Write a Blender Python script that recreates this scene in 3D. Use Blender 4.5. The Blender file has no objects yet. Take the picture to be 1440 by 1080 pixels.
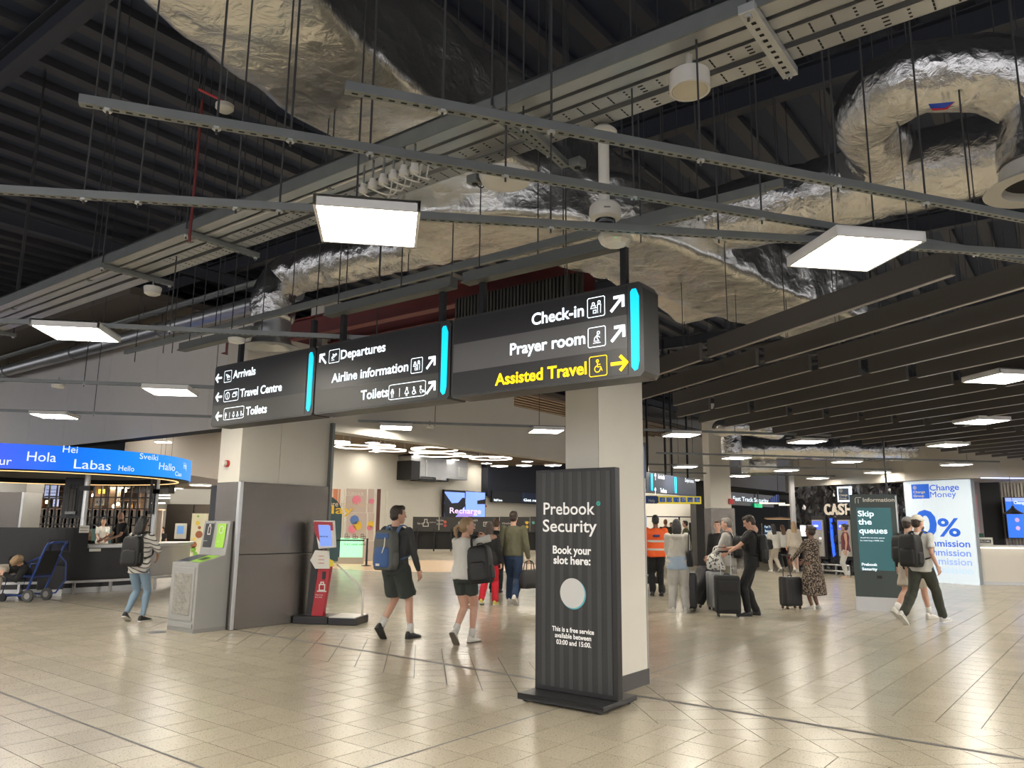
import bpy, bmesh, math, random
from math import sin, cos, pi, radians as R, sqrt, atan2, hypot
from mathutils import Vector as V, Matrix as M, noise as NZ
random.seed(7)
SC = bpy.context.scene
COL = SC.collection
# ---------------------------------------------------------------- camera
CH = 1.6
UPC = V((62, 5921, -1080)).normalized()          # world up seen from the camera
_f = V((0, 0, -1)); YC = (_f - UPC * _f.dot(UPC)).normalized(); XC = YC.cross(UPC)
cam = bpy.data.cameras.new('camera'); camo = bpy.data.objects.new('camera', cam); COL.objects.link(camo)
cam.sensor_width = 36; cam.lens = 1080 / 1440 * 36; cam.clip_start = .05; cam.clip_end = 300
rows = M((XC, YC, UPC))                           # camera -> world rotation
camo.matrix_world = M.Translation((0, 0, CH)) @ rows.to_4x4()
SC.camera = camo
# ---------------------------------------------------------------- world, exposure
W = bpy.data.worlds.new('world'); SC.world = W; W.use_nodes = True
W.node_tree.nodes['Background'].inputs[0].default_value = (.97, .96, 1.0, 1)
W.node_tree.nodes['Background'].inputs[1].default_value = 1.3
SC.view_settings.view_transform = 'Standard'; SC.view_settings.look = 'None'
SC.view_settings.exposure = 0.0; SC.view_settings.gamma = 1; SC.view_settings.use_curve_mapping = False
SC.cycles.use_denoising = True; SC.cycles.max_bounces = 8; SC.cycles.diffuse_bounces = 4
SC.cycles.glossy_bounces = 4; SC.cycles.transparent_max_bounces = 8; SC.cycles.sample_clamp_indirect = 6
PANEL = 58.0                                      # emission of the ceiling light panels

# ---------------------------------------------------------------- rays: where a pixel of the photo meets a real plane
def ray(px, py):
    d = V((px - 720, 540 - py, -1080)); return V((d.dot(XC), d.dot(YC), d.dot(UPC)))
def P(px, py, z=0.0):
    d = ray(px, py); return V((0, 0, CH)) + d * ((z - CH) / d.z)
def PD(px, py, Y):
    d = ray(px, py); return V((0, 0, CH)) + d * (Y / d.y)
def hv(h): return V((sin(R(h)), cos(R(h)), 0))
def rz(h): return R(90 - h)                       # local +X points along heading h
AV, BV = hv(37), hv(-53)
def AB(a, b, z=0): q = AV * a + BV * b; return V((q.x, q.y, z))
class Plane:                                      # vertical plane through o with local x along heading h
    def __init__(s, o, h): s.o = V(o); s.h = h; s.d = hv(h)
    def __call__(s, px, py):
        d = ray(px, py); det = d.x * (-s.d.y) + s.d.x * d.y
        t = (s.o.x * (-s.d.y) + s.d.x * s.o.y) / det; p = V((0, 0, CH)) + d * t
        return (p - s.o).dot(s.d), p.z

# ---------------------------------------------------------------- materials
MATS = {}
def mat(name, col, rough=.5, metal=0, bump=0, bscale=20, var=0, emit=None, es=1, alpha=None, stretch=None, spec=None, coat=0, vscale=3, detail=4):
    if name in MATS: return MATS[name]
    m = bpy.data.materials.new(name); m.use_nodes = True; nt = m.node_tree; b = nt.nodes['Principled BSDF']
    b.inputs['Base Color'].default_value = (*col, 1); b.inputs['Roughness'].default_value = rough; b.inputs['Metallic'].default_value = metal
    if spec is not None: b.inputs['Specular IOR Level'].default_value = spec
    if coat: b.inputs['Coat Weight'].default_value = coat
    if emit: b.inputs['Emission Color'].default_value = (*emit, 1); b.inputs['Emission Strength'].default_value = es
    if alpha is not None: b.inputs['Alpha'].default_value = alpha
    if bump or var:
        tc = nt.nodes.new('ShaderNodeTexCoord'); mp = nt.nodes.new('ShaderNodeMapping'); nt.links.new(tc.outputs['Object'], mp.inputs[0])
        if stretch: mp.inputs['Scale'].default_value = stretch
    if bump:
        n = nt.nodes.new('ShaderNodeTexNoise'); n.inputs['Scale'].default_value = bscale; n.inputs['Detail'].default_value = detail
        nt.links.new(mp.outputs[0], n.inputs['Vector']); bp = nt.nodes.new('ShaderNodeBump'); bp.inputs['Strength'].default_value = min(1, bump); bp.inputs['Distance'].default_value = .02 * max(1, bump)
        nt.links.new(n.outputs[0], bp.inputs['Height']); nt.links.new(bp.outputs[0], b.inputs['Normal'])
    if var:
        n2 = nt.nodes.new('ShaderNodeTexNoise'); n2.inputs['Scale'].default_value = vscale; n2.inputs['Detail'].default_value = 5
        nt.links.new(mp.outputs[0], n2.inputs['Vector']); mx = nt.nodes.new('ShaderNodeMixRGB')
        mx.inputs[1].default_value = (*[c * (1 - var) for c in col], 1); mx.inputs[2].default_value = (*[min(1, c * (1 + var)) for c in col], 1)
        nt.links.new(n2.outputs[0], mx.inputs[0]); nt.links.new(mx.outputs[0], b.inputs['Base Color'])
    MATS[name] = m; return m
def foil_mat(name, col, rough=.26, k=1.0, sc=3.0):
    m = bpy.data.materials.new(name); m.use_nodes = True; nt = m.node_tree; b = nt.nodes['Principled BSDF']; L = nt.links.new
    b.inputs['Base Color'].default_value = (*col, 1); b.inputs['Metallic'].default_value = 1; b.inputs['Roughness'].default_value = rough
    tc = nt.nodes.new('ShaderNodeTexCoord'); n0 = nt.nodes.new('ShaderNodeTexNoise'); n0.inputs['Scale'].default_value = sc * .8; n0.inputs['Detail'].default_value = 3
    L(tc.outputs['Object'], n0.inputs['Vector']); mx = nt.nodes.new('ShaderNodeMixRGB'); mx.inputs[0].default_value = .35
    L(tc.outputs['Object'], mx.inputs[1]); L(n0.outputs['Color'], mx.inputs[2])
    vo = nt.nodes.new('ShaderNodeTexVoronoi'); vo.feature = 'F1'; vo.inputs['Scale'].default_value = sc * 2.2; L(mx.outputs[0], vo.inputs['Vector'])
    n1 = nt.nodes.new('ShaderNodeTexNoise'); n1.inputs['Scale'].default_value = sc * 2.4; n1.inputs['Detail'].default_value = 5; n1.inputs['Roughness'].default_value = .55; n1.inputs['Distortion'].default_value = 2.5
    L(tc.outputs['Object'], n1.inputs['Vector'])
    b1 = nt.nodes.new('ShaderNodeBump'); b1.inputs['Strength'].default_value = .55 * k; b1.inputs['Distance'].default_value = .06; L(vo.outputs['Distance'], b1.inputs['Height'])
    b2 = nt.nodes.new('ShaderNodeBump'); b2.inputs['Strength'].default_value = .5 * k; b2.inputs['Distance'].default_value = .04; L(n1.outputs[0], b2.inputs['Height']); L(b1.outputs[0], b2.inputs['Normal'])
    L(b2.outputs[0], b.inputs['Normal']); MATS[name] = m; return m
white = mat('white paint', (.68, .65, .58), .5, var=.04)
white_wall = mat('white wall paint', (.70, .67, .60), .6, var=.03)
grey_wall = mat('grey wall panel', (.72, .69, .65), .45, var=.04)
steel = mat('brushed steel cladding', (.17, .155, .14), .27, .9, bump=.12, bscale=60, stretch=(40, 40, .7), var=.18, vscale=1.5)
steel_lt = mat('light steel', (.55, .55, .54), .3, 1, var=.08)
galv = mat('galvanised steel', (.235, .25, .245), .48, .6, var=.18, vscale=6)
galv_lt = mat('bright galvanised steel', (.62, .63, .62), .42, .7, var=.1, vscale=8)
dark_slot = mat('slot black', (.012, .012, .014), .8)
black = mat('black powder coat', (.010, .010, .012), .38)
black_matt = mat('matt black', (.012, .012, .013), .7)
roof_m = mat('dark roof', (.040, .054, .095), .7)
rib_m = mat('roof rib', (.068, .072, .088), .6)
baffle_m = mat('brown baffle', (.082, .075, .070), .5, var=.05)
foil = foil_mat('crumpled foil', (.80, .79, .74), .27, .50, 2.6)
foil_s = foil_mat('smooth foil', (.78, .77, .75), .21, .50, 3.6)
duct_m = mat('plain duct metal', (.5, .51, .52), .35, .9, var=.15)
panel_em = mat('light panel', (1, 1, 1), .5, emit=(1, .93, .80), es=PANEL)
lamp_white = mat('lamp body white', (.93, .92, .90), .45)
rod_m = mat('hanger rod dark', (.055, .056, .058), .6, .2)
plastic_w = mat('white plastic', (.70, .68, .62), .4)
red_m = mat('red plastic', (.5, .03, .03), .4)
maroon = mat('maroon beam paint', (.16, .035, .035), .5, var=.1)
glass_dark = mat('dark glass', (.01, .01, .012), .06, coat=.5)

# ---------------------------------------------------------------- mesh builder
class MB:
    def __init__(s): s.v = []; s.f = []; s.sm = False
    def add(s, vs, fs, T=None):
        n = len(s.v); s.v += [tuple(T @ V(p)) if T else tuple(p) for p in vs]; s.f += [tuple(i + n for i in f) for f in fs]; return s
    def box(s, c, d, T=None):
        x, y, z = [k / 2 for k in d]; cx, cy, cz = c
        vs = [(cx + i * x, cy + j * y, cz + k * z) for i in (-1, 1) for j in (-1, 1) for k in (-1, 1)]
        return s.add(vs, [(0, 1, 3, 2), (4, 6, 7, 5), (0, 4, 5, 1), (2, 3, 7, 6), (0, 2, 6, 4), (1, 5, 7, 3)], T)
    def b2(s, a, b, T=None):                       # box from corner to corner
        return s.box([(p + q) / 2 for p, q in zip(a, b)], [abs(q - p) for p, q in zip(a, b)], T)
    def prism(s, poly, z0, z1, T=None):            # polygon in xy
        n = len(poly); vs = [(x, y, z0) for x, y in poly] + [(x, y, z1) for x, y in poly]
        return s.add(vs, [tuple(range(n))[::-1], tuple(range(n, 2 * n))] + [(i, (i + 1) % n, (i + 1) % n + n, i + n) for i in range(n)], T)
    def prism_xz(s, poly, y0, y1, T=None):         # polygon in xz, extruded in y
        n = len(poly); vs = [(x, y0, z) for x, z in poly] + [(x, y1, z) for x, z in poly]
        return s.add(vs, [tuple(range(n)), tuple(range(n, 2 * n))[::-1]] + [(i, i + n, (i + 1) % n + n, (i + 1) % n) for i in range(n)], T)
    def rings(s, rs, cap=True, T=None, closed=False):
        n = len(rs[0]); vs = [p for r in rs for p in r]; fs = []
        for i in range(len(rs) - (0 if closed else 1)):
            for j in range(n):
                a = i * n; b = ((i + 1) % len(rs)) * n; fs.append((a + j, a + (j + 1) % n, b + (j + 1) % n, b + j))
        if cap and not closed: fs += [tuple(range(n))[::-1], tuple(range((len(rs) - 1) * n, len(rs) * n))]
        return s.add(vs, fs, T)
    def tube(s, pts, r, n=10, T=None, ref=(0, 0, 1), cap=True, sec=None):
        pts = [V(p) for p in pts]; rs = []; up = None
        if not isinstance(r, (list, tuple)): r = [r] * len(pts)
        for i, p in enumerate(pts):
            t = (pts[min(i + 1, len(pts) - 1)] - pts[max(i - 1, 0)]).normalized()
            u = (up if up else V(ref)); u = u - t * u.dot(t)
            if u.length < .02: u = V((0, 1, 0)) - t * t.y
            if u.length < .02: u = V((1, 0, 0)) - t * t.x
            u.normalize(); up = u; w = t.cross(u); q = r[i]; ra, rb = q if isinstance(q, tuple) else (q, q)
            if sec: rs.append([p + w * (x * ra) + u * (y * rb) for x, y in sec])
            else: rs.append([p + w * (cos(2 * pi * k / n) * ra) + u * (sin(2 * pi * k / n) * rb) for k in range(n)])
        return s.rings(rs, cap, T)
    def cap_tube(s, pts, r, n=12, T=None, ref=(0, 1, 0)):   # rounded ends, for bodies
        pts = [V(p) for p in pts]; r = [q if isinstance(q, tuple) else (q, q) for q in r]
        a = (pts[0] - pts[1]).normalized(); b = (pts[-1] - pts[-2]).normalized()
        m0 = min(r[0]); m1 = min(r[-1]); k = .7
        P2 = [pts[0] + a * m0 * .95, pts[0] + a * m0 * .6] + pts + [pts[-1] + b * m1 * .6, pts[-1] + b * m1 * .95]
        R2 = [tuple(q * .3 for q in r[0]), tuple(q * .8 for q in r[0])] + r + [tuple(q * .8 for q in r[-1]), tuple(q * .3 for q in r[-1])]
        return s.tube(P2, R2, n, T, ref)
    def cyl(s, a, b, r, n=16, T=None): return s.tube([a, b], r, n, T)
    def lathe(s, prof, c=(0, 0, 0), n=24, T=None):
        return s.rings([[(c[0] + r * cos(2 * pi * k / n), c[1] + r * sin(2 * pi * k / n), c[2] + z) for k in range(n)] for r, z in prof], True, T)
    def ell(s, c, r, n=14, m=9, T=None):
        rs = [[(c[0] + r[0] * sin(pi * i / m) * cos(2 * pi * k / n), c[1] + r[1] * sin(pi * i / m) * sin(2 * pi * k / n), c[2] - r[2] * cos(pi * i / m)) for k in range(n)] for i in range(1, m)]
        return s.rings(rs, True, T)
    def mesh(s, name, m, smooth=False):
        me = bpy.data.meshes.new(name); me.from_pydata(s.v, [], s.f); me.update()
        if m:
            for q in (m if isinstance(m, (list, tuple)) else [m]): me.materials.append(q)
        if smooth: me.shade_smooth()
        return me
    def build(s, name, m, parent=None, smooth=False, bevel=0, seg=2, label=None, kind=None):
        me = s.mesh(name, m, smooth); bm = bmesh.new(); bm.from_mesh(me); bmesh.ops.recalc_face_normals(bm, faces=bm.faces); bm.to_mesh(me); bm.free()
        if smooth: me.set_sharp_from_angle(angle=R(40))
        o = bpy.data.objects.new(name, me); COL.objects.link(o)
        if parent: o.parent = parent
        if bevel:
            b = o.modifiers.new('bevel', 'BEVEL'); b.width = bevel; b.segments = seg; b.limit_method = 'ANGLE'
        if label: o['label'] = label
        if kind: o['kind'] = kind
        return o
def empty(name, label, cat, loc=(0, 0, 0), rot=0, group=None):
    o = bpy.data.objects.new(name, None); COL.objects.link(o); o.location = loc; o.rotation_euler = (0, 0, rot); o.empty_display_size = .1
    o['label'] = label; o['category'] = cat
    if group: o['group'] = group
    return o
def tag(o, label, cat, group=None):
    o['label'] = label; o['category'] = cat
    if group: o['group'] = group
    return o
def struct(o): o['kind'] = 'structure'; return o
def at(o, loc, rot=0): o.location = loc; o.rotation_euler = (0, 0, rot); return o
def dup(root, loc, rot, label=None, group=None):
    r = root.copy(); COL.objects.link(r); r.location = loc; r.rotation_euler = (0, 0, rot)
    if label: r['label'] = label
    if group: r['group'] = group
    for ch in list(root.children):
        c = ch.copy(); COL.objects.link(c); c.parent = r
        for g in ch.children:
            d = g.copy(); COL.objects.link(d); d.parent = c
    return r
# ---------------------------------------------------------------- lettering
_tc = {}
TSC = bpy.data.scenes.new('workbench')              # empty helper scene, removed at the end
def glyphs(s, bold=0):
    if (s, bold) in _tc: return _tc[(s, bold)]
    cu = bpy.data.curves.new('t', 'FONT'); cu.body = s; cu.size = 1; cu.resolution_u = 3; cu.offset = bold; cu.fill_mode = 'FRONT'
    o = bpy.data.objects.new('t', cu); TSC.collection.objects.link(o); TSC.view_layers[0].update()
    me = o.evaluated_get(TSC.view_layers[0].depsgraph).to_mesh(); vs = [tuple(v.co) for v in me.vertices]; fs = [tuple(p.vertices) for p in me.polygons]; o.to_mesh_clear()
    bpy.data.objects.remove(o); bpy.data.curves.remove(cu); _tc[(s, bold)] = (vs, fs); return vs, fs
def text(parent, s, x, z, h, m, w=None, y=-.004, bold=.012, align='L', name='lettering', fn=None):
    """letters of cap height h, base line z, in the local xz plane facing -y; w fits the width"""
    vs, fs = glyphs(s, bold)
    x0 = min(v[0] for v in vs); x1 = max(v[0] for v in vs); k = h / .70; kx = (w / (x1 - x0)) if w else k * .88
    W_ = (x1 - x0) * kx; ox = x if align == 'L' else (x - W_ if align == 'R' else x - W_ / 2)
    b = MB(); pts = [(ox + (v[0] - x0) * kx, y, z + v[1] * k) for v in vs]
    if fn: pts = [fn(p) for p in pts]
    b.add(pts, fs); me = b.mesh(name, m); o = bpy.data.objects.new(name, me); COL.objects.link(o); o.parent = parent; return o
def strokes(b, lines, x, z, s, t=.05, y=-.004, T=None):
    """line drawing: polylines in a unit square, drawn as flat ribbons of width t*s"""
    for ln in lines:
        for (ax, az), (bx, bz) in zip(ln, ln[1:]):
            dx, dz = bx - ax, bz - az; l = hypot(dx, dz) or 1; nx, nz = -dz / l * t / 2, dx / l * t / 2; ex, ez = dx / l * t / 3, dz / l * t / 3
            q = [(ax - ex + nx, az - ez + nz), (ax - ex - nx, az - ez - nz), (bx + ex - nx, bz + ez - nz), (bx + ex + nx, bz + ez + nz)]
            b.add([(x + u * s, y, z + w * s) for u, w in q], [(0, 1, 2, 3)], T)
def circ(cx, cz, r, n=14, a0=0, a1=360): return [(cx + r * cos(R(a0 + (a1 - a0) * k / n)), cz + r * sin(R(a0 + (a1 - a0) * k / n))) for k in range(n + 1)]
RR = [(.06, 0), (.94, 0), (1, .06), (1, .94), (.94, 1), (.06, 1), (0, .94), (0, .06), (.06, 0)]
ICON = {
 'plane_up': [[(.15, .3), (.3, .3), (.85, .62), (.75, .72), (.2, .45), (.15, .3)], [(.4, .52), (.3, .72), (.5, .6)], [(.15, .14), (.5, .14)]],
 'plane_dn': [[(.15, .75), (.2, .6), (.8, .35), (.88, .45), (.3, .75), (.15, .75)], [(.45, .55), (.35, .3), (.6, .42)], [(.4, .14), (.85, .14)]],
 'desk': [circ(.3, .72, .09), circ(.72, .78, .09), [(.15, .45), (.15, .6), (.45, .6), (.45, .45)], [(.1, .45), (.55, .45)], [(.62, .1), (.6, .64), (.84, .64), (.82, .1)], [(.3, .12), (.5, .12), (.5, .3), (.3, .3), (.3, .12)]],
 'pray': [circ(.62, .75, .09), [(.55, .62), (.35, .45), (.3, .25), (.65, .22), (.5, .45), (.6, .55), (.72, .45)], [(.25, .12), (.75, .12)]],
 'chair': [circ(.45, .82, .08), [(.45, .7), (.45, .45), (.68, .45), (.78, .2)], circ(.45, .32, .2, 14, 100, 360), [(.45, .6), (.65, .6)]],
 'info': [circ(.5, .5, .38), [(.5, .3), (.5, .58)], [(.5, .68), (.5, .74)]],
 'ticket': [[(.1, .3), (.7, .3), (.7, .65), (.1, .65), (.1, .3)], [(.25, .65), (.25, .78), (.88, .78), (.88, .42), (.7, .42)]],
 'man': [circ(.5, .86, .1), [(.3, .45), (.3, .7), (.7, .7), (.7, .45)], [(.4, .65), (.4, .05)], [(.6, .65), (.6, .05)]],
 'woman': [circ(.5, .86, .1), [(.4, .7), (.6, .7), (.8, .3), (.2, .3), (.4, .7)], [(.42, .3), (.42, .05)], [(.58, .3), (.58, .05)]],
 'baby': [circ(.35, .82, .09), [(.35, .7), (.25, .35), (.45, .1)], [(.35, .6), (.65, .4)], [(.55, .25), (.95, .25)], circ(.75, .36, .07)],
 'pipe': [[(.5, .05), (.5, .95)]],
 'arrow_ur': [[(.1, .1), (.85, .85)], [(.3, .88), (.88, .88), (.88, .3)]],
 'arrow_ul': [[(.9, .1), (.15, .85)], [(.7, .88), (.12, .88), (.12, .3)]],
 'arrow_r': [[(.0, .5), (.92, .5)], [(.58, .88), (.95, .5), (.58, .12)]],
 'arrow_l': [[(1, .5), (.08, .5)], [(.42, .88), (.05, .5), (.42, .12)]],
}
# ================================================================ SETTING: floor
FA, FB = hv(38.5), hv(-51.5)
def tile_material():
    m = bpy.data.materials.new('terrazzo tile'); m.use_nodes = True; nt = m.node_tree; b = nt.nodes['Principled BSDF']; L = nt.links.new; N = nt.nodes.new
    g = N('ShaderNodeNewGeometry'); oi = N('ShaderNodeObjectInfo')
    ad = N('ShaderNodeMath'); ad.operation = 'ADD'; L(g.outputs['Random Per Island'], ad.inputs[0]); L(oi.outputs['Random'], ad.inputs[1])
    fr = N('ShaderNodeMath'); fr.operation = 'FRACT'; L(ad.outputs[0], fr.inputs[0])
    c1 = N('ShaderNodeMixRGB'); c1.inputs[1].default_value = (.49, .432, .33, 1); c1.inputs[2].default_value = (.56, .495, .38, 1); L(fr.outputs[0], c1.inputs[0])
    no = N('ShaderNodeTexNoise'); no.inputs['Scale'].default_value = 75; no.inputs['Detail'].default_value = 2; L(g.outputs['Position'], no.inputs['Vector'])
    rp = N('ShaderNodeValToRGB'); rp.color_ramp.elements[0].position = .33; rp.color_ramp.elements[0].color = (1, 1, 1, 1); rp.color_ramp.elements[1].position = .40; rp.color_ramp.elements[1].color = (0, 0, 0, 1); L(no.outputs[0], rp.inputs[0])
    c2 = N('ShaderNodeMixRGB'); c2.inputs[2].default_value = (.24, .20, .155, 1); L(rp.outputs[0], c2.inputs[0]); L(c1.outputs[0], c2.inputs[1])
    n2 = N('ShaderNodeTexNoise'); n2.inputs['Scale'].default_value = 300; L(g.outputs['Position'], n2.inputs['Vector'])
    c3 = N('ShaderNodeMixRGB'); c3.blend_type = 'MULTIPLY'; c3.inputs[0].default_value = .35; L(c2.outputs[0], c3.inputs[1]); L(n2.outputs[0], c3.inputs[2]); L(c3.outputs[0], b.inputs['Base Color'])
    n3 = N('ShaderNodeTexNoise'); n3.inputs['Scale'].default_value = 1.3; n3.inputs['Detail'].default_value = 5; L(g.outputs['Position'], n3.inputs['Vector'])
    mr = N('ShaderNodeMapRange'); mr.inputs[3].default_value = .18; mr.inputs[4].default_value = .285; L(n3.outputs[0], mr.inputs[0]); L(mr.outputs[0], b.inputs['Roughness'])
    b.inputs['Specular IOR Level'].default_value = .55
    return m
tile_m = tile_material(); grout = mat('dark grout', (.055, .05, .045), .8); joint_m = mat('grey joint filler', (.11, .105, .10), .7)
floor = struct(MB().b2((-70, -14, -.30), (70, 90, -.006)).build('floor', grout))
TS = .335; G = .0041
def clip(poly, f):                                  # keep f(p) >= 0
    out = []
    for i, p in enumerate(poly):
        q = poly[(i + 1) % len(poly)]; a, b = f(p), f(q)
        if a >= 0: out.append(p)
        if a * b < 0: t = a / (a - b); out.append((p[0] + (q[0] - p[0]) * t, p[1] + (q[1] - p[1]) * t))
    return out
def sees(x, y):
    if y < 3.0: return y > 1.0 and abs(x) < 5
    return abs(x) < y * .72 + 2.5
tiles = []
def addt(poly):                                     # poly in (a, b) floor coordinates
    if len(poly) < 3: return
    ar = abs(sum(poly[i][0] * poly[(i + 1) % len(poly)][1] - poly[(i + 1) % len(poly)][0] * poly[i][1] for i in range(len(poly)))) / 2
    if ar < .002: return
    cx = sum(p[0] for p in poly) / len(poly); cy = sum(p[1] for p in poly) / len(poly)
    w = FA * cx + FB * cy
    if sees(w.x, w.y) and w.y < 40: tiles.append((w.length - (0 if w.y > 4.9 and abs(w.x) < .70 * w.y else -50), poly, (cx, cy)))
J1, J2, JM = 6.05, 7.60, 6.83
for i in range(-40, 130):
    for j in range(-110, 140):
        a = 3.00 + i * TS; b = 4.14 + j * TS
        if a + TS <= 6.2:
            addt([(a + G, b + G), (a + TS - G, b + G), (a + TS - G, b + TS - G), (a + G, b + TS - G)] if a + TS < J1 + .05 else [])
        a2 = J2 + i * TS + (0, .17, .06, .23)[j % 4]
        if i >= -1 and i < 110: addt(clip([(a2 + G, b + G), (a2 + TS - G, b + G), (a2 + TS - G, b + TS - G), (a2 + G, b + TS - G)], lambda p: p[0] - J2 - G))
E0 = 3.00 + 9 * TS                              # last full row ends here
for i in range(-160, 160):
    for j in range(-100, 100):
        c = (i + .5) * TS, (j + .5) * TS
        ca = (c[0] + c[1]) * .7071 + 6.8; cb = (c[0] - c[1]) * .7071 + 4
        if not (J1 - .6 < ca < J2 + .6) or abs(cb) > 45: continue
        h = TS / 2 - G
        q = [((c[0] + u * h + c[1] + v * h) * .7071 + 6.8, (c[0] + u * h - c[1] - v * h) * .7071 + 4) for u, v in ((1, 1), (1, -1), (-1, -1), (-1, 1))]
        lo = clip(clip(q, lambda p: p[0] - E0 - .003), lambda p: JM - .034 - p[0]); hi = clip(clip(q, lambda p: p[0] - JM - .034), lambda p: J2 - .003 - p[0])
        addt(lo); addt(hi)
tiles.sort(key=lambda t: t[0])
sq = MB().prism([(-TS / 2 + G, -TS / 2 + G), (TS / 2 - G, -TS / 2 + G), (TS / 2 - G, TS / 2 - G), (-TS / 2 + G, TS / 2 - G)], -.012, 0).mesh('tile', tile_m)
rest = MB(); ang = rz(38.5)
for k, (_, poly, c) in enumerate(tiles):
    full = len(poly) == 4 and abs(abs(poly[0][0] - poly[2][0]) - TS + 2 * G) < 1e-4 and abs(abs(poly[0][1] - poly[2][1]) - TS + 2 * G) < 1e-4
    w = FA * c[0] + FB * c[1]
    if k < 300:
        if full: o = bpy.data.objects.new('tile', sq); o.rotation_euler.z = ang
        else:
            b = MB(); pts = [FA * p[0] + FB * p[1] - w for p in poly]; b.prism([(p.x, p.y) for p in pts], -.012, 0); o = bpy.data.objects.new('tile', b.mesh('tile', tile_m))
        o.location = (w.x, w.y, 0); COL.objects.link(o); o.parent = floor
    else:
        pts = [FA * p[0] + FB * p[1] for p in poly]
        if w.y < 16: rest.prism([(p.x, p.y) for p in pts], -.012, 0)
        else: rest.add([(p.x, p.y, 0) for p in pts], [tuple(range(len(pts)))])
o = rest.build('far_tiles', tile_m, floor, kind='stuff')
far = MB(); far.add([(-70, 38, -.003), (70, 38, -.003), (70, 90, -.003), (-70, 90, -.003)], [(0, 1, 2, 3)]); far.build('distant_paving', tile_m, floor)
def strip(name, a0, b0, a1, b1, w, m=joint_m, n=1):
    p, q = FA * a0 + FB * b0, FA * a1 + FB * b1; d = (q - p).normalized(); s = V((-d.y, d.x, 0)); b = MB()
    for k in range(n):
        o_ = s * ((k - (n - 1) / 2) * w * 1.35); b.add([p + o_ - s * w / 2 + V((0, 0, .001)), q + o_ - s * w / 2 + V((0, 0, .001)), q + o_ + s * w / 2 + V((0, 0, .001)), p + o_ + s * w / 2 + V((0, 0, .001))], [(0, 1, 2, 3)])
    return b.build(name, m, floor)
strip('expansion_joint', JM, -14, JM, 9.9, .014, mat('ribbed joint strip', (.13, .125, .12), .5, .2), 3)
strip('movement_joint', 3.0, 4.14, 2.95, 14, .022); strip('movement_joint', 3.0, 4.14, E0, 4.14, .018)
strip('movement_joint', 7.62, 4.30, 17, 4.55, .014)
pa, pb = P(95, 836), P(240, 862); strip('movement_joint', pa.dot(FA), pa.dot(FB), pb.dot(FA), pb.dot(FB), .03)
c = P(221, 889); at(MB().lathe([(.12, 0), (.12, .004), (.10, .006)]).build('drain_cover', mat('drain grey', (.13, .13, .13), .4, .6), floor), (c.x, c.y, .0))
c = P(605, 797); at(MB().lathe([(4.2, .0), (4.2, .001)], n=48).build('tinted_floor_circle', mat('sand terrazzo', (.62, .44, .27), .3, var=.1), floor), (c.x, c.y + 1, .001))

# ================================================================ roof deck with ribs, steel beams
ZR = 7.6
roof = struct(MB().b2((-45, -3.5, ZR), (45, 90, ZR + .3)).build('ceiling', roof_m))
b = MB(); T = M.Rotation(rz(37), 4, 'Z')
rib = MB().prism([(-16, -.10), (60, -.10), (60, .10), (-16, .10)], 0, .12).mesh('roof_rib', rib_m)
for k in range(-34, 40):
    o = bpy.data.objects.new('roof_rib', rib); COL.objects.link(o); o.parent = roof; o.rotation_euler.z = rz(37)
    p = BV * (k * .62); o.location = (p.x, p.y, ZR - .12)
def ibeam(p, q, h=.32, w=.18, m=None, name='roof_beam', parent=None):
    p, q = V(p), V(q); d = q - p; L_ = d.length; b = MB()
    for z in (-h / 2, h / 2): b.box((L_ / 2, 0, z), (L_, w, .02))
    b.box((L_ / 2, 0, 0), (L_, .014, h)); o = b.build(name, m or mat('dark beam', (.045, .05, .065), .55), parent)
    o.location = p; o.rotation_euler = d.to_track_quat('X', 'Z').to_euler(); return o
for k, a in enumerate((3.2, 9.4, 15.6, 21.8, 28)):
    ibeam(AB(a, -25, ZR - .35), AB(a, 32, ZR - .35), parent=roof)
for k, bb in enumerate((-12, -3, 6, 15)):
    ibeam(AB(-10, bb, ZR - .72), AB(45, bb, ZR - .72), .26, .16, parent=roof)

# ================================================================ walls
def slab(name, o, h, x0, x1, z0, z1, th, m, back=True, kind=True, parent=None, joints=0, jm=None):
    """vertical slab, front face in the plane through o along heading h, thickness away from the viewer side (+y local)"""
    b = MB()
    if joints:
        n = max(1, round((x1 - x0) / joints)); w = (x1 - x0) / n
        b.b2((x0 + .01, .012, z0 + .005), (x1 - .01, th, z1 - .005)); ob = b.build(name, jm or dark_slot, parent)
        pm = MB().b2((.004, 0, z0), (w - .004, .02, z1)).mesh('wall_panel', m)
        for k in range(n):
            p = bpy.data.objects.new('wall_panel', pm); COL.objects.link(p); p.parent = ob; p.location = (x0 + k * w, -.008, 0)
    else: b.b2((x0, 0, z0), (x1, th, z1)); ob = b.build(name, m, parent)
    ob.location = (o[0], o[1], 0); ob.rotation_euler.z = rz(h)
    if kind and not parent: struct(ob)
    return ob
# tall grey wall above the information desk, towards the left
wl = P(312, 602, 3.4); W1 = Plane((wl.x, wl.y, 0), 127)
slab('wall_left', W1.o, 127, -24, 1.6, 3.4, 5.75, .4, grey_wall, joints=2.2)
# bulkhead over the opening behind the two columns
bl = P(480, 608, 3.2); BK = Plane((bl.x, bl.y, 0), 37)
slab('wall_bulkhead', BK.o, 37, -.55, 9.5, 3.2, 4.35, .35, white_wall)
slab('wall_bulkhead_upper', BK.o, 37, -.55, 5.2, 4.35, 5.6, .35, white_wall)
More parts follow.
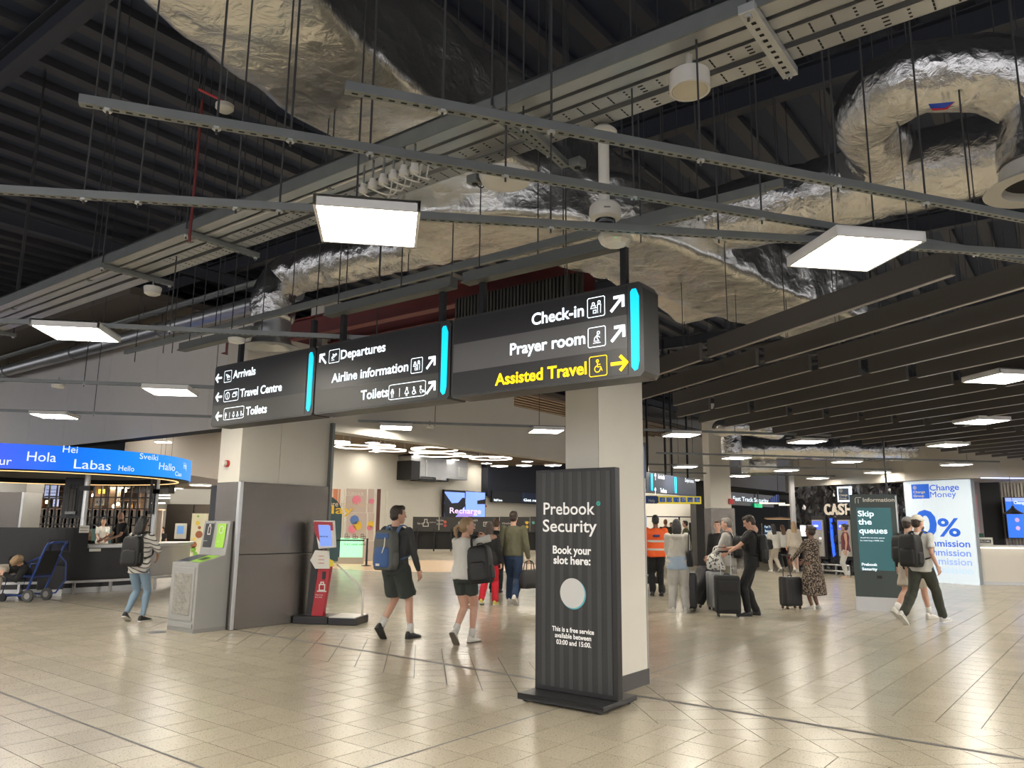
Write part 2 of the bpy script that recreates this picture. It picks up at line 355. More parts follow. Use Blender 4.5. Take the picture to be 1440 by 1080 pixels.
# rear hall seen through the opening
HC = slab('ceiling_rear_hall', (0, 0), 90, -1, 1, 0, 1, .1, white_wall); bpy.data.objects.remove(HC)
p0 = P(530, 772); RW = Plane(p0, 37)
q0, _ = RW(690, 700)
slab('wall_rear_hall', RW.o, 37, -6, q0, 0, 6.0, .3, white_wall)
tim = mat('timber slat ceiling', (.30, .22, .15), .5, var=.15)
o0 = BK.o + BV * -.0
hc = MB(); hc.b2((-2, 4.2, 6.05), (38, 30, 6.2)); hall_ceiling = struct(hc.build('ceiling_rear_hall', mat('dark soffit', (.10, .08, .06), .6))); at(hall_ceiling, (BK.o.x, BK.o.y, 0), rz(37))
sm = MB().b2((0, -.045, 0), (38, .045, .10)).mesh('timber_slat', tim)
for k in range(74):
    s = bpy.data.objects.new('timber_slat', sm); COL.objects.link(s); s.parent = hall_ceiling; s.location = (0, 4.4 + k * .34, 5.94)
# closing walls far away
struct(MB().b2((-70, 78, 0), (70, 78.3, 12)).build('wall_far', mat('far wall', (.20, .19, .18), .7)))

# ---------------------------------------------------------------- main column
c0 = P(845, 984); MC = empty('white_column', 'square cream painted column behind the black portrait sign stand', 'column', (c0.x, c0.y, 0), rz(37))
dr = (Plane(c0, 37)(911.5, 964)[0]); dl = -(Plane(c0, 127)(795, 600)[0])
MC_w, MC_d = dr, dl
MB().b2((0, 0, 0), (dr, dl, 3.28)).build('column_shaft', white, MC, bevel=.006)
MB().b2((0, -.012, 0), (dr + .012, 0, .15)).b2((dr, 0, 0), (dr + .012, dl, .15)).b2((-.012, -.012, 0), (0, dl, .15)).build('skirting', mat('grey skirting', (.07, .065, .065), .5), MC)
MB().b2((dr - .004, -.01, .15), (dr + .01, .012, 2.1)).build('corner_guard', steel_lt, MC)
MB().b2((0, -.002, .6), (.003, 0, 3.27)).build('panel_joint', grout, MC)
# ---------------------------------------------------------------- steel clad pier
c1 = P(323.5, 886.5); SP = empty('steel_clad_pier', 'wide pier clad in brushed steel below and cream panels above', 'pier', (c1.x, c1.y, 0), rz(37))
L1 = 1.72; D1 = .62
MB().b2((.03, 0, 0), (L1, D1, 2.2)).build('core', black_matt, SP)
f = MB(); MB().b2((.03, -.015, .005), (L1, 0, 1.095)).build('cladding_panel', steel, SP, bevel=.003); MB().b2((.03, -.015, 1.103), (L1, 0, 2.2)).build('cladding_panel', steel, SP, bevel=.003)
MB().b2((-.01, .03, .005), (.03, D1, 2.2)).build('cladding_panel', steel, SP, bevel=.003)
MB().b2((-.025, -.03, 0), (.04, .035, 2.21)).build('corner_strip', steel_lt, SP, bevel=.01)
MB().b2((.0, .05, 2.2), (.72, D1, 4.6)).build('upper_panel', white, SP, bevel=.004); MB().b2((.727, .05, 2.2), (L1, D1, 4.6)).build('upper_panel', white, SP, bevel=.004)
MB().b2((-.004, .05, 2.2), (.0, D1, 4.6)).build('upper_panel', white, SP)
MB().b2((L1, -.03, 0), (L1 + .05, .06, 3.3)).build('edge_post', mat('grey post', (.16, .17, .17), .4, .5), SP)
x, z = Plane(c1, 127)(321, 652)
al = empty('fire_alarm_sounder', 'red and white fire alarm beacon on the cream upper part of the steel pier', 'alarm', c1 - hv(127) * 0 + hv(127) * x + V((0, 0, z)), rz(127))
MB().cyl((0, -.03, 0), (0, .02, 0), .055).build('base', red_m, al); MB().cyl((0, -.075, 0), (0, -.03, 0), .045).build('lens', plastic_w, al)
al.location = al.location + hv(37) * -.02

# ================================================================ column far right with steel base, beyond the queue
g = V((7.15, 27, 0)); FC = empty('far_column', 'cream column with steel clad base beyond the waiting travellers', 'column', g, rz(90))
pl = Plane(g, 90); xa = pl(1000, 720)[0]; xb = pl(1033, 720)[0]; xm = pl(1024, 720)[0]
MB().b2((xa, 0, 2.22), (xb - .1, .9, 5.9)).build('column_shaft', white, FC); MB().b2((xa - .02, -.03, 0), (xm, .9, 2.22)).build('cladding', steel, FC, bevel=.004); MB().b2((xm + .005, -.02, 0), (xb, .9, 2.22)).build('cladding', steel, FC, bevel=.004)
# ================================================================ ceiling light panels
def make_light(rz_):
    t = empty('ceiling_light', 'x', 'light', (0, 0, 0), rz_)
    b = MB(); s = .30
    for a_, c_ in (((-s, -s, 0), (s, -s + .018, .065)), ((-s, s - .018, 0), (s, s, .065)), ((-s, -s, 0), (-s + .018, s, .065)), ((s - .018, -s, 0), (s, s, .065)), ((-s, -s, .05), (s, s, .065))): b.b2(a_, c_)
    b.build('housing', lamp_white, t)
    MB().b2((-s + .018, -s + .018, .006), (s - .018, s - .018, .02)).build('diffuser', panel_em, t)
    return t
LU, LV = hv(81), hv(-9)
lt = make_light(rz(81)); lit = []
seen = [(518, 320, 'bright square panel light nearest the camera, left of the dome camera'), (1200, 358, 'bright square panel light over the end of the brown baffles, upper right'),
 (108, 470, 'square panel light under the cable trays at far left, above the blue screen ring'), (240, 552, 'square panel light in front of the grey upper wall, left of the Arrivals sign'),
 (77, 586, 'square panel light low at far left just above the blue screen ring'), (557, 602, 'square panel light just below the middle overhead sign, over the hall opening'),
 (768, 607, 'square panel light beside the left face of the cream column'), (958, 612.5, 'square panel light just right of the cream column'),
 (1035.6, 644.6, 'panel light over the hooded traveller, left of the far duct'), (963.6, 657, 'panel light directly above the distant blue direction sign'),
 (1039.5, 670, 'panel light in front of the far column with a steel base'), (1105.6, 662, 'panel light above the fast track doorway'),
 (1135, 622, 'panel light at the left tip of the baffle ceiling'), (1150, 673, 'panel light just above the black faceted wall, left end'),
 (1380, 593.6, 'panel light set among the baffles at right, second row'), (1333, 626.7, 'panel light among the rear baffles, above the money sign'),
 (1191, 650, 'panel light before the pale bulkhead, left of the totem rod'), (1234, 665, 'panel light close above the information totem'),
 (1345, 654, 'panel light in front of the pale bulkhead above the glowing white wall'), (1410, 533, 'panel light set among the baffles at the right edge of the view')]
ZL = 3.35
for k, (px, py, lb) in enumerate(seen):
    p = P(px, py, ZL); lit.append((p.x, p.y)); o = at(lt, p, rz(81)) if k == 0 else dup(lt, p, rz(81), lb, 'ceiling panel lights'); o['label'] = lb; o['group'] = 'ceiling panel lights'
o0 = P(518, 320, ZL)
far_lb = 'square ceiling panel light outside the photograph or hidden behind other things'
for i in range(-6, 8):
    for j in range(-4, 7):
        p = o0 + LU * (3.1 * i) + LV * (3.35 * j)
        if any(hypot(p.x - x, p.y - y) < 1.7 for x, y in lit): continue
        if p.y > 2 and abs(p.x) < p.y * .70 and p.y < 32: continue           # the photo shows no lamp there
        if abs(p.x) < 1.0 and abs(p.y) < 1.2: continue
        dup(lt, p, rz(81), far_lb, 'ceiling panel lights out of view')

# ================================================================ slotted steel channels
slot_m = dark_slot
def channel(name, label, p, q, z, w=.045, h=.045, pitch=.056, rods=(), hang=True, grp='slotted channels', m=galv, slots=True, zr=ZR):
    p, q = V((p[0], p[1], z)), V((q[0], q[1], z)); L_ = (q - p).length; d = (q - p).normalized(); rt = atan2(d.y, d.x)
    t = empty(name, label, 'rail', p, rt, grp)
    MB().b2((0, -w / 2, 0), (L_, w / 2, h)).build('channel', m, t)
    if slots:
        b = MB(); n = int(L_ / pitch)
        for k in range(min(n, 260)):
            x = .03 + k * pitch; b.add([(x, -.007, -.0015), (x + .028, -.007, -.0015), (x + .028, .007, -.0015), (x, .007, -.0015)], [(0, 1, 2, 3)])
        b.add([(0, -w / 2 + .002, -.001), (0, -w / 2 + .002, -.001), (0, 0, -.001)], [])
        b.build('slot_row', slot_m, t, kind='stuff')
    for r in rods:
        MB().cyl((r, 0, -.035), (r, 0, zr - z), .006, 6).build('hanger_rod', rod_m, t)
        MB().cyl((r, 0, -.012), (r, 0, 0), .022, 6).build('washer', galv_lt, t)
    return t
sH = hv(70.6)
def cut(pt, h, s0, s1): p = V((pt.x, pt.y, 0)); return p + hv(h) * s0, p + hv(h) * s1
s1 = P(485, 129, 3.5); channel('slotted_channel', 'slotted steel channel crossing high above the dome camera, starting over the near light', *cut(s1, 70.6, 0, 9), 3.5, rods=(.45, 1.0, 1.85, 2.75, 3.4, 4.3, 5.4))
s2 = P(111, 147, 3.5); channel('slotted_channel', 'slotted steel channel whose free end hangs at upper left over the dark roof', *cut(s2, 70.6, 0, 11), 3.5, rods=(.12, .6, .95, 1.35, 2.1, 2.9, 3.8, 4.7, 5.6, 6.6))
s3 = P(0, 272, 3.43); channel('slotted_channel', 'slotted steel channel carrying the two nearest panel lights', *cut(s3, 82.4, -2, 14), 3.43, rods=(1.2, 2.45, 2.75, 3.3, 3.55, 4.0, 5.2, 6.3, 7.1, 8.6, 9.7))
lab = {1: 'slotted channel of the second light row, running behind the overhead sign', 2: 'slotted channel of the third light row at left above the blue screen ring', 3: 'slotted channel of the fourth light row beyond the cream column', 4: 'slotted channel of the fifth light row in the distance', 5: 'slotted channel of the sixth light row near the far walls', 6: 'slotted channel of the farthest light row at right'}
for j, (sa, sb) in {1: (-9, 3.0), 2: (-11, -1.4), 3: (-14, 9.5), 4: (7, 17), 5: (6, 20), 6: (9, 19)}.items():
    base = o0 + LV * ((0, 3.3, 6.7, 9.95, 14.6, 18.2, 21.6)[j]); pp = V((base.x, base.y, 0))
    channel('slotted_channel', lab[j], pp + LU * sa, pp + LU * sb, 3.43, rods=[r for r in range(1, int(sb - sa), 2)], slots=j < 3)
# short cross pieces among the services behind the sign
for (a, b_, z, lb) in (((1000, 300), (870, 330), 3.9, 'short channel reaching from the dome camera towards the right duct'), ((725, 170), (795, 236), 4.05, 'short slotted bracket under the middle of the cable trays')):
    p, q = P(*a, z), P(*b_, z); channel('channel_bracket', lb, p, q, z, rods=(.1,), w=.06)

# ================================================================ perforated cable trays (run along heading 127/-53)
perf = mat('perforated tray', (.52, .53, .53), .38, .75, var=.08)
def tray(name, label, a0, w, b0, b1, z, hole=True, gapside=.045, grp='perforated cable trays'):
    """tray strip from b0 to b1 along BV, its near edge at AV-offset a0"""
    p = AB(a0, b0, z); t = empty(name, label, 'cable tray', p, rz(-53), grp); L_ = b1 - b0      # local x along -53, local y = heading -143 (towards camera)
    b = MB(); b.b2((0, -w, 0), (L_, 0, .003)); b.b2((0, -w, 0), (L_, -w + .003, .05)); b.b2((0, -.003, 0), (L_, 0, .05)); b.build('tray', perf, t)
    if hole:
        b = MB()
        n = int(min(L_, 12) / .11)
        for k in range(n):
            x = .05 + k * .11; m_ = k % 6
            cols = 3 if w > .1 else 2
            for c in range(cols):
                y = -w * (c + .8) / (cols + .6)
                hw, hh = ((.005, .015) if m_ in (1, 2, 3) else (.0075, .0075) if m_ in (0, 4) else (.017, .007))
                b.add([(x - hw, y - hh, -.0015), (x + hw, y - hh, -.0015), (x + hw, y + hh, -.0015), (x - hw, y + hh, -.0015)], [(0, 1, 2, 3)])
        b.build('perforations', slot_m, t, kind='stuff')
    return t
ZT = 4.2
b0, b1 = -4.6, 15
nm = ['upper', 'second', 'third', 'lowest']
tr = [(3.66, .075), (3.79, .14), (3.95, .13), (4.13, .11)]
# near rail (plain channel), then three perforated strips as seen from below
t = empty('cable_tray_rail', 'deep plain green-grey steel rail along the upper edge of the cable trays', 'rail', AB(3.50, b0, ZT - .02), rz(-53))
MB().b2((0, -.012, 0), (b1 - b0, 0, .12)).b2((0, -.05, .1), (b1 - b0, 0, .12)).build('rail', galv, t)
for (a0, w, lb) in ((3.51, .13, 'plain galvanised tray strip next to the deep rail'), (3.67, .10, 'perforated tray strip nearest the plain strip'), (3.80, .13, 'perforated tray strip in the middle of the run, beneath the square-holed bracket'), (3.97, .14, 'perforated tray strip on the lower outer edge beside the round white downlight')):
    tray('cable_tray', lb, a0, w - .012 if 'plain' not in lb else w, b0, b1, ZT, hole='plain' not in lb)
# brackets carrying the trays
def bracket(bb, z, a0=3.46, a1=4.17, label='', w=.055, round_holes=True):
    p = AB(a0, bb, z); t = empty('tray_bracket', label, 'bracket', p, rz(37), 'brackets under the cable trays')
    L_ = a1 - a0; MB().b2((0, -w / 2, -.05), (L_, w / 2, 0)).build('channel', galv_lt if w > .06 else galv, t, bevel=.002)
    b = MB(); s = .012 if w > .06 else .008
    for k in range(int(L_ / .06)): x = .05 + k * .06; b.add([(x - s, -s, -.0515), (x + s, -s, -.0515), (x + s, s, -.0515), (x - s, s, -.0515)], [(0, 1, 2, 3)])
    b.build('slot_row', slot_m, t, kind='stuff')
    for x in (.03, L_ - .03):
        MB().cyl((x, 0, -.085), (x, 0, ZR - z), .007, 6).build('hanger_rod', rod_m, t); MB().cyl((x, 0, -.068), (x, 0, -.05), .018, 6).build('nut', galv_lt, t)
    return t
def bb_of(px, py, z=4.14): p = P(px, py, z); return p.dot(BV)
bracket(bb_of(1082, 66), ZT - .005, label='bright square-holed bracket across the trays at top right', w=.085)
bracket(bb_of(752, 205), ZT - .005, label='slotted bracket across the trays left of the dome camera pole')
bracket(bb_of(335, 355), ZT - .005, a1=4.25, label='slotted bracket across the trays above the left panel light')
bracket(bb_of(222, 398), ZT - .005, a1=4.25, label='slotted bracket across the trays at left beside the round detector')
bracket(bb_of(40, 478), ZT - .005, a1=4.25, label='slotted bracket across the trays at the far left edge')
# pipes beside the trays
for k, (da, z, r, m_, lb) in enumerate(((P(250, 338, 4.3).dot(AV), 4.30, .034, steel_lt, 'shiny pipe running alongside the cable trays, upper one'), (P(250, 345, 4.2).dot(AV), 4.20, .02, steel_lt, 'thin shiny conduit running beneath the upper pipe by the trays'))):
    t = empty('pipe', lb, 'pipe', AB(da, P(515, 222, z).dot(BV), z), rz(-53), 'pipes beside the cable trays'); MB().cyl((0, 0, 0), (14, 0, 0), r, 12).build('pipe_run', m_, t, smooth=True)
    for x in (.6, 2.6, 4.6, 6.6): MB().cyl((x, 0, 0), (x, 0, ZR - z), .006, 6).build('hanger_rod', rod_m, t); MB().cyl((x - .02, 0, 0), (x + .02, 0, 0), r + .008, 12).build('clip', galv, t)
# big pipe at the top edge of the tall grey wall, with smaller ones
wp = W1.o
for (dz, dy, r, lb) in ((5.62, -.35, .15, 'large shiny pipe along the top of the tall grey wall'), (5.95, -.5, .05, 'slim pipe above the large pipe on the tall grey wall'), (5.86, -.75, .035, 'slimmest pipe in front of the large pipe on the tall grey wall')):
    t = empty('wall_pipe', lb, 'pipe', (wp.x, wp.y, 0), rz(127), 'pipes along the tall grey wall'); MB().cyl((-20, dy, dz), (2.6, dy, dz), r, 16).build('pipe_run', duct_m if r > .1 else galv, t, smooth=True)
    for x in range(-18, 2, 4): MB().cyl((x - .03, dy, dz), (x + .03, dy, dz), r + .012, 16).build('collar', galv, t); MB().cyl((x, dy, dz), (x, dy, ZR - .1), .008, 6).build('hanger_rod', rod_m, t)
# ================================================================ foil ducts
def rrect(w, h, r=.12, n=4):
    pts = []
    for cx, cy, a0 in ((w - r, h - r, 0), (-w + r, h - r, 90), (-w + r, -h + r, 180), (w - r, -h + r, 270)):
        for k in range(n + 1): a = R(a0 + 90 * k / n); pts.append((cx + r * cos(a), cy + r * sin(a)))
    return pts
def puff(me, amp, sc, seed=0):
    me.calc_loop_triangles()
    for v in me.vertices:
        n = v.normal; q = v.co * sc + V((seed, seed * .7, 0)); v.co += n * (amp * (NZ.noise(q) + .5 * NZ.noise(q * 2.3) + .25 * abs(NZ.noise(q * 5.1))))
def path_pts(pts, step=.09):
    pts = [V(p) for p in pts]; out = []
    for i in range(len(pts) - 1):
        p0 = pts[max(i - 1, 0)]; p1 = pts[i]; p2 = pts[i + 1]; p3 = pts[min(i + 2, len(pts) - 1)]; n = max(2, int((p2 - p1).length / step))
        for k in range(n):
            t = k / n; out.append(.5 * ((2 * p1) + (p2 - p0) * t + (2 * p0 - 5 * p1 + 4 * p2 - p3) * t * t + (3 * p1 - p0 - 3 * p2 + p3) * t ** 3))
    out.append(pts[-1]); return out
def hang(t, pts, top=ZR):
    for p in pts: p = V(p) - V(t.location); MB().cyl((p.x, p.y, p.z), (p.x, p.y, top - t.location.z), .006, 6).build('hanger_rod', rod_m, t)
def duct(name, label, pts, rad, m=foil, round_=True, amp=.02, sc=3.0, seam=1.2, n=36, smooth_path=True, step=.08, grp='foil wrapped ducts', seed=0, parent=None):
    t = parent or empty(name, label, 'duct', pts[0], 0, grp); o0_ = V(t.location)
    pp = path_pts(pts, step) if smooth_path else [V(p) for p in pts]
    b = MB(); 
    if round_: rr = [rad * ((.965 + .05 * sin(pi * ((i * step) % seam) / seam)) if seam else 1) * (1 - (.03 if seam and (i * step) % seam < step else 0)) for i in range(len(pp))]; b.tube([p - o0_ for p in pp], rr, n)
    else:
        sec = rrect(rad[0], rad[1], .10, 5); s2 = []
        for i, q in enumerate(sec):                    # subdivide the section
            r_ = sec[(i + 1) % len(sec)]; d = hypot(r_[0] - q[0], r_[1] - q[1]); k = max(1, int(d / .09))
            s2 += [(q[0] + (r_[0] - q[0]) * j / k, q[1] + (r_[1] - q[1]) * j / k) for j in range(k)]
        rr = [((.97 + .05 * sin(pi * ((i * step) % seam) / seam)) if seam else 1) for i in range(len(pp))]
        b.tube([p - o0_ for p in pp], [(q, q) for q in rr], sec=s2)
    ob = b.build('foil_wrap', m, t, smooth=True); ob.data.set_sharp_from_angle(angle=R(75)); puff(ob.data, amp, sc, seed); hang(t, pp[6::max(8, len(pp) // 5)]); return t
def AP(px, py, z): return P(px, py, z)
# main rectangular duct, overhead from the upper left towards the far right (heading 37)
na = AV.dot(V((0, 0, 0)))
edge = P(555, 117, 4.85); le = P(333, 135, 4.85)
bb = (edge.dot(BV) + le.dot(BV)) / 2; wd = abs(edge.dot(BV) - le.dot(BV)) / 2
C1_ = AB(3.75, bb, 5.32)
D1 = duct('main_foil_duct', 'huge rectangular foil wrapped duct crossing the ceiling from upper left', [C1_ - hv(20) * 4.4, C1_ - hv(20) * 2.2, C1_ - hv(25) * .7, C1_ + AV * .8, AB(7, bb, 5.32), AB(9.3, bb - .05, 5.28), AB(10.6, bb - .2, 5.1)], (wd, .47), round_=False, amp=.035, sc=2.2, seam=1.25)
D1['group'] = ''; del D1['group']
t = duct('cross_foil_duct', 'wide flat foil duct under the main duct, over the check-in sign', [P(560, 300, 4.75), P(760, 300, 4.75), P(930, 345, 4.7), P(1060, 400, 4.65), P(1180, 440, 4.6)], (.62, .32), round_=False, amp=.04, sc=2.4, seam=.9, seed=5)
# right hand round duct with its swan neck branch
R0, R1 = P(1000, 312, 4.9), P(1440, 205, 4.9); dd = (R1 - R0).normalized()
duct('round_foil_duct', 'long round foil duct at upper right behind the curved branch', [R0 - dd * 1.5, R0, R0 + dd * 1.4, R1, R1 + dd * 3], .37, foil_s, amp=.018, sc=3.5, seam=.8, seed=2)
bx = PD(1238, 206, 6.45)
D3 = duct('curved_branch_duct', 'round foil branch duct looping over to a ceiling diffuser at the right edge', [bx + V((.02, .25, -.02)), bx + V((.0, .0, .0)), PD(1216, 165, 6.0), PD(1268, 118, 5.45), PD(1340, 105, 5.3), PD(1405, 108, 5.2), PD(1462, 150, 5.15), PD(1466, 235, 5.15)], .275, foil_s, amp=.016, sc=4, seam=.75, step=.05, seed=3)
MB().box((0, 0, 0), (.68, .05, .34)).build('spigot_plate', mat('spigot grey', (.16, .165, .17), .4, .5), D3); pl_ = D3.children[-1]; pl_.location = bx + V((0.02, .10, -.05)) - V(D3.location); pl_.rotation_euler = (0, R(-12), R(-30))
dq = PD(1466, 262, 5.15) - V(D3.location); MB().lathe([(.25, .16), (.27, .05), (.36, 0), (.37, -.012), (.25, -.01), (.235, .06), (.235, .12)], n=36).build('diffuser_ring', plastic_w, D3, smooth=True).location = dq
MB().lathe([(.235, .05), (.236, .051)], n=24).build('diffuser_core', dark_slot, D3).location = dq
fl = P(1322, 151, 4.4); b = MB(); 
lg = PD(1325, 152, 4.98) - V(D3.location)
MB().add([(-.095, 0, .03), (.09, -.01, .045), (.02, 0, -.0), (-.08, 0, -.005)], [(0, 3, 2, 1)]).build('blue_tape', mat('blue tape', (.03, .08, .45), .4), D3).location = lg
MB().add([(.09, -.012, .045), (.02, -.002, 0), (-.08, -.002, -.005), (-.07, -.002, -.022), (.03, -.002, -.012)], [(0, 1, 2, 3, 4)]).build('red_tape', mat('red tape', (.6, .03, .04), .4), D3).location = lg
# left elbow duct ending in a round diffuser above the Arrivals sign
e0 = P(381, 488, 3.9); z5 = 4.92
El = duct('elbow_foil_duct', 'ribbed foil duct bending down to a round diffuser above the Arrivals sign', [e0 + V((0, 0, .35)), e0 + V((0, 0, .75)), e0 + V((.15, .05, 1.0)), P(470, 370, z5), P(560, 350, z5), P(690, 322, z5 - .1), P(760, 300, z5 - .1)], .285, foil_s, amp=.02, sc=5, seam=.5, step=.05, seed=8)
MB().cyl((0, 0, .1), (0, 0, .45), .24, 24).build('neck', duct_m, El, smooth=True).location = e0 - V(El.location)
MB().lathe([(.24, .14), (.27, .04), (.36, 0), (.37, -.012), (.25, -.012), (.15, .08), (.05, .04)], n=32).build('diffuser_ring', duct_m, El, smooth=True).location = e0 - V(El.location)
# far ducts
duct('far_foil_duct', 'foil duct snaking beneath the rear baffles above the distant blue sign', [P(1010, 603, 3.9), P(1040, 600, 3.9), P(1095, 607, 3.9)], .20, foil_s, sc=5, seam=.5, seed=4)
e = P(1029, 640, 3.5); duct('far_drop_duct', 'short vertical foil duct dropping beside the far light', [e + V((0, 0, .0)), e + V((0, 0, .4)), e + V((0, 0, 1.1)), e + V((-.2, .3, 1.3))], .27, foil_s, sc=5, seam=.5, seed=6)
duct('far_long_duct', 'long dark foil duct running under the ends of the brown baffles', [P(1040, 632, 4.0), P(1150, 632, 4.0), P(1290, 634, 4.0), P(1340, 636, 4.0)], .33, foil_s, sc=5, seam=.7, seed=7)
duct('far_foil_box', 'pale foil wrapped plenum above the far column', [P(1048, 655, 3.7), P(1085, 655, 3.7)], (.9, .3), round_=False, sc=4, seam=0, seed=9)
# ================================================================ maroon steel beams and trunking above the overhead sign
pb0 = P(806, 385, 4.75); 
for k, (z, da, h_, lb) in enumerate(((4.75, 0, .30, 'maroon painted steel beam above the overhead sign'), (4.95, .55, .35, 'second maroon beam set back behind the first'))):
    p = P(806, 378, z); q = p + BV * 7.5; p = p + AV * da; q = q + AV * da; o = ibeam(p, q, h_, .16, maroon, 'maroon_beam'); tag(o, lb, 'beam')
trk = mat('grey trunking', (.14, .15, .145), .5, .5)
SO = V((.94, 5.35, 0)); SGN = Plane(SO, 127.5)
def trunk(x0, x1, lb, z=3.66, dy=0):
    t = empty('trunking', lb, 'trunking', (SO.x, SO.y, 0), rz(127.5), 'steel trunking above the overhead sign'); MB().b2((x0, .02 + dy, z), (x1, .12 + dy, z + .10)).b2((x0, .0 + dy, z), (x1, .02 + dy, z + .015)).build('trunk', trk, t, bevel=.003)
    for k in range(int((x1 - x0) / .9) + 1): MB().cyl((x0 + .15 + k * .9, .07 + dy, z + .1), (x0 + .15 + k * .9, .07 + dy, ZR), .006, 6).build('hanger_rod', rod_m, t)
trunk(-3.62, -1.9, 'steel trunking above the middle Departures panel'); trunk(-1.76, -.25, 'steel trunking above the check-in panel'); trunk(-6.4, -4.9, 'steel trunking above the Arrivals panel')
for z, dy, lb in ((3.95, .35, 'long grey channel just behind the sign trunking'), (4.15, .75, 'long grey channel below the elbow duct')):
    t = empty('service_channel', lb, 'rail', (SO.x, SO.y, 0), rz(127.5), 'long channels behind the sign'); MB().b2((-8.5, dy, z), (.8, dy + .045, z + .06)).build('channel', galv, t)
    for k in range(9): MB().cyl((-8.2 + k, dy + .02, z - .15), (-8.2 + k, dy + .02, ZR), .006, 6).build('hanger_rod', rod_m, t)
# ribbed ventilation units behind the sign
t = empty('ribbed_panel', 'dark corrugated metal screen behind the check-in panel', 'panel', P(640, 420, 4.6), rz(127)); b = MB()
for k in range(36): b.b2((k * .055, 0, -.55), (k * .055 + .03, .05, 0))
b.b2((0, .04, -.55), (2.0, .07, 0)); b.build('corrugation', mat('dark corrugated', (.07, .07, .065), .5, .4), t)
# dark pipework and ladder racks deeper in the ceiling void
rnd = random.Random(3)
for k in range(5):
    p = AB(12.5 + k * 2.2, -9 + k * .6, 4.6 + .25 * (k % 3)); q = AB(12.5 + k * 2.2, 9 - k, 4.6 + .25 * (k % 3))
    o = MB().tube([(0, 0, 0), q - p], .05 + .03 * (k % 2), 8).build('service_pipe', mat('dark pipe', (.07, .07, .075), .5, .3), None, smooth=True); o.location = p
    tag(o, ['dark service pipe in the ceiling void just beyond the cream column', 'thick dark service pipe second beyond the cream column', 'dark service pipe midway down the ceiling void', 'thick dark service pipe deep in the ceiling void', 'dark service pipe deepest in the ceiling void'][k], 'pipe', 'service pipes in the ceiling void')
# ================================================================ brown baffles
bd, bn = hv(160), hv(70)
def flim(n): return -11.6 - (n - 7.8) * .36 if n < 11 else -12.75 - (n - 11) * .2
spans = []
bmesh_cache = {}; cnt = {}; ORD = 'first second third fourth fifth sixth seventh eighth ninth tenth eleventh twelfth thirteenth fourteenth fifteenth sixteenth seventeenth eighteenth nineteenth twentieth twenty-first twenty-second twenty-third twenty-fourth twenty-fifth'.split()
rowname = ['front row', 'second row', 'third row', 'fourth row', 'fifth row']
for k in range(-3, 22):
    n = 4.8 + .745 * k
    rows_ = [(-6.93, -3.9), (-10.04, -7.08), (-13.2, -10.2), (-16.3, -13.35)]
    for r, (f_, g_) in enumerate(rows_):
        if r == 0 and k < 0: continue
        if r == 1 and k < -2: continue
        if r >= 2 and k < 3: continue
        lim = flim(n) if n > 7.5 else (-11.1 if n > 6.9 else -10.04)
        if r == 1 and k < 0: f_ = -9.0 - (k + 2) * .5
        f2 = max(f_, lim)
        if g_ - f2 < .35: continue
        Lb = round(g_ - f2, 2)
        if Lb not in bmesh_cache:
            bmesh_cache[Lb] = (MB().b2((0, -.022, .006), (Lb, .022, .20)).mesh('baffle_blade', baffle_m), MB().b2((0, -.022, 0), (Lb, .022, .006)).mesh('edge_trim', mat('baffle edge', (.30, .27, .25), .35, .3)))
        p = bd * f2 + bn * n
        t = empty('ceiling_baffle', '%s baffle of the brown ceiling, blade %d from the cream column side' % (rowname[r], k + 4) if False else 'x', 'baffle', (p.x, p.y, 3.4), rz(160), 'brown ceiling baffles')
        cnt[r] = cnt.get(r, 0) + 1; t['label'] = '%s long brown ceiling baffle from the left in the %s' % (ORD[cnt[r] - 1], ('row nearest the camera', 'second row from the camera', 'third row from the camera', 'farthest row')[r])
        for nm_, me in zip(('blade', 'edge_trim'), bmesh_cache[Lb]):
            o = bpy.data.objects.new(nm_, me); COL.objects.link(o); o.parent = t
        for x in (.35, Lb - .35):
            MB().cyl((x, 0, .2), (x, 0, ZR - 3.4), .005, 5).build('hanger_rod', rod_m, t)
# ================================================================ overhead direction sign (three light boxes)
sg_black = mat('sign face black', (.022, .022, .025), .35); sg_grey = mat('sign face grey', (.115, .115, .12), .4); sg_grey2 = mat('sign face mid grey', (.06, .06, .055), .4)
em_white = mat('lit white lettering', (1, 1, 1), .5, emit=(.80, .92, 1), es=1.25); em_yel = mat('lit yellow lettering', (1, .7, 0), .5, emit=(1, .70, .0), es=1.0)
cyan = mat('lit cyan strip', (0, .6, .9), .5, emit=(0.0, .62, .95), es=1.0)
def sbox(name, label, x0, x1, bands):
    t = empty(name, label, 'sign', (SO.x, SO.y, 0), rz(127.5), 'overhead direction sign boxes')
    b = MB(); b.prism_xz([(x0, 2.67), (x0, 3.33), (x0 + .02, 3.35), (x1 - .03, 3.35), (x1, 3.30), (x1, 2.68), (x1 - .03, 2.65), (x0 + .02, 2.65)], 0, .24); b.build('housing', mat('sign housing', (.035, .035, .035), .4), t)
    for z0, z1, m_ in bands: MB().b2((x0 + .02, -.004, z0), (x1 - .13, 0, z1)).build('face_band', m_, t)
    MB().prism_xz([(x1 - .085, 3.30), (x1 - .10, 3.28), (x1 - .10, 2.72), (x1 - .075, 2.69), (x1 - .05, 2.70), (x1 - .035, 2.76), (x1 - .03, 3.24), (x1 - .055, 3.30)], -.006, 0).build('edge_strip', cyan, t)
    return t
def posts(t, xs, top=3.68):
    for x in xs: MB().b2((x - .025, .09, 3.34), (x + .025, .14, top)).build('hanging_post', black, t)
zs = [SGN(640, 483)[1], SGN(640, 525)[1]]; z1_, z2_ = SGN(890, 443)[1], SGN(890, 487)[1]
ZA, ZB = (zs[0] + z1_) / 2, (zs[1] + z2_) / 2
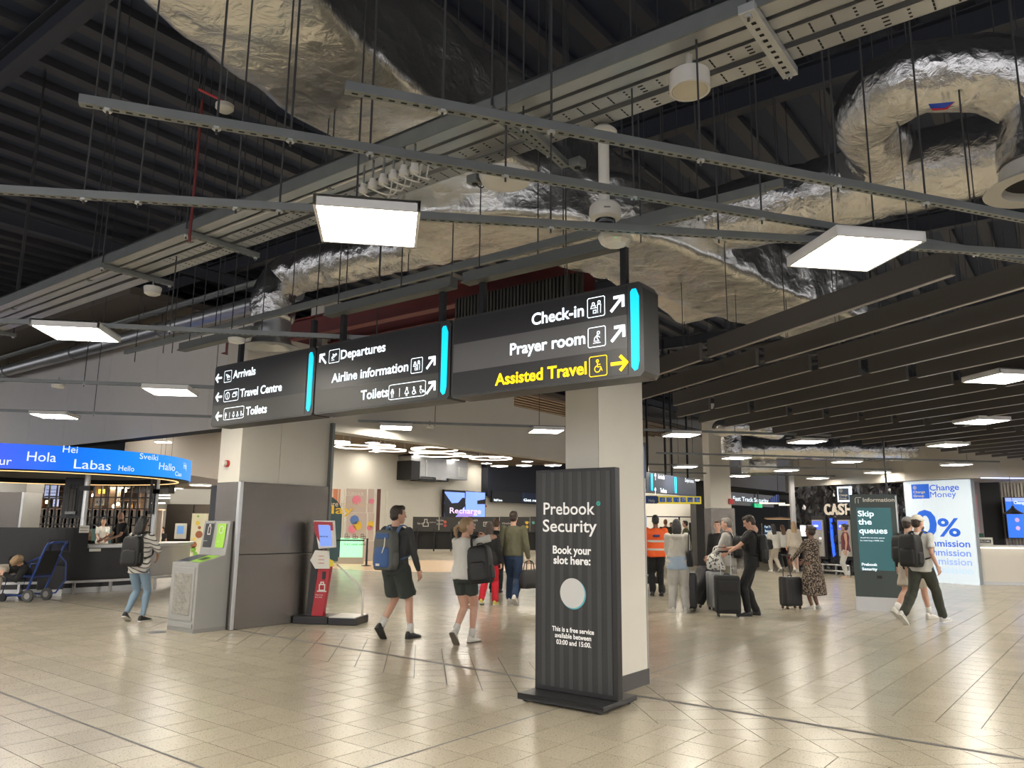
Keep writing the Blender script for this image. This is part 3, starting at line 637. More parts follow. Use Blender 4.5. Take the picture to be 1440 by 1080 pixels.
SA = sbox('direction_sign', 'right overhead sign panel reading Check-in, Prayer room and Assisted Travel', -1.84, 0, [(2.67, ZB, sg_black), (ZB, ZA, sg_grey), (ZA, 3.33, sg_black)])
SB = sbox('direction_sign', 'middle overhead sign panel reading Departures, Airline information and Toilets', -3.67, -1.86, [(2.67, 2.89, sg_grey2), (2.89, 3.33, sg_black)])
SCn = sbox('direction_sign', 'left overhead sign panel reading Arrivals, Travel Centre and Toilets', -5.50, -3.69, [(2.67, 2.89, sg_grey2), (2.89, 3.33, sg_black)])
posts(SA, (-.21, -1.60)); posts(SB, (-2.07, -3.42)); posts(SCn, (-3.89, -5.19))
def tx(t, s, pl, x0, y0, x1, y1, cap, m, bold=.015, name='lettering'):
    """text fitted between two pixel points of its base line on plane pl"""
    a = pl(x0, y0); b = pl(x1, y1); return text(t, s, a[0], (a[1] + b[1]) / 2, cap, m, w=b[0] - a[0], y=-.009, bold=bold, name=name)
tx(SA, 'Check-in', SGN, 748.5, 457, 822, 445, .094, em_white, .022); tx(SA, 'Prayer room', SGN, 718, 499, 824, 484, .094, em_white, .022); tx(SA, 'Assisted Travel', SGN, 697, 542, 826, 526, .094, em_yel, .026)
tx(SB, 'Departures', SGN, 480, 505, 543, 494, .088, em_white, .02); tx(SB, 'Airline information', SGN, 467, 538, 575, 522, .088, em_white, .02); tx(SB, 'Toilets', SGN, 508, 563, 547, 557, .088, em_white, .02)
tx(SCn, 'Arrivals', SGN, 328.5, 532, 360, 527, .088, em_white, .02); tx(SCn, 'Travel Centre', SGN, 338.5, 558, 397, 550, .088, em_white, .02); tx(SCn, 'Toilets', SGN, 346.5, 584, 376, 580, .088, em_white, .02)
def icon(t, pl, names, cx, cy, w, s, m, box=True, th=.075):
    x, z = pl(cx, cy); n = len(names); b = MB(); H = s
    for k, nme in enumerate(names):
        iw = w / n * .92; strokes(b, ICON[nme], x - w / 2 + w / n * (k + .5) - min(iw, H * .8) / 2, z - H * .4, min(iw, H * .8), th, y=-.009)
    if box:
        for ln in (RR,):
            pts = [(x - w / 2 + u * w, z - H / 2 + v_ * H) for u, v_ in ln]
            for p, q in zip(pts, pts[1:]): strokes(b, [[(0, 0), (q[0] - p[0], q[1] - p[1])]], p[0], p[1], 1, .006, y=-.009)
    b.build('pictogram', m, t)
icon(SA, SGN, ['desk'], 839, 432, .15, .15, em_white, th=.05); icon(SA, SGN, ['pray'], 840, 474, .15, .15, em_white, th=.05); icon(SA, SGN, ['chair'], 842, 515, .15, .15, em_yel, th=.055)
icon(SB, SGN, ['plane_up'], 471, 501, .155, .13, em_white, th=.07); icon(SB, SGN, ['desk'], 587, 514, .14, .135, em_white, th=.06); icon(SB, SGN, ['man', 'pipe', 'woman', 'chair', 'baby'], 573, 549, .46, .135, em_white, th=.07)
icon(SCn, SGN, ['plane_dn'], 321.5, 529.5, .14, .13, em_white, th=.07); icon(SCn, SGN, ['info', 'ticket'], 326, 556, .28, .13, em_white, th=.07); icon(SCn, SGN, ['man', 'pipe', 'woman', 'chair', 'baby'], 329.5, 581, .38, .13, em_white, th=.07)
def arrow(t, pl, nme, cx, cy, s, m):
    x, z = pl(cx, cy); b = MB(); strokes(b, ICON[nme], x - s / 2, z - s / 2, s, .2, y=-.009); b.build('arrow', m, t)
arrow(SA, SGN, 'arrow_ur', 869, 427, .125, em_white); arrow(SA, SGN, 'arrow_ur', 870, 469, .125, em_white); arrow(SA, SGN, 'arrow_r', 872, 511, .13, em_yel)
arrow(SB, SGN, 'arrow_ul', 455, 505, .115, em_white); arrow(SB, SGN, 'arrow_ur', 607, 510, .115, em_white); arrow(SB, SGN, 'arrow_ur', 607, 545, .115, em_white)
for y in (532, 558.5, 585.5): arrow(SCn, SGN, 'arrow_l', 308.5, y, .115, em_white)

# ================================================================ dome camera on its pole, detectors, downlight
dp = PD(851, 300, 4.7); DC = empty('dome_camera', 'white dome security camera on a ceiling pole above the overhead sign', 'camera', dp)
MB().lathe([(.035, .07), (.085, .06), (.10, .04), (.105, .0), (.10, -.035), (.075, -.05)], n=32).build('housing', plastic_w, DC, smooth=True)
MB().ell((0, 0, -.055), (.068, .068, .07), 24, 12).build('dome', glass_dark, DC, smooth=True)
pt = PD(849, 186, 4.7); MB().cyl((-.005, 0, .06), (-.005, 0, pt.z - dp.z), .036, 16).build('pole', plastic_w, DC, smooth=True)
MB().lathe([(.075, -.025), (.09, -.02), (.09, .0), (.06, .03), (.03, .035)], (-.005, 0, pt.z - dp.z), 24).build('ceiling_rose', plastic_w, DC, smooth=True)
MB().box((0, -.107, .0), (.04, .004, .008)).build('badge', mat('badge grey', (.2, .2, .2), .5), DC)
ap = PD(865, 335, 4.85); A1_ = empty('wireless_access_point', 'white rounded wireless access point just below the dome camera', 'access point', ap); MB().lathe([(.03, -.055), (.075, -.05), (.105, -.025), (.115, .0), (.11, .02), (.09, .045), (.05, .06)], n=10).build('body', plastic_w, A1_, bevel=.006)
MB().cyl((-.01, -.1, -.035), (-.01, -.107, -.037), .004, 8).build('status_led', mat('green led', (.0, .6, .1), .5, emit=(0, .8, .2), es=1), A1_)
def puck(px, py, z, r, h, nm, lb, cat='detector', grp=None):
    p = P(px, py, z); t = empty(nm, lb, cat, p, 0, grp); MB().lathe([(r * .55, -h), (r * .9, -h * .8), (r, -h * .2), (r, 0)], n=24).build('body', plastic_w, t, smooth=True); MB().cyl((0, 0, 0), (0, 0, .1), .01, 6).build('stem', galv, t); return t
dn = P(970, 128, 3.98); t = empty('round_downlight', 'round white cylindrical downlight under the cable tray, upper right', 'light', dn)
MB().lathe([(.100, .11), (.112, .10), (.112, 0), (.098, 0), (.095, .012)], n=36).build('body', plastic_w, t, smooth=True); MB().lathe([(.095, .0), (.095, .011)], n=32).build('diffuser', mat('unlit diffuser', (.6, .56, .44), .4), t); MB().cyl((0, 0, .1), (0, 0, ZT - 3.98), .02).build('stem', plastic_w, t)
puck(711, 246, 4.05, .19, .07, 'wireless_access_point', 'broad round white access point beneath the cable trays', 'access point'); puck(215, 404, 4.05, .09, .09, 'round_detector', 'round white device hanging from the tray bracket at left', 'device')
puck(333, 476, 3.42, .085, .05, 'ceiling_detector', 'white detector above the top left corner of the Arrivals panel'); puck(82, 541, 3.42, .085, .05, 'ceiling_detector', 'white detector on the light row at far left'); puck(604, 599, 3.42, .085, .05, 'ceiling_detector', 'white detector right of the light below the middle sign')
sd = PD(316, 150, 6.0); t = empty('smoke_detector', 'small white smoke detector hanging on a red cable before the dark roof', 'detector', sd); MB().lathe([(.03, -.05), (.05, -.045), (.075, -.02), (.075, .015), (.05, .02)], n=24).build('body', plastic_w, t, smooth=True); MB().lathe([(.055, -.036), (.062, -.03), (.062, -.024)], n=24).build('vent_ring', dark_slot, t)
MB().tube([(0, 0, .02), (-.05, 0, .07), (-.16, .02, .13), (-.24, .02, .17)], .012, 8).build('red_cable', red_m, t, smooth=True); MB().cyl((0, 0, .02), (.0, 0, ZR - sd.z), .006, 6).build('hanger_rod', galv, t)
p = PD(285, 140, 6.0); q = PD(266, 340, 6.0); t = tag(MB().cyl((0, 0, 0), (q - p), .012, 8).build('red_cable_drop', mat('dark red conduit', (.16, .02, .02), .5)), 'dark red conduit hanging down from the roof near the smoke detector', 'cable'); t.location = p
# row of white glands with cables
gm = plastic_w
for k, (px, py, r) in enumerate(((511, 265, .030), (524, 258, .031), (539, 252, .032), (553, 246, .032), (568, 240, .033), (583, 236, .033))):
    p = P(px, py, 4.02); t = empty('junction_bell', 'white bell shaped gland hanging under the tray, %s of the row' % ['first', 'second', 'third', 'fourth', 'fifth', 'last'][k], 'gland', p, 0, 'white glands above the near light')
    MB().lathe([(r * .7, -r * 1.3), (r, -r * 1.1), (r * 1.1, 0), (r * .8, r * .2), (r * .75, r * 1.1), (r * .4, r * 1.2)], n=16).build('bell', gm, t, smooth=True); MB().cyl((0, 0, r), (0, 0, .2), .008, 6).build('stem', galv, t)
    c_ = MB().tube(path_pts([(0, 0, -r * 1.2), (.02, 0, -r * 1.8), (.1, .02, -.075), (.18 - .02 * k, .04, -.05), (.2 - .02 * k, .05, .1)], .02), .006, 6).build('cable', gm, t, smooth=True)
for k, (px, py) in enumerate(((812, 230), (668, 253))):
    p = P(px, py, 4.05); t = empty('junction_box', ['small grey junction box under the trays beside the dome camera pole', 'small grey junction box under the trays left of the broad access point'][k], 'junction box', p, rz(-53)); MB().box((0, 0, 0), (.09, .09, .06)).build('box', galv, t, bevel=.004); MB().cyl((0, 0, -.035), (0, 0, -.03), .022, 12).build('cover', dark_slot, t)
    MB().tube(path_pts([(0, 0, -.03), (-.03, -.05, -.05), (-.06, -.06, .02), (-.1, -.03, .12)], .02), .005, 6).build('cable', black, t, smooth=True)
# ================================================================ prebook portrait stand
pb = Plane(P(727, 985), 127); g = P(727, 986); PBp = Plane(g, 127)
bw = PBp(848, 1012)[0]
PS = empty('portrait_sign_stand', 'tall black portrait sign stand reading Prebook Security, in front of the cream column', 'sign', g, rz(127))
base_m = mat('stand base black', (.02, .02, .022), .42)
MB().b2((0, 0, .03), (bw, .62, .075)).b2((0, 0, .02), (bw, .02, .075)).build('base_plate', base_m, PS, bevel=.008)
for x in (.06, bw - .06):
    for y in (.05, .57):
        c = MB().cyl((x - .012, y, .028), (x + .012, y, .028), .028, 16).build('caster', mat('caster', (.08, .08, .08), .4), PS)
sp = Plane(g + hv(37) * .26, 127)
xl = sp(752.5, 900)[0]; xr = sp(868, 900)[0]; zt = sp(757, 661)[1]
yb = .26
MB().b2((xl, yb, .075), (xr, yb + .09, zt)).build('frame', black, PS, bevel=.006)
face = mat('poster charcoal', (.017, .018, .019), .4); face2 = mat('poster grey stripe', (.036, .037, .038), .4)
MB().b2((xl + .03, yb - .004, .12), (xr - .045, yb, zt - .03)).build('poster', face, PS)
n = 8; w_ = (xr - xl - .075)
for k in range(n):
    x0 = xl + .03 + w_ * (k + .5) / (n); x1 = x0 + w_ * .055
    MB().b2((x0, yb - .006, .12), (x1, yb - .004, zt - .03)).build('poster_stripe', face2, PS)
tw = mat('printed white', (.80, .80, .78), .5, emit=(1, 1, 1), es=.12)
def tp(s, x0, y0, x1, y1, cap, bold=.012, m=tw): a = sp(x0, y0); b_ = sp(x1, y1); o = text(PS, s, a[0], (a[1] + b_[1]) / 2, cap, m, w=b_[0] - a[0], y=yb - .008, bold=bold)
tp('Prebook', 765, 722, 837, 725, .115, .012); tp('Security', 764, 746, 840, 750, .115, .012)
tp('Book your', 778, 778, 832, 780, .072, .03); tp('slot here:', 779, 792, 831, 795, .072, .03)
tp('This is a free service', 777, 887, 836, 892, .042, .025); tp('available between', 781, 896, 832, 901, .042, .025); tp('03:00 and 15:00.', 783, 906, 832, 910, .042, .025)
a = sp(842, 708); MB().cyl((a[0], yb - .008, a[1]), (a[0], yb - .005, a[1]), .022, 20).build('teal_tick_disc', mat('teal print', (.03, .36, .30), .4), PS); b = MB(); strokes(b, [[(.25, .5), (.45, .3), (.8, .75)]], a[0] - .018, a[1] - .018, .036, .12, y=yb - .0095); b.build('tick', face, PS)
a = sp(805.5, 834); MB().cyl((a[0] + .008, yb - .007, a[1] - .008), (a[0] + .008, yb - .004, a[1] - .008), .138, 40).build('disc_edge', mat('cyan print', (.10, .42, .52), .4), PS); MB().cyl((a[0], yb - .010, a[1]), (a[0], yb - .006, a[1]), .135, 40).build('white_disc', mat('print white', (.55, .55, .54), .5), PS)

# ================================================================ twin recycling bin
bc = P(271, 891); Bn = empty('recycling_bin', 'grey twin recycling bin with clear bag window beside the steel pier', 'bin', bc, rz(37))
grey_b = mat('bin grey', (.33, .33, .32), .5, .2, var=.05); gl = mat('cloudy bag window', (.26, .25, .22), .22, bump=.9, bscale=18, var=.35, vscale=8)
bl_ = Plane(bc, 127)(234.5, 885)[0]; Wb = Plane(bc, 37)(317, 886)[0]; Db = -bl_
T = None
b = MB(); b.prism_xz([(0, .05), (0, .98), (Wb, 1.12), (Wb, .05)], 0, Db); b.prism_xz([(Wb - .10, 1.09), (Wb - .05, 1.60), (Wb, 1.60), (Wb, 1.09)], .0, Db)
b.build('cabinet', grey_b, Bn, bevel=.006)
MB().b2((.0, .0, 0), (Wb, Db, .055)).build('plinth', mat('bin plinth', (.25, .25, .24), .5), Bn)
MB().b2((-.012, .06, .16), (0, Db - .06, .92)).build('door', grey_b, Bn, bevel=.004)
MB().b2((-.02, .12, .24), (-.008, Db - .12, .84)).build('bag_window', gl, Bn, bevel=.03, seg=4)
MB().b2((-.016, .03, .06), (-.004, Db - .03, .13)).build('foot_panel', grey_b, Bn, bevel=.004)
lime = mat('lime green print', (.32, .62, .05), .45)
def slope(x0, x1, y0, y1, m, nm, dz=.006): zz = lambda x: 0.98 + .14 * x / Wb + dz; o = MB().add([(x0, y0, zz(x0)), (x1, y0, zz(x1)), (x1, y1, zz(x1)), (x0, y1, zz(x0))], [(0, 1, 2, 3)]).build(nm, m, Bn)
slope(.06, Wb - .16, Db * .5, Db - .05, black, 'opening_left'); slope(.06, Wb - .16, .04, Db * .47, lime, 'lime_label'); slope(.14, Wb - .26, .10, Db * .38, black, 'opening_right', .009)
ux = lambda z: Wb - .10 + .05 * (z - 1.10) / .56 - .008
def upr(y0, y1, z0, z1, m, nm, o=0): MB().add([(ux(z0) - o, y0, z0), (ux(z0) - o, y1, z0), (ux(z1) - o, y1, z1), (ux(z1) - o, y0, z1)], [(0, 1, 2, 3)]).build(nm, m, Bn)
upr(Db * .58, Db * .90, 1.20, 1.56, black, 'black_label'); upr(Db * .10, Db * .42, 1.20, 1.56, lime, 'green_label')
def on_up(lines, y, z, s, nm, t_=.1):
    b = MB(); strokes(b, lines, 0, 0, s, t_, y=0); vs = [(ux(z + v[2]) - .004, y - v[0], z + v[2]) for v in b.v]; q = MB(); q.v = vs; q.f = b.f; q.build(nm, plastic_w, Bn)
on_up([circ(.5, .5, .38, 14, 60, 380), [(.75, .8), (.95, .65), (.7, .55)]], Db * .36, 1.40, .14, 'recycling_arrow'); on_up([[(.3, .1), (.7, .1), (.7, .7), (.6, .8), (.6, .95), (.4, .95), (.4, .8), (.3, .7), (.3, .1)]], Db * .84, 1.38, .17, 'bottle_symbol')
ts = text(Bn, 'general waste', 0, 0, .014, plastic_w); ts.matrix_local = M.Translation((ux(1.3) - .004, Db * .87, 1.29)) @ M.Rotation(-pi / 2, 4, 'Z'); ts = text(Bn, 'recycling', 0, 0, .014, plastic_w); ts.matrix_local = M.Translation((ux(1.3) - .004, Db * .36, 1.29)) @ M.Rotation(-pi / 2, 4, 'Z')

# ================================================================ bag size scale with red stand
bs = P(411, 877); BS = empty('bag_check_stand', 'red and white bag weighing stand with tilted screen beside the steel pier', 'kiosk', bs, rz(100))
sw = Plane(bs, 100)
xa = sw(460, 878)[0]; xb = sw(501, 873)[0]
MB().b2((0, 0, 0), (xa, .5, .12)).build('base', black, BS, bevel=.01); MB().b2((xa + .01, -.0, 0), (xb, .55, .11)).build('scale_base', black, BS, bevel=.01)
MB().b2((xa + .02, .0, .11), (xb - .01, .54, .125)).build('weighing_plate', steel_lt, BS)
red_s = mat('scale red', (.42, .02, .035), .35)
x0, z0 = sw(434, 866); x1, _ = sw(450, 866); x2, z2 = sw(444, 797); x3, _ = sw(461, 797); xk, _ = sw(424, 866)
MB().prism_xz([(x0, .12), (x1, .12), (x3, z2), (x2, z2)], .1, .2).build('red_column', red_s, BS, bevel=.004)
MB().prism_xz([(xk + .02, .12), (x0 + .02, .12), (sw(446, 733)[0] + .03, sw(446, 733)[1]), (sw(440, 733)[0], sw(440, 733)[1])], .11, .26).build('back_spine', black, BS)
hx = [sw(x, y) for x, y in ((439, 732), (467, 732), (469, 770), (446, 772))]
MB().prism_xz([tuple(hx[0]), tuple(hx[1]), tuple(hx[2]), tuple(hx[3])], .05, .13).build('screen_head', mat('scale white', (.72, .70, .68), .4), BS, bevel=.01)
MB().prism_xz([sw(440, 733), sw(466, 734), sw(467, 746), sw(461, 746), sw(461, 738), sw(446, 738), sw(447, 745), (sw(449, 772)[0], sw(449, 765)[1]), sw(441, 750)], .044, .05).build('red_bezel', red_s, BS)
MB().prism_xz([sw(446, 738), sw(463, 739), sw(465, 768), sw(449, 768)], .040, .05).build('screen', mat('kiosk screen', (.1, .2, .6), .3, emit=(.20, .30, .72), es=.8), BS)
text(BS, 'check your bag', sw(448, 755)[0], sw(448, 755)[1], .022, black, w=.14, y=.036, bold=.03)
MB().prism_xz([sw(434, 788), sw(441, 774), sw(460, 775), sw(461, 800), sw(441, 800)], .06, .09).build('white_arrow_plate', plastic_w, BS)
for k, s_ in enumerate(('CHECK', 'YOUR BAG', 'HERE')): a = sw(443, 783 + 5 * k); text(BS, s_, a[0] + .03, a[1], .02, red_s, w=.10, y=.055)
MB().prism_xz([sw(461, 786), sw(467, 789), sw(468, 796), sw(461, 797)], .055, .06).build('yellow_sticker', mat('yellow sticker', (.75, .6, .05), .5), BS)
a = sw(450, 806); MB().b2((a[0], .088, a[1] - .1), (a[0] + .05, .1, a[1] + .02)).build('slot', black, BS)
a = sw(440, 838); text(BS, 'WEIGH YOUR', a[0], a[1], .018, plastic_w, w=.13, y=.09); text(BS, 'BAG HERE', a[0], a[1] - .035, .018, plastic_w, w=.12, y=.09)
a = sw(443, 832); b = MB(); strokes(b, [[(.2, .1), (.8, .1), (.8, .7), (.2, .7), (.2, .1)], [(.35, .7), (.35, .95), (.65, .95), (.65, .7)], [(0, 0), (1, 0)]], a[0], a[1], .15, .12, y=.09); b.build('bag_symbol', plastic_w, BS)
pts = [sw(466, 795), sw(478, 806), sw(493, 822), sw(502, 832), sw(501, 868)]
MB().tube([(p[0], .25, p[1]) for p in pts], .016, 10).build('handrail', plastic_w, BS, smooth=True)

# ================================================================ information totem
tl = P(1205, 858.5); TP = Plane(tl, 116); tr_ = TP(1274, 862)[0]; th = TP(1267, 695)[1]
IT = empty('information_totem', 'dark green information totem with lit screen reading Skip the queues', 'totem', tl, rz(116))
MB().b2((0, 0, .27), (tr_, .26, th)).build('body', mat('totem green grey', (.055, .075, .075), .4), IT, bevel=.008); MB().b2((-.005, -.005, 0), (tr_ + .005, .265, .27)).build('steel_plinth', steel_lt, IT)
MB().b2((tr_ - .035, -.006, .27), (tr_ - .01, 0, th - .03)).build('edge_trim', steel_lt, IT)
s0 = TP(1204, 714); s1_ = TP(1259, 803); dk = mat('screen teal', (.02, .10, .12), .3, emit=(.02, .06, .065), es=1.0)
MB().b2((s0[0], -.006, s1_[1]), (s1_[0], 0, s0[1])).build('screen', dk, IT)
stw = mat('screen white text', (1, 1, 1), .5, emit=(.62, .85, .95), es=.9)
def ti(s, x0, y0, x1, y1, cap, bold=.015, m=stw, pl=TP, par=IT, y=-.01): a = pl(x0, y0); b_ = pl(x1, y1); text(par, s, a[0], (a[1] + b_[1]) / 2, cap, m, w=b_[0] - a[0], y=y, bold=bold)
ti('Information', 1213.5, 705.5, 1258, 705.5, .075, .02, plastic_w); ti('Skip', 1206.5, 726, 1229, 726, .11, .018); ti('the', 1207, 737.5, 1226, 737.5, .11, .018); ti('queues', 1208.5, 750, 1248, 750, .11, .018)
ti('Avoid the security queue', 1210, 757, 1244, 757, .022, .01); ti('by reserving a FREE slot.', 1210, 761, 1243, 761, .022, .01); ti('Prebook', 1212, 795.5, 1234, 795.5, .05, .03); ti('Security', 1212.5, 802, 1234, 802, .05, .03)
a = TP(1205, 706); b = MB(); strokes(b, [[(0, 0), (0, .8), (.2, 1), (1, 1)], [(.5, 0), (.5, .75)]], a[0] - .03, a[1] - .02, .11, .1, y=-.01); b.build('pictogram', plastic_w, IT)
a = TP(1237, 811.5); MB().b2((a[0] - .045, -.008, a[1] - .03), (a[0] + .045, 0, a[1] + .03)).build('sensor_window', black, IT)
c = TP(1247, 690)[0]; MB().cyl((c, .13, th), (c, .13, ZR), .02, 8).build('ceiling_rod', black, IT)

# ================================================================ information desk with LED ring
DX, DY, DR = -11.8, 19.2, 3.55
def arc(r, a0, a1, n): return [(r * cos(R(a0 + (a1 - a0) * k / n)), r * sin(R(a0 + (a1 - a0) * k / n))) for k in range(n + 1)]
def ringwall(r0, r1, a0, a1, z0, z1, n=48):
    b = MB(); o_, i_ = arc(r1, a0, a1, n), arc(r0, a0, a1, n)
    for k in range(n):
        b.add([(*i_[k], z0), (*o_[k], z0), (*o_[k + 1], z0), (*i_[k + 1], z0), (*i_[k], z1), (*o_[k], z1), (*o_[k + 1], z1), (*i_[k + 1], z1)], [(0, 1, 2, 3)[::-1], (4, 5, 6, 7), (1, 2, 6, 5), (3, 0, 4, 7)] + ([(0, 1, 5, 4)] if k == 0 else []) + ([(2, 3, 7, 6)] if k == n - 1 else []))
    return b
def led_mat():
    m = bpy.data.materials.new('led screen blue'); m.use_nodes = True; nt = m.node_tree; b = nt.nodes['Principled BSDF']; L = nt.links.new
    tc = nt.nodes.new('ShaderNodeTexCoord'); sx = nt.nodes.new('ShaderNodeSeparateXYZ'); L(tc.outputs['Object'], sx.inputs[0]); mr = nt.nodes.new('ShaderNodeMapRange'); mr.inputs[1].default_value = .3; mr.inputs[2].default_value = 3.5; L(sx.outputs[0], mr.inputs[0])
    cr = nt.nodes.new('ShaderNodeValToRGB'); e = cr.color_ramp.elements; e[0].position = 0; e[0].color = (.16, .09, .85, 1); e[1].position = 1; e[1].color = (.01, .30, .95, 1); q = cr.color_ramp.elements.new(.28); q.color = (.05, .12, .95, 1); q = cr.color_ramp.elements.new(.6); q.color = (.0, .16, .92, 1)
    L(mr.outputs[0], cr.inputs[0]); L(cr.outputs[0], b.inputs['Emission Color']); b.inputs['Emission Strength'].default_value = 1.1; b.inputs['Base Color'].default_value = (.01, .01, .03, 1); return m
DYD = DY + .8
DK = empty('information_desk', 'round black information counter with steel posts at left', 'desk', (DX, DYD, 0))
LR = empty('led_ring_screen', 'blue to violet ring screen with greetings in white above the round desk', 'screen', (DX, DY, 0))
ringwall(DR - .02, DR, -175, 35, 2.62, 3.14, 90).build('led_face', led_mat(), LR, smooth=True)
ringwall(DR - .5, DR - .03, -180, 180, 2.60, 3.12, 72).build('ring_housing', black_matt, LR); ringwall(DR - .32, DR - .28, -180, 180, 2.585, 2.60, 72).build('cove_light', mat('warm strip', (1, .7, .3), .5, emit=(1, .62, .25), es=1.6), LR)
MB().lathe([(.01, 2.72), (DR - .5, 2.72), (DR - .5, 2.78), (.01, 2.78)], n=48).build('canopy', black_matt, LR)
led_t = mat('led text', (1, 1, 1), .5, emit=(.62, .70, 1), es=1.05)
def led_text(s, px0, py0, px1, h, bold=.0):
    def ang(px):
        d = ray(px, 645); u = V((d.x, d.y)).normalized(); c_ = V((DX, DY)); tt = u.dot(c_) - sqrt(max(0, DR ** 2 - (c_ - u * u.dot(c_)).length_squared)); p = u * tt; return atan2(p.y - DY, p.x - DX), p
    a0, p0 = ang(px0); a1, p1 = ang(px1); zz = CH + ray(px0, py0).z * (p0.y / ray(px0, py0).y); L_ = (a1 - a0) * DR
    text(LR, s, 0, zz, h, led_t, w=L_, y=0, bold=bold, fn=lambda p: ((DR + .006) * cos(a0 + p[0] / DR), (DR + .006) * sin(a0 + p[0] / DR), p[2]))
led_text('Bonjour', -48, 652, 17, .16); led_text('Hola', 38, 648, 79, .20); led_text('Hei', 87, 636, 108, .15); led_text('Labas', 105, 658.5, 157, .20); led_text('Hello', 168, 661.5, 190, .12); led_text('Sveiki', 196, 645, 222, .13); led_text('Hallo', 224.5, 660, 247, .17); led_text('Ciao', 248, 669, 257, .11); led_text('Hej', 259, 659, 263, .16)
def dpt(px, r, off=0):
    d = ray(px, 740); u = V((d.x, d.y)).normalized(); c_ = V((DX, DYD)); tt = u.dot(c_) - sqrt(r ** 2 - (c_ - u * u.dot(c_)).length_squared); p = u * (tt + off); return p, atan2(p.y - DYD, p.x - DX)
AE = math.degrees(dpt(126, DR - .18)[1])
blk_gloss = mat('desk black laminate', (.012, .012, .014), .3)
ringwall(DR - .55, DR - .18, -178, AE, .12, 1.42, 50).build('black_front', blk_gloss, DK); ringwall(DR - .5, DR - .26, -178, -20, 0, .12, 50).build('kick_plate', steel_lt, DK)
ringwall(DR - .85, DR - .08, AE, 20, .98, 1.05, 30).build('steel_worktop', steel_lt, DK); ringwall(DR - .5, DR - .16, AE + 24, 20, .28, .98, 24).build('steel_front', mat('satin steel', (.45, .44, .42), .38, .8, var=.06), DK); ringwall(DR - .55, DR - .22, AE, AE + 24, .12, .98, 20).build('black_lower_front', blk_gloss, DK)
ringwall(DR + .02, DR + .08, -175, 10, .24, .29, 60).build('foot_rail', steel_lt, DK)
for a_ in (-170, -140, -112, -88, -66, -50, -38, -20, -2): x, y = (DR + .05) * cos(R(a_)), (DR + .05) * sin(R(a_)); MB().b2((x - .025, y - .03, 0), (x + .025, y + .03, .25)).build('rail_foot', steel_lt, DK)
for px in (88, 194, -60):
    d = ray(px, 740); u = V((d.x, d.y)).normalized(); c_ = V((DX, DY)); rr_ = DR - .45; tt = u.dot(c_) - sqrt(rr_ ** 2 - (c_ - u * u.dot(c_)).length_squared); p = u * tt - c_
    MB().cyl((p.x, p.y, .9), (p.x, p.y, 2.75), .062, 16).build('steel_post', steel_lt, DK, smooth=True); MB().b2((p.x - .12, p.y - .1, 2.25), (p.x + .12, p.y + .06, 2.36)).build('post_bracket', black, DK)
def dpt(px, r, off=0):
    d = ray(px, 740); u = V((d.x, d.y)).normalized(); c_ = V((DX, DYD)); tt = u.dot(c_) - sqrt(r ** 2 - (c_ - u * u.dot(c_)).length_squared); p = u * (tt + off); return p, atan2(p.y - DYD, p.x - DX)
p, an = dpt(86, DR - .18); sgp = Plane(V((p.x, p.y, 0)), 90 - math.degrees(an) - 90 + 0)
SCR = empty('desk_monitor', 'black framed monitor set in the front of the round desk', 'monitor', (p.x, p.y, 1.02), an + pi / 2); MB().b2((-.22, -.05, -.14), (.22, .02, .14)).build('frame', black, SCR, bevel=.01); MB().b2((-.18, -.056, -.10), (.18, -.05, .10)).build('screen', mat('dim screen', (.006, .008, .02), .1), SCR)
p, an = dpt(118, DR - .2); t = empty('desk_notice', 'small white paper notice on top of the black desk front', 'notice', (p.x, p.y, 1.38), an + pi / 2); MB().b2((-.10, -.06, -.07), (.10, -.05, .09)).build('sheet', plastic_w, t); text(t, 'Position', -.08, .03, .03, black, w=.16, y=-.064); text(t, 'closed', -.08, -.03, .03, black, w=.14, y=-.064)
p, an = dpt(136, DR - .2); t = empty('desk_label', 'small white label strip on the lower black desk front', 'label', (p.x, p.y, .93), an + pi / 2); MB().b2((-.12, -.06, -.03), (.12, -.04, .03)).build('plate', plastic_w, t)
p, an = dpt(80, DR + .22); t = empty('black_box_bin', 'small black box with steel foot in front of the round desk', 'box', (p.x, p.y, 0), an + pi / 2); MB().b2((-.24, -.14, .14), (.24, .14, .62)).build('box', blk_gloss, t, bevel=.006); MB().b2((-.22, -.12, 0), (.22, .12, .14)).build('foot', steel_lt, t)
# side panel: screen seen edge on at right of the ring, black back-to-back display in the ring
p, an = dpt(81, DR - 1.0); t = empty('back_to_back_display', 'dark back of a tall display hung inside the screen ring', 'display', (p.x, p.y, 0), rz(90)); pw = Plane(V((p.x, p.y, 0)), 90); xa_ = pw(89, 700)[0]; xb_ = pw(116, 700)[0]
MB().b2((xa_, 0, 1.62), (xb_, .10, 2.55)).build('housing', black, t, bevel=.01); MB().b2((xa_ + .12, -.03, 1.75), (xb_ - .14, 0, 2.3)).build('mount_plate', mat('dark mount', (.05, .045, .04), .5), t, bevel=.01); MB().b2((xa_ + .1, -.05, 1.72), (xb_ - .1, -.02, 1.78)).build('cable_bar', galv, t)
for k in range(4): MB().cyl((xa_ + .15 + k * .09, -.03, 1.68), (xa_ + .15 + k * .09, -.035, 2.4), .008, 6).build('cable', black, t)
p, an = dpt(210, DR - .3); t = empty('side_display', 'thin black display seen edge on at the right of the screen ring', 'display', (p.x, p.y, 0), rz(-25)); MB().b2((-.35, 0, 1.75), (.35, .06, 2.6)).build('housing', black, t, bevel=.01); MB().cyl((0, .03, 2.6), (0, .03, 2.72), .02).build('arm', black, t)

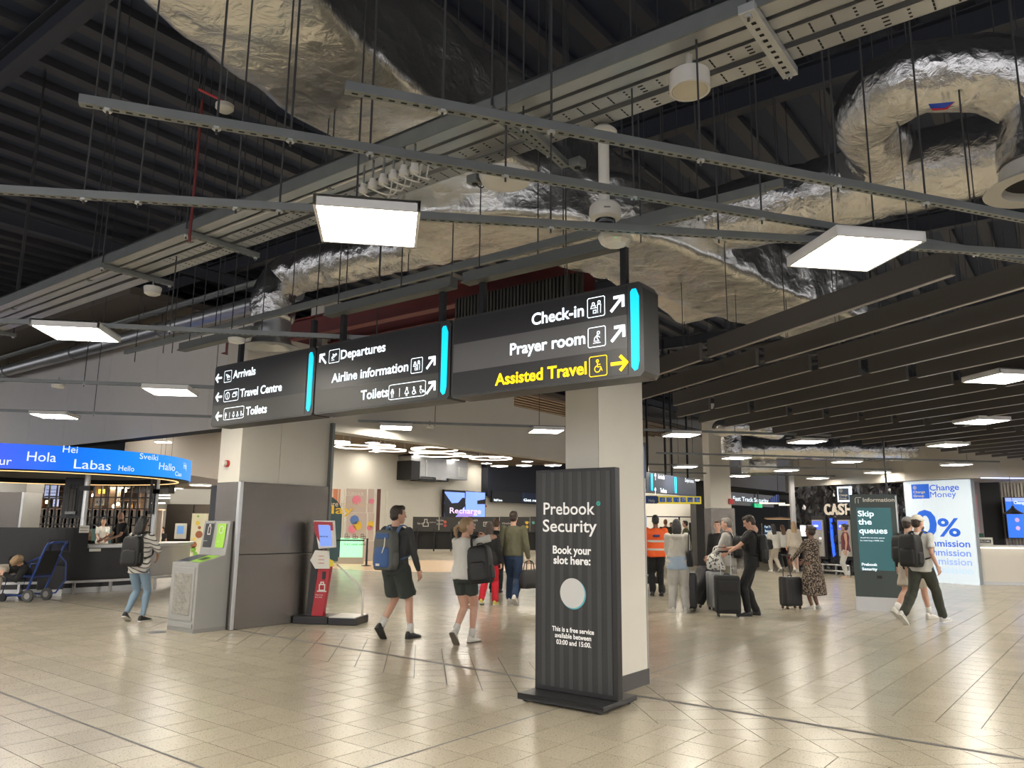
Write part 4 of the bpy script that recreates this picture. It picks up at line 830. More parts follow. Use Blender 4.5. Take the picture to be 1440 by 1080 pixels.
# ================================================================ background behind the desk: cafe with black grid screen
cafe_y = 27.5; CF = empty('cafe_grid_screen', 'black metal grid screen of the cafe behind the information desk', 'screen', (0, cafe_y, 0))
def X(px, Y, py=720): return PD(px, py, Y).x
x0, x1 = X(24, cafe_y), X(213, cafe_y)
zz = lambda py, Y=cafe_y, px=120: PD(px, py, Y).z
for k in range(19): x = x0 + (x1 - x0) * k / 18; MB().b2((x - .022, 0, 0), (x + .022, .05, zz(680))).build('mullion', black, CF)
for py in (682, 699, 715, 727, 738): MB().b2((x0, .01, zz(py) - .022), (x1, .06, zz(py) + .022)).build('rail', black, CF)
pan = mat('cafe beige panel', (.36, .31, .27), .5, var=.1)
t = empty('cafe_counter', 'beige tiled cafe counter behind the black grid', 'counter', (0, cafe_y + .6, 0)); 
for k in range(18):
    x = x0 + (x1 - x0) * k / 18; MB().b2((x + .03, 0, .05), (x + .38, .1, zz(716))).build('panel', pan, t)
MB().b2((x0, -.02, zz(716)), (x1, .5, zz(714.5))).build('counter_top', mat('copper strip', (.75, .42, .28), .4, emit=(1, .5, .3), es=.35), t)
t = empty('teal_bench', 'teal bench back in front of the cafe grid', 'bench', (0, cafe_y - .6, 0)); MB().b2((x0 + .6, 0, .0), (x1 - 1.2, .4, 1.28)).build('bench_back', mat('teal fabric', (.06, .12, .12), .7), t); MB().b2((x0 + .6, -.45, .0), (x1 - 1.2, 0, .5)).build('bench_seat', mat('teal fabric', (.06, .12, .12), .7), t)
cw = struct(MB().b2((x0 - 5, cafe_y + 6, 0), (X(200, cafe_y + 6), cafe_y + 6.2, 3.4)).build('wall_cafe', mat('cafe dark wall', (.10, .07, .055), .6))); struct(MB().b2((x0 - 8, cafe_y - .2, 2.95), (x1 + .5, cafe_y + 6, 3.3)).build('ceiling_cafe', mat('cafe soffit', (.12, .10, .09), .7)))
struct(MB().b2((X(24, cafe_y), cafe_y - .4, zz(680)), (X(243, cafe_y), cafe_y - .2, zz(664))).build('wall_cafe_lintel', mat('pale lintel', (.30, .29, .28), .6)))
warm = mat('warm bulb', (1, .6, .3), .5, emit=(1, .60, .28), es=26); shelf = mat('shelf wood', (.20, .12, .07), .5); cool = mat('menu screen glow', (.5, .6, .8), .5, emit=(.30, .36, .65), es=.8)
t = empty('cafe_shelves', 'lit back shelves of the cafe with bottles and glasses', 'shelf', (0, cafe_y + 5, 0))
for z in (1.2, 1.6, 2.0, 2.4, 2.75): MB().b2((X(20, cafe_y + 5), 0, z), (X(200, cafe_y + 5), .4, z + .03)).build('shelf_board', shelf, t)
for k in range(6): x = X(22, cafe_y + 5) + k * 1.02; MB().b2((x, .0, .9), (x + .05, .4, 2.9)).build('upright', shelf, t)
rnd = random.Random(5); bt = MB().lathe([(.035, 0), (.035, .16), (.012, .22), (.012, .28)], n=8)
bots = [bt.mesh('bottle', mat('bottle %d' % i, c, .2)) for i, c in enumerate([(.35, .18, .05), (.4, .35, .28), (.05, .10, .06), (.45, .40, .36)])]
for i in range(99):
    o = bpy.data.objects.new('bottle', bots[i % 4]); COL.objects.link(o); o.location = (X(24, cafe_y + 5) + (i % 33) * .155 + rnd.random() * .06, cafe_y + 5.15, (1.23, 1.63, 2.03)[i // 33 % 3]); tag(o, 'bottle standing on the lit cafe shelves behind the desk', 'bottle', 'bottles on the cafe shelves')
for k, (px, py) in enumerate(((47, 712), (66, 706), (79, 706), (121, 690), (131, 697), (128, 681), (160, 712), (166, 709), (158, 683), (176, 690), (143, 692), (108, 692))):
    q = PD(px, py, cafe_y + 2.5 + (k % 3)); t = empty('pendant_bulb', 'small warm pendant bulb hanging in the cafe, %s' % ['far left low', 'left of the blue menu', 'under the blue menu', 'left of the yellow sign', 'near the yellow sign', 'above the yellow sign', 'low pair left one', 'low pair right one', 'right of the yellow sign high', 'right end', 'between the two brown pillars', 'by the dark display'][k], 'lamp', q, 0, 'pendant bulbs in the cafe'); MB().ell((0, 0, 0), (.055, .055, .075), 10, 6).build('bulb', warm, t, smooth=True); MB().cyl((0, 0, .07), (0, 0, 3.0 - q.z), .008, 5).build('cord', black, t)
for k, (a_, b_, c_, d_, lb) in enumerate(((62, 83, 682, 700, 'blue-lit menu screen above the cafe counter at left'), (74, 82, 702, 712, 'small bright menu screen under the blue one'), (138, 147, 688, 694, 'yellow lit sign among the cafe lights'))):
    Y_ = cafe_y + 3.2; m_ = cool if k < 2 else mat('yellow sign', (.9, .7, .1), .5, emit=(1, .75, .1), es=1.2); q = PD(a_, d_, Y_); q2 = PD(b_, c_, Y_); t = empty('menu_screen', lb, 'screen', q); MB().b2((0, 0, 0), (q2.x - q.x, .06, q2.z - q.z)).build('panel', m_, t)
    for j in range(3): MB().b2((.05, -.01, .06 + j * .12), (q2.x - q.x - .05, 0, .08 + j * .12)).build('menu_line', black, t)
    MB().cyl((.1, .03, q2.z - q.z), (.1, .03, 3.0 - q.z), .01, 5).build('hanger', black, t)
for k, (pa_, pb_) in enumerate(((126, 142), (150, 160), (40, 50))):
    Y_ = cafe_y + 3.8; xa_, xb_ = X(pa_, Y_), X(pb_, Y_); struct(MB().b2((xa_, Y_, 0), (xb_, Y_ + .4, 2.95)).build('wall_cafe_pier', mat('cafe pier', (.17, .12, .08), .5)))
t = empty('cafe_price_card', 'white price card on the cafe counter', 'card', PD(140, 706, cafe_y + .5)); MB().b2((-.16, 0, -.12), (.16, .02, .14)).build('card', plastic_w, t); MB().cyl((0, .01, -t.location.z), (0, .01, -.12), .01).build('stem', black, t); text(t, '4.95', -.12, -.05, .1, black, w=.24, y=-.006)
# bright corridor right of the cafe
cy_ = 40
MB_ = MB().b2((X(205, cy_), cy_, 0), (X(250, cy_), cy_ + .2, 4.2)); struct(MB_.build('wall_corridor', mat('corridor white', (.6, .58, .52), .6)))
for k, (px, py) in enumerate(((221, 683), (226, 697), (236, 690), (220, 708), (232, 701))):
    q = PD(px, py, 34 + k); t = empty('strip_light', 'narrow bright strip light in the corridor right of the cafe, %s' % ['top', 'second', 'third', 'lowest', 'fourth'][k], 'light', q, 0, 'strip lights in the corridor'); MB().b2((-.35, 0, 0), (.35, .15, .04)).build('tube', mat('strip glow', (1, 1, 1), .5, emit=(1, .95, .85), es=6), t); MB().cyl((0, .07, .04), (0, .07, 7.55 - q.z), .008, 5).build('hanger', black, t)
struct(MB().b2((X(195, 30), 29.5, PD(220, 694, 30).z), (X(243, 30), 30, PD(220, 672, 30).z)).build('wall_dark_lintel', black_matt))
# tall beige wall pieces behind the desk, right of it
Yb = 36.5
bw_ = struct(MB().b2((X(168, Yb), Yb - .1, PD(240, 676, Yb).z), (X(330, Yb), Yb + .3, 7.0)).build('wall_beige_upper', mat('beige wall', (.42, .38, .34), .6)))
ub = struct(MB().b2((X(0, Yb) - 8, Yb + 3, 0), (X(30, Yb), Yb + 3.2, 7)).build('wall_back_left', grey_wall))
t = empty('far_left_pillar', 'pillar with steel base beyond the desk beside the black totem', 'pillar', (0, Yb, 0)); MB().b2((X(244, Yb), -.5, 2.35), (X(305, Yb), .4, PD(240, 676, Yb).z)).build('upper_panel', mat('pale grey panel', (.40, .39, .37), .5), t); MB().b2((X(241, Yb), -.55, 0), (X(278, Yb), .4, 2.35)).build('cladding', steel, t, bevel=.01); MB().b2((X(279, Yb), -.5, 0), (X(305, Yb), .4, 2.35)).build('cladding', steel, t)
q = PD(253.5, 747, Yb - .6); t = empty('wall_terminal', 'white wall terminal with blue screen on the far pillar', 'terminal', q); MB().b2((-.27, 0, -.35), (.27, .08, .35)).build('case', plastic_w, t, bevel=.03); MB().b2((-.15, -.01, -.12), (.15, 0, .24)).build('screen', mat('terminal screen', (.1, .2, .4), .3, emit=(.15, .32, .62), es=.7), t)
q = PD(252, 765, Yb - .58); t = empty('wall_socket', 'small white socket on the far pillar below the terminal', 'socket', q); MB().b2((-.06, 0, -.05), (.06, .05, .05)).build('plate', plastic_w, t, bevel=.01)
q = PD(275, 781, Yb - 1.5); t = empty('vending_panel', 'bright patterned vending panel right of the far pillar', 'vending panel', (q.x, q.y, 0)); hh = PD(275, 722, q.y).z; MB().b2((-.30, 0, 0), (.28, .4, hh)).build('cabinet', mat('vending cream', (.62, .60, .45), .5), t)
vm = [mat('vend green', (.20, .42, .06), .5), mat('vend brown', (.28, .10, .05), .5), mat('vend yellow', (.7, .55, .1), .5)]
for k, (z, s_, m_) in enumerate(((.35, .12, 0), (.15, .1, 0), (1.0, .16, 1), (.55, .14, 1), (1.5, .1, 2), (1.3, .07, 1), (.8, .07, 2), (1.8, .05, 0))): MB().cyl((-.02 + .1 * ((k % 3) - 1), -.02, z), (-.02 + .1 * ((k % 3) - 1), 0, z), s_, 12).build('printed_spot', vm[m_], t)
# black totem just left of the steel pier
t0 = PD(289, 781, 15.5); t = empty('black_totem', 'tall plain black totem between the far pillar and the steel pier', 'totem', (t0.x, 15.5, 0), rz(127)); pw = Plane(V((t0.x, 15.5, 0)), 127); MB().b2((0, 0, 0), (.26, .7, pw(289, 683)[1])).build('body', blk_gloss, t, bevel=.01); MB().b2((-.02, -.02, 0), (.28, .72, .04)).build('foot', black, t)
# pillar at the left edge, inside the screen ring's view
Yp = 23.5; t = empty('left_edge_pillar', 'pillar with steel cladding at the left edge behind the desk', 'pillar', (0, Yp, 0)); zc = PD(15, 692, Yp).z; MB().b2((X(-6, Yp), .0, zc), (X(33, Yp), .9, 5)).build('upper_panel', mat('pale grey panel', (.40, .39, .37), .5), t); MB().b2((X(0, Yp), -.03, 0), (X(29, Yp), .9, zc)).build('cladding', steel, t); MB().b2((X(29, Yp), -.04, 0), (X(32, Yp), .9, zc)).build('corner_strip', steel_lt, t); MB().b2((X(-10, Yp), -.03, 0), (X(0, Yp), .9, zc)).build('cladding', steel, t)

# unseen fill lights added to brighten the area behind the desk
for k, (x, y) in enumerate([(-13, 24), (-16.5, 24), (-20, 25), (-12.5, 29), (-16, 29), (-19.5, 29.5), (-23, 30), (-11.5, 33), (-15, 33), (-26, 26), (-10.5, 24.5)]):
    dup(lt, (x, y, 4.9), rz(81), 'unseen square fill light added high in the area behind the round desk', 'added fill lights behind the desk')
for k in range(4):  # extra lights added inside the cafe to lift its brightness
    for j in range(2): dup(lt, (x0 + 1.5 + k * 2.2, cafe_y + 1.2 + j * 2.8, 2.88), rz(90), 'small square fill light added under the cafe soffit', 'added cafe fill lights')
# ================================================================ rear hall: wall pieces, screens, ring lights
def rw(px, py): return RW(px, py)
def on_wall(name, label, cat, px, py): x, z = RW(px, py); return empty(name, label, cat, (RW.o + RW.d * x).to_tuple()[:2] + (0,), rz(37))
# framed lower white panels
x0, _ = rw(543, 700); x1, _ = rw(622, 700); zt_ = rw(580, 692)[1]
wp_ = MB().b2((x0, -.12, 0), (x1, 0, zt_)).build('white_partition', white_wall); at(wp_, RW.o, rz(37)); struct(wp_); wp_.name = 'wall_white_partition'
# play area panels
lo_ = P(526, 788); LQ = Plane(lo_, 62); LP = empty('play_area_panels', 'printed pastel panels with dark arch at the left end of the hall', 'panel', LQ.o, rz(62))
def lp(pl_, px0, py0, px1, py1, m, nm, dy): a = LQ(px0, py1); b_ = LQ(px1, py0); MB().b2((a[0], -.12 - dy, max(0, a[1])), (b_[0], -.10, b_[1])).build(nm, m, LP)
pink = mat('panel pinkish white', (.55, .46, .42), .5); peach = mat('panel peach', (.62, .24, .13), .5); cream = mat('panel cream', (.62, .50, .38), .5)
lp(LP, 455, 688, 478, 800, peach, 'peach_panel', .0)
for k in range(2): lp(LP, 462 + k * 8, 688, 466 + k * 8, 800, cream, 'cream_stripe', .02)
lp(LP, 478, 688, 484, 800, cream, 'panel', .01)
for (a_, b_) in ((484.5, 514.5), (515.5, 525)):
    for (c_, d_) in ((688, 720.5), (721.5, 760), (761, 800)): lp(LP, a_, c_, b_, d_, pink, 'panel', .02)
lp(LP, 526, 688, 534, 772, mat('dark brown tile', (.10, .035, .03), .5), 'brown_pilaster', .05)
x, z = LQ(462, 745); b = MB(); x -= .25; pts = [(x - .9, 0.0), (x + .75, 0.0), (x + .75, LQ(475, 724)[1])] + [(x - .07 + .82 * cos(R(a_)), LQ(475, 724)[1] + .82 * sin(R(a_))) for a_ in range(15, 181, 15)] + [(x - .9, LQ(475, 724)[1])]
b.prism_xz(pts, -.17, -.13).build('dark_arch', mat('arch teal', (.035, .07, .085), .4), LP)
x, z = LQ(455, 712); 
def spot(px, py, r, m, nm): x, z = LQ(px, py); MB().cyl((x, -.17, z), (x, -.14, z), r, 8 if r < .3 else 16).build(nm, m, LP)
pk = mat('print pink', (.75, .22, .32), .5); bl_m = mat('print blue', (.10, .20, .50), .5); yl = mat('print yellow', (.75, .50, .05), .5)
spot(500, 703, .2, pk, 'printed_shape'); spot(497, 731, .2, bl_m, 'printed_shape'); spot(501, 739, .2, yl, 'printed_shape'); spot(494, 744, .18, pk, 'printed_shape'); spot(520, 737, .14, yl, 'printed_shape'); spot(518, 742, .12, pk, 'printed_shape'); spot(521, 705, .12, pk, 'printed_shape')
a = LQ(485, 697); text(LP, 'LUNAR', a[0], a[1], .16, mat('faint print', (.66, .60, .58), .5), w=.8, y=-.15)
a = LQ(454, 712); text(LP, 'adventure starts here', a[0] - .6, a[1], .22, cream, w=2.6, y=-.18)
a = LQ(456, 722); text(LP, 'play', a[0] - .2, a[1], .35, yl, w=1.4, y=-.18)
# green lit screen on stand, belt barrier
g = P(506, 793); q = Plane(g, 90); GS = empty('green_lit_sign', 'mint green lit sign with black line symbols on a low plinth', 'sign', g, rz(90)); a = q(477, 793); b_ = q(510, 757)
MB().b2((a[0], 0, .25), (b_[0], .06, b_[1])).build('lit_panel', mat('mint glow', (.3, .8, .45), .5, emit=(.36, .85, .50), es=.85), GS); MB().b2((a[0] - .05, -.02, 0), (b_[0] + .05, .25, .25)).build('plinth', mat('beige plinth', (.4, .36, .3), .6), GS)
for k in range(3):
    b = MB(); cx = a[0] + .15 + k * .32; strokes(b, [[(.1, .1), (.9, .1), (.9, .5), (.5, .5), (.5, .9), (.1, .9), (.1, .1)], [(.1, .5), (.5, .5), (.5, .1)]], cx, .95, .22, .08, y=-.006); b.build('line_symbol', black, GS)
text(GS, 'PLAY LAND HERE', a[0] + .15, .72, .06, black, w=.85, y=-.006)
def belt_post(px, py, label, h=.98): g = P(px, py); t = empty('barrier_post', label, 'barrier', g, 0, 'belt barrier posts'); MB().lathe([(.18, 0), (.18, .02), (.04, .05), (.035, h), (.045, h), (.045, h + .03)], n=16).build('post', black, t, smooth=True); return t, g
pt_, ga = belt_post(515, 796, 'black barrier post holding the belt by the green sign'); pb_, gb = belt_post(455, 798, 'black barrier post at the left end of the belt by the pier')
MB().box(((gb - ga).x / 2, (gb - ga).y / 2, .95), (abs((gb - ga).x), .02, .05)).build('belt', black_matt, pt_)
# duct box high on the rear wall
t = on_wall('wall_duct_unit', 'grey ventilation duct unit fixed high on the rear hall wall', 'duct', 560, 660)
RW2 = Plane(RW.o + hv(127) * 1.2, 37)
def dbx(px0, py0, px1, py1, d0, d1, m, nm): a = RW2(px0, py1); b_ = RW2(px1, py0); MB().b2((a[0], -d1, a[1]), (b_[0], -d0, b_[1])).build(nm, m, t, bevel=.02)
dbx(552, 643, 606, 670, .05, 1.2, duct_m, 'duct_box'); dbx(607, 645, 640, 671, .05, 1.0, duct_m, 'duct_box'); dbx(551, 646, 565, 672, .0, 1.3, black, 'dark_end'); dbx(566, 669, 590, 674, .3, 1.2, black, 'grille'); dbx(600, 670, 612, 675, .3, 1.0, black, 'grille'); dbx(574, 644, 577, 668, 1.2, 1.24, galv_lt, 'flange'); dbx(626, 656, 639, 669, 1.0, 1.03, galv_lt, 'bright_panel')
# Recharge video wall
vp = RW.o + hv(127) * .5; VW = Plane(vp, 37); t = empty('video_wall', 'four panel video wall with the word Recharge', 'screen', vp, rz(37))
sky = mat('video sky', (.2, .35, .9), .4, emit=(.22, .36, .95), es=1.0); vblk = mat('video black', (.01, .01, .012), .3); lilac = mat('video lilac', (.8, .6, .9), .4, emit=(.80, .58, .88), es=1.0)
def vq(px, py): return VW(px, py)
a = vq(624, 727); b_ = vq(683, 692); MB().b2((a[0], 0, a[1]), (b_[0], .2, b_[1])).build('frame', vblk, t)
for (p_, q_, r_, s_) in ((625, 693, 653.5, 709), (654.5, 693, 682, 709), (625, 710, 653.5, 726.5), (654.5, 710, 682, 726.5)): c_ = vq(p_, s_); d_ = vq(r_, q_); MB().b2((c_[0], -.01, c_[1]), (d_[0], 0, d_[1])).build('display_tile', sky, t)
MB().prism_xz([vq(625, 693), vq(635, 707.5), vq(644, 707), vq(650, 700), vq(653, 700), vq(653.5, 709), vq(653.5, 712), vq(640, 727), vq(625, 727)], -.02, -.01).build('dark_silhouette', vblk, t); MB().prism_xz([vq(671, 704), vq(682, 702), vq(682, 709), vq(671, 709)], -.02, -.01).build('dark_silhouette', vblk, t)
MB().prism_xz([vq(641, 727), vq(648, 719), vq(668, 719), vq(664, 727)], -.022, -.01).build('violet_shape', mat('video violet', (.3, .2, .5), .4, emit=(.30, .22, .58), es=1.0), t)
a = vq(632, 721.5); b_ = vq(676, 721.5); text(t, 'Recharge', a[0], a[1], .38, lilac, w=b_[0] - a[0], y=-.03, bold=.012)
# navy fascia box, message strip, printed barrier
NB = empty('navy_fascia_box', 'large dark navy box hanging below the rear hall ceiling', 'fascia', vp, rz(37)); a = vq(684, 697.5); b_ = vq(830, 655); MB().b2((a[0], -.1, a[1]), (b_[0], 1.2, b_[1] + .4)).build('box', mat('navy black', (.010, .013, .024), .35), NB)
MS = empty('message_strip', 'black hanging strip sign reading Staff here and Get ready for security', 'sign', vp, rz(37)); a = vq(689, 706); b_ = vq(830, 699); MB().b2((a[0], -.2, a[1]), (b_[0], -.02, b_[1])).build('strip', vblk, MS); a = vq(731, 706); MB().b2((a[0], -.21, a[1]), (b_[0], -.2, b_[1])).build('blue_section', mat('strip blue', (.03, .05, .12), .4), MS)
a = vq(691, 704.5); text(MS, 'Staff here', a[0], a[1], .16, em_white, w=vq(703, 704)[0] - a[0], y=-.22, bold=.02); a = vq(733, 704.7); text(MS, 'Get ready for security', a[0], a[1], .19, em_white, w=vq(792, 704)[0] - a[0], y=-.22, bold=.03)
sw_ = MB().b2((vq(684, 700)[0], .25, 0), (vq(900, 700)[0], .45, 4.9)).build('wall_rear_security', white_wall); at(sw_, vp, rz(37)); struct(sw_)
x, z = VW(685, 712); t = empty('small_alarm', 'tiny red alarm beside the video wall', 'alarm', vp, rz(37)); MB().b2((x, .15, z - .06), (x + .14, .25, z + .08)).build('case', red_m, t)
bp = PD(690, 760, 46.0); BP = Plane(V((bp.x, 46, 0)), 88); PBR = empty('printed_queue_barrier', 'long black printed queue barrier across the rear hall', 'barrier', BP.o, rz(88))
ink = mat('barrier charcoal', (.035, .034, .032), .45)
for (c_, d_) in ((580, 617), (617.6, 657.5), (658, 702), (702.5, 745), (745.5, 790), (790.5, 830)): a = BP(c_, 750); b_ = BP(d_, 727); MB().b2((a[0], 0, 1.12), (b_[0], .08, b_[1])).build('printed_panel', ink, PBR)
a = BP(580, 775); b_ = BP(760, 750); MB().b2((a[0], .15, .1), (b_[0] + 3, .3, 1.2)).build('lower_screen', black_matt, PBR); 
for px in range(585, 800, 24): a = BP(px, 770); MB().b2((a[0], -.05, 0), (a[0] + .08, .12, 1.3)).build('foot', black, PBR)
dimw = mat('barrier print white', (.5, .48, .45), .5)
for s_, px, py, w2, h2 in (('Bags open', 587, 737, 9, .1), ('Liquids out', 604, 735, 9, .07), ('Remove all items', 614, 733, 10, .13), ('and electronics', 614, 738, 9, .13), ('Get ready for', 661, 733, 11, .14), ('security', 661, 739, 8, .14), ('Take out', 680, 736, 10, .08), ('Gels', 706, 737, 12, .1), ('Passport', 715, 741, 12, .08), ('Laptop', 738, 735, 8, .1)):
    a = BP(px, py); text(PBR, s_, a[0], a[1], h2, dimw, w=BP(px + w2, py)[0] - a[0], y=-.006)
for px, py, c_ in ((626, 734, (.6, .12, .06)), (626, 739, (.5, .06, .06)), (741, 735, (.7, .45, .03)), (741, 741, (.7, .45, .03)), (750, 735, (.1, .4, .35))): a = BP(px, py); MB().cyl((a[0], -.01, a[1]), (a[0], 0, a[1]), .09, 10).build('print_dot', mat('dot %s' % str(c_), c_, .5), PBR)
a = BP(595, 740); b = MB(); strokes(b, [[(0, 0), (.6, 0), (.6, .4), (.45, .4), (.45, .8), (.15, .8), (.15, .4), (0, .4), (0, 0)]], a[0], a[1], .5, .1, y=-.006); b.build('hand_symbol', dimw, PBR)
a = BP(680, 740); b = MB(); strokes(b, [[(0, 0), (1, 0), (1, .6), (0, .6), (0, 0)], [(.2, .2), (.5, .5), (.8, .2)]], a[0], a[1], .4, .1, y=-.006); b.build('tray_symbol', dimw, PBR)
# ring lights and panel lights of the rear hall
ring_em = mat('ring glow', (1, .9, .75), .5, emit=(1, .88, .70), es=5)
RL = [(492, 632.0, 18.5, 1.0, 'leftmost'), (480, 624, 19, .9, 'upper left'), (524, 626, 22, .75, 'second upper'), (548, 634, 23, .8, 'third small'), (612, 629, 23, 1.28, 'widest upper'), (614, 637.5, 26, 1.45, 'lower middle'), (692, 643, 27, 1.3, 'rightmost')]
pr = None
for k, (px, py, Y_, r_, w2) in enumerate([(474, 622, 20, .32, ''), (500, 628.5, 21, .52, ''), (537, 627, 22, .37, ''), (548, 633, 23, .47, ''), (611, 632, 23, .68, ''), (613, 640, 25, .69, ''), (690, 644.5, 27, .73, '')]):
    q = PD(px, py, Y_); q = V((q.x, q.y, q.z)); zt2 = 4.9
    t = empty('ring_light', 'glowing ring pendant of the rear hall ceiling, %s' % ['farthest left, upper', 'farthest left, lower', 'small one above its neighbour', 'small one just below', 'large upper one over the duct unit', 'large lower one over the duct unit', 'alone at right near the cream column'][k], 'light', q, 0, 'ring lights of the rear hall')
    b = MB(); n = 48
    b.rings([[((r_ + u) * cos(2 * pi * j / n), (r_ + u) * sin(2 * pi * j / n), v_) for u, v_ in ((-.022, -.016), (.022, -.016), (.022, .016), (-.022, .016))] for j in range(n)], cap=False, closed=True); b.build('glowing_ring', ring_em, t)
    for j in range(3): a_ = 2 * pi * j / 3; MB().cyl((r_ * cos(a_), r_ * sin(a_), .03), (.1 * cos(a_), .1 * sin(a_), 6.0 - q.z), .006, 5).build('wire', galv_lt, t)
for k, (px, py, Y_) in enumerate(((592, 637, 26), (656, 642, 30), (702, 656, 36), (737, 655, 38), (777, 655, 38))):
    q = PD(px, py, Y_); dup(lt, (q.x, q.y, q.z), rz(37), 'flat square light of the rear hall ceiling, %s' % ['over the duct unit', 'between the two ring groups', 'beneath the right ring', 'before the navy box', 'beside the cream column'][k], 'square lights of the rear hall')
# ================================================================ distant blue direction sign, pictogram counter, queue area
HS = Plane(V((PD(905, 690, 22).x, 22, 0)), 34); t = empty('distant_direction_sign', 'distant navy direction sign with two cyan strips right of the cream column', 'sign', HS.o, rz(34))
dn_m = mat('distant sign face', (.035, .042, .065), .35, emit=(.03, .04, .07), es=.5)
a = HS(896, 697); b_ = HS(979, 697); zt3 = HS(979, 674)[1]; zb3 = HS(979, 697.5)[1]
MB().b2((a[0] - .4, 0, zb3), (b_[0], .25, zt3)).build('housing', dn_m, t)
for px in (916.5, 950): x, z = HS(px, 690); MB().b2((x - .05, -.02, zb3 + .03), (x + .05, 0, zt3 - .03)).build('edge_strip', cyan, t)
for px in (903, 917, 942, 951, 973): x, z = HS(px, 690); MB().b2((x - .03, .1, zt3), (x + .03, .15, ZR)).build('hanging_post', black, t)
for s_, p_, py, q_, c_ in (('Arrivals', 925, 673, 934, .13), ('Toilets', 928, 692.5, 937, .13), ('Departures', 963, 677.5, 975, .12)): a = HS(p_, py); text(t, s_, a[0], a[1], c_, em_white, w=HS(q_, py)[0] - a[0], y=-.01, bold=.01)
for px, py in ((921, 671), (921, 691)): x, z = HS(px, py); b = MB(); strokes(b, [[(.5, 0), (.5, 1)], [(.2, .65), (.5, 1), (.8, .65)]], x - .08, z - .08, .18, .16, y=-.01); b.build('arrow', em_white, t)
PY = 31; PP = Plane(V((PD(904, 700, PY).x, PY, 0)), 90); t = empty('pictogram_fascia', 'navy fascia with a yellow framed row of blue pictograms', 'sign', PP.o, rz(90))
def pq(px0, py0, px1, py1, m, nm, y0=-.02, y1=0): a = PP(px0, py1); b_ = PP(px1, py0); MB().b2((a[0], y0, a[1]), (b_[0], y1, b_[1])).build(nm, m, t)
pq(890, 698, 926, 707, mat('fascia navy', (.012, .03, .09), .4, emit=(.01, .03, .10), es=.6), 'navy_board', 0, .3); pq(926, 698, 986, 708, mat('pictogram yellow', (.75, .62, .03), .5, emit=(.9, .7, .03), es=.35), 'yellow_frame', 0, .3)
for k in range(6): pq(927.5 + k * 9.8, 699.5, 935 + k * 9.8, 706, mat('pictogram blue', (.03, .12, .45), .5, emit=(.03, .12, .45), es=.4), 'blue_square', -.02, 0)
for k, nme in enumerate(('man', 'info', 'chair', 'ticket', 'desk', 'baby')): a = PP(929 + k * 9.8, 705.5); b = MB(); strokes(b, ICON[nme], a[0], a[1], .17, .12, y=-.03); b.build('pictogram', plastic_w, t)
a = PP(912, 706); text(t, 'Help', a[0], a[1], .12, plastic_w, w=.25, y=-.03)
struct(at(MB().b2((X(870, PY) , .3, PD(940, 708, PY).z), (X(990, PY), .5, PD(940, 697, PY).z)).build('wall_fascia_backing', mat('fascia dark', (.05, .05, .05), .6)), (0, PY, 0)))
Yq = 45; struct(MB().b2((X(780, Yq), Yq, 0), (X(1010, Yq), Yq + .2, 4.4)).build('wall_queue_back', white_wall))
struct(MB().b2((X(979, 32), 32, 0), (X(1004, 32), 33, PD(990, 676, 32).z)).build('wall_black_return', mat('black wall', (.015, .014, .014), .5)))
wq = MB().b2((X(905, 40), 40, PD(940, 727.5, 40).z), (X(986, 40), 40.1, PD(940, 726, 40).z)); t = tag(wq.build('queue_rail', black), 'thin black rail above the distant queue', 'rail'); 
for px in (905, 954, 984): MB().b2((X(px, 40), 40, 0), (X(px, 40) + .08, 40.1, PD(940, 726, 40).z)).build('upright', black, t)
q = P(977, 779); t = empty('black_monitor_stand', 'black monitor back above the luggage trolleys', 'monitor', (X(977, 39), 39, 0)); MB().b2((-.3, 0, PD(977, 753, 39).z), (.3, .08, PD(977, 735, 39).z)).build('monitor', black, t); MB().b2((-.04, 0, 0), (.04, .06, PD(977, 753, 39).z)).build('stand', black, t)
q = PD(904, 760, 25); t = empty('blue_poster_stand', 'pale blue poster panel just right of the cream column', 'poster', (X(905, 25), 25, 0)); MB().b2((-.18, 0, .5), (.10, .06, PD(905, 726, 25).z)).build('panel', mat('poster pale blue', (.30, .38, .55), .4, emit=(.25, .35, .6), es=.35), t); MB().b2((-.1, 0, 0), (.06, .05, .5)).build('leg', black, t); text(t, 'CT', -.16, PD(905, 756, 25).z, .2, mat('poster blue', (.05, .12, .5), .5), w=.2, y=-.01)
x, z = 0, 0; d_ = PD(904, 640, 9.5); t = empty('flight_screen_edge', 'tilted flight information screen glimpsed behind the cream column', 'screen', (X(903, 11.5), 11.5, 0), rz(60)); MB().b2((-.9, 0, PD(903, 687, 11.5).z), (.10, .08, PD(903, 622, 11.5).z)).build('screen_case', mat('screen case', (.03, .035, .05), .3), t, bevel=.01); MB().b2((-.85, -.005, PD(903, 684, 11.5).z), (.06, 0, PD(903, 627, 11.5).z)).build('display', mat('flight display', (.05, .07, .12), .3, emit=(.10, .14, .24), es=.6), t); MB().cyl((-.4, .04, PD(903, 622, 11.5).z), (-.4, .04, ZR), .02).build('hanging_rod', black, t)

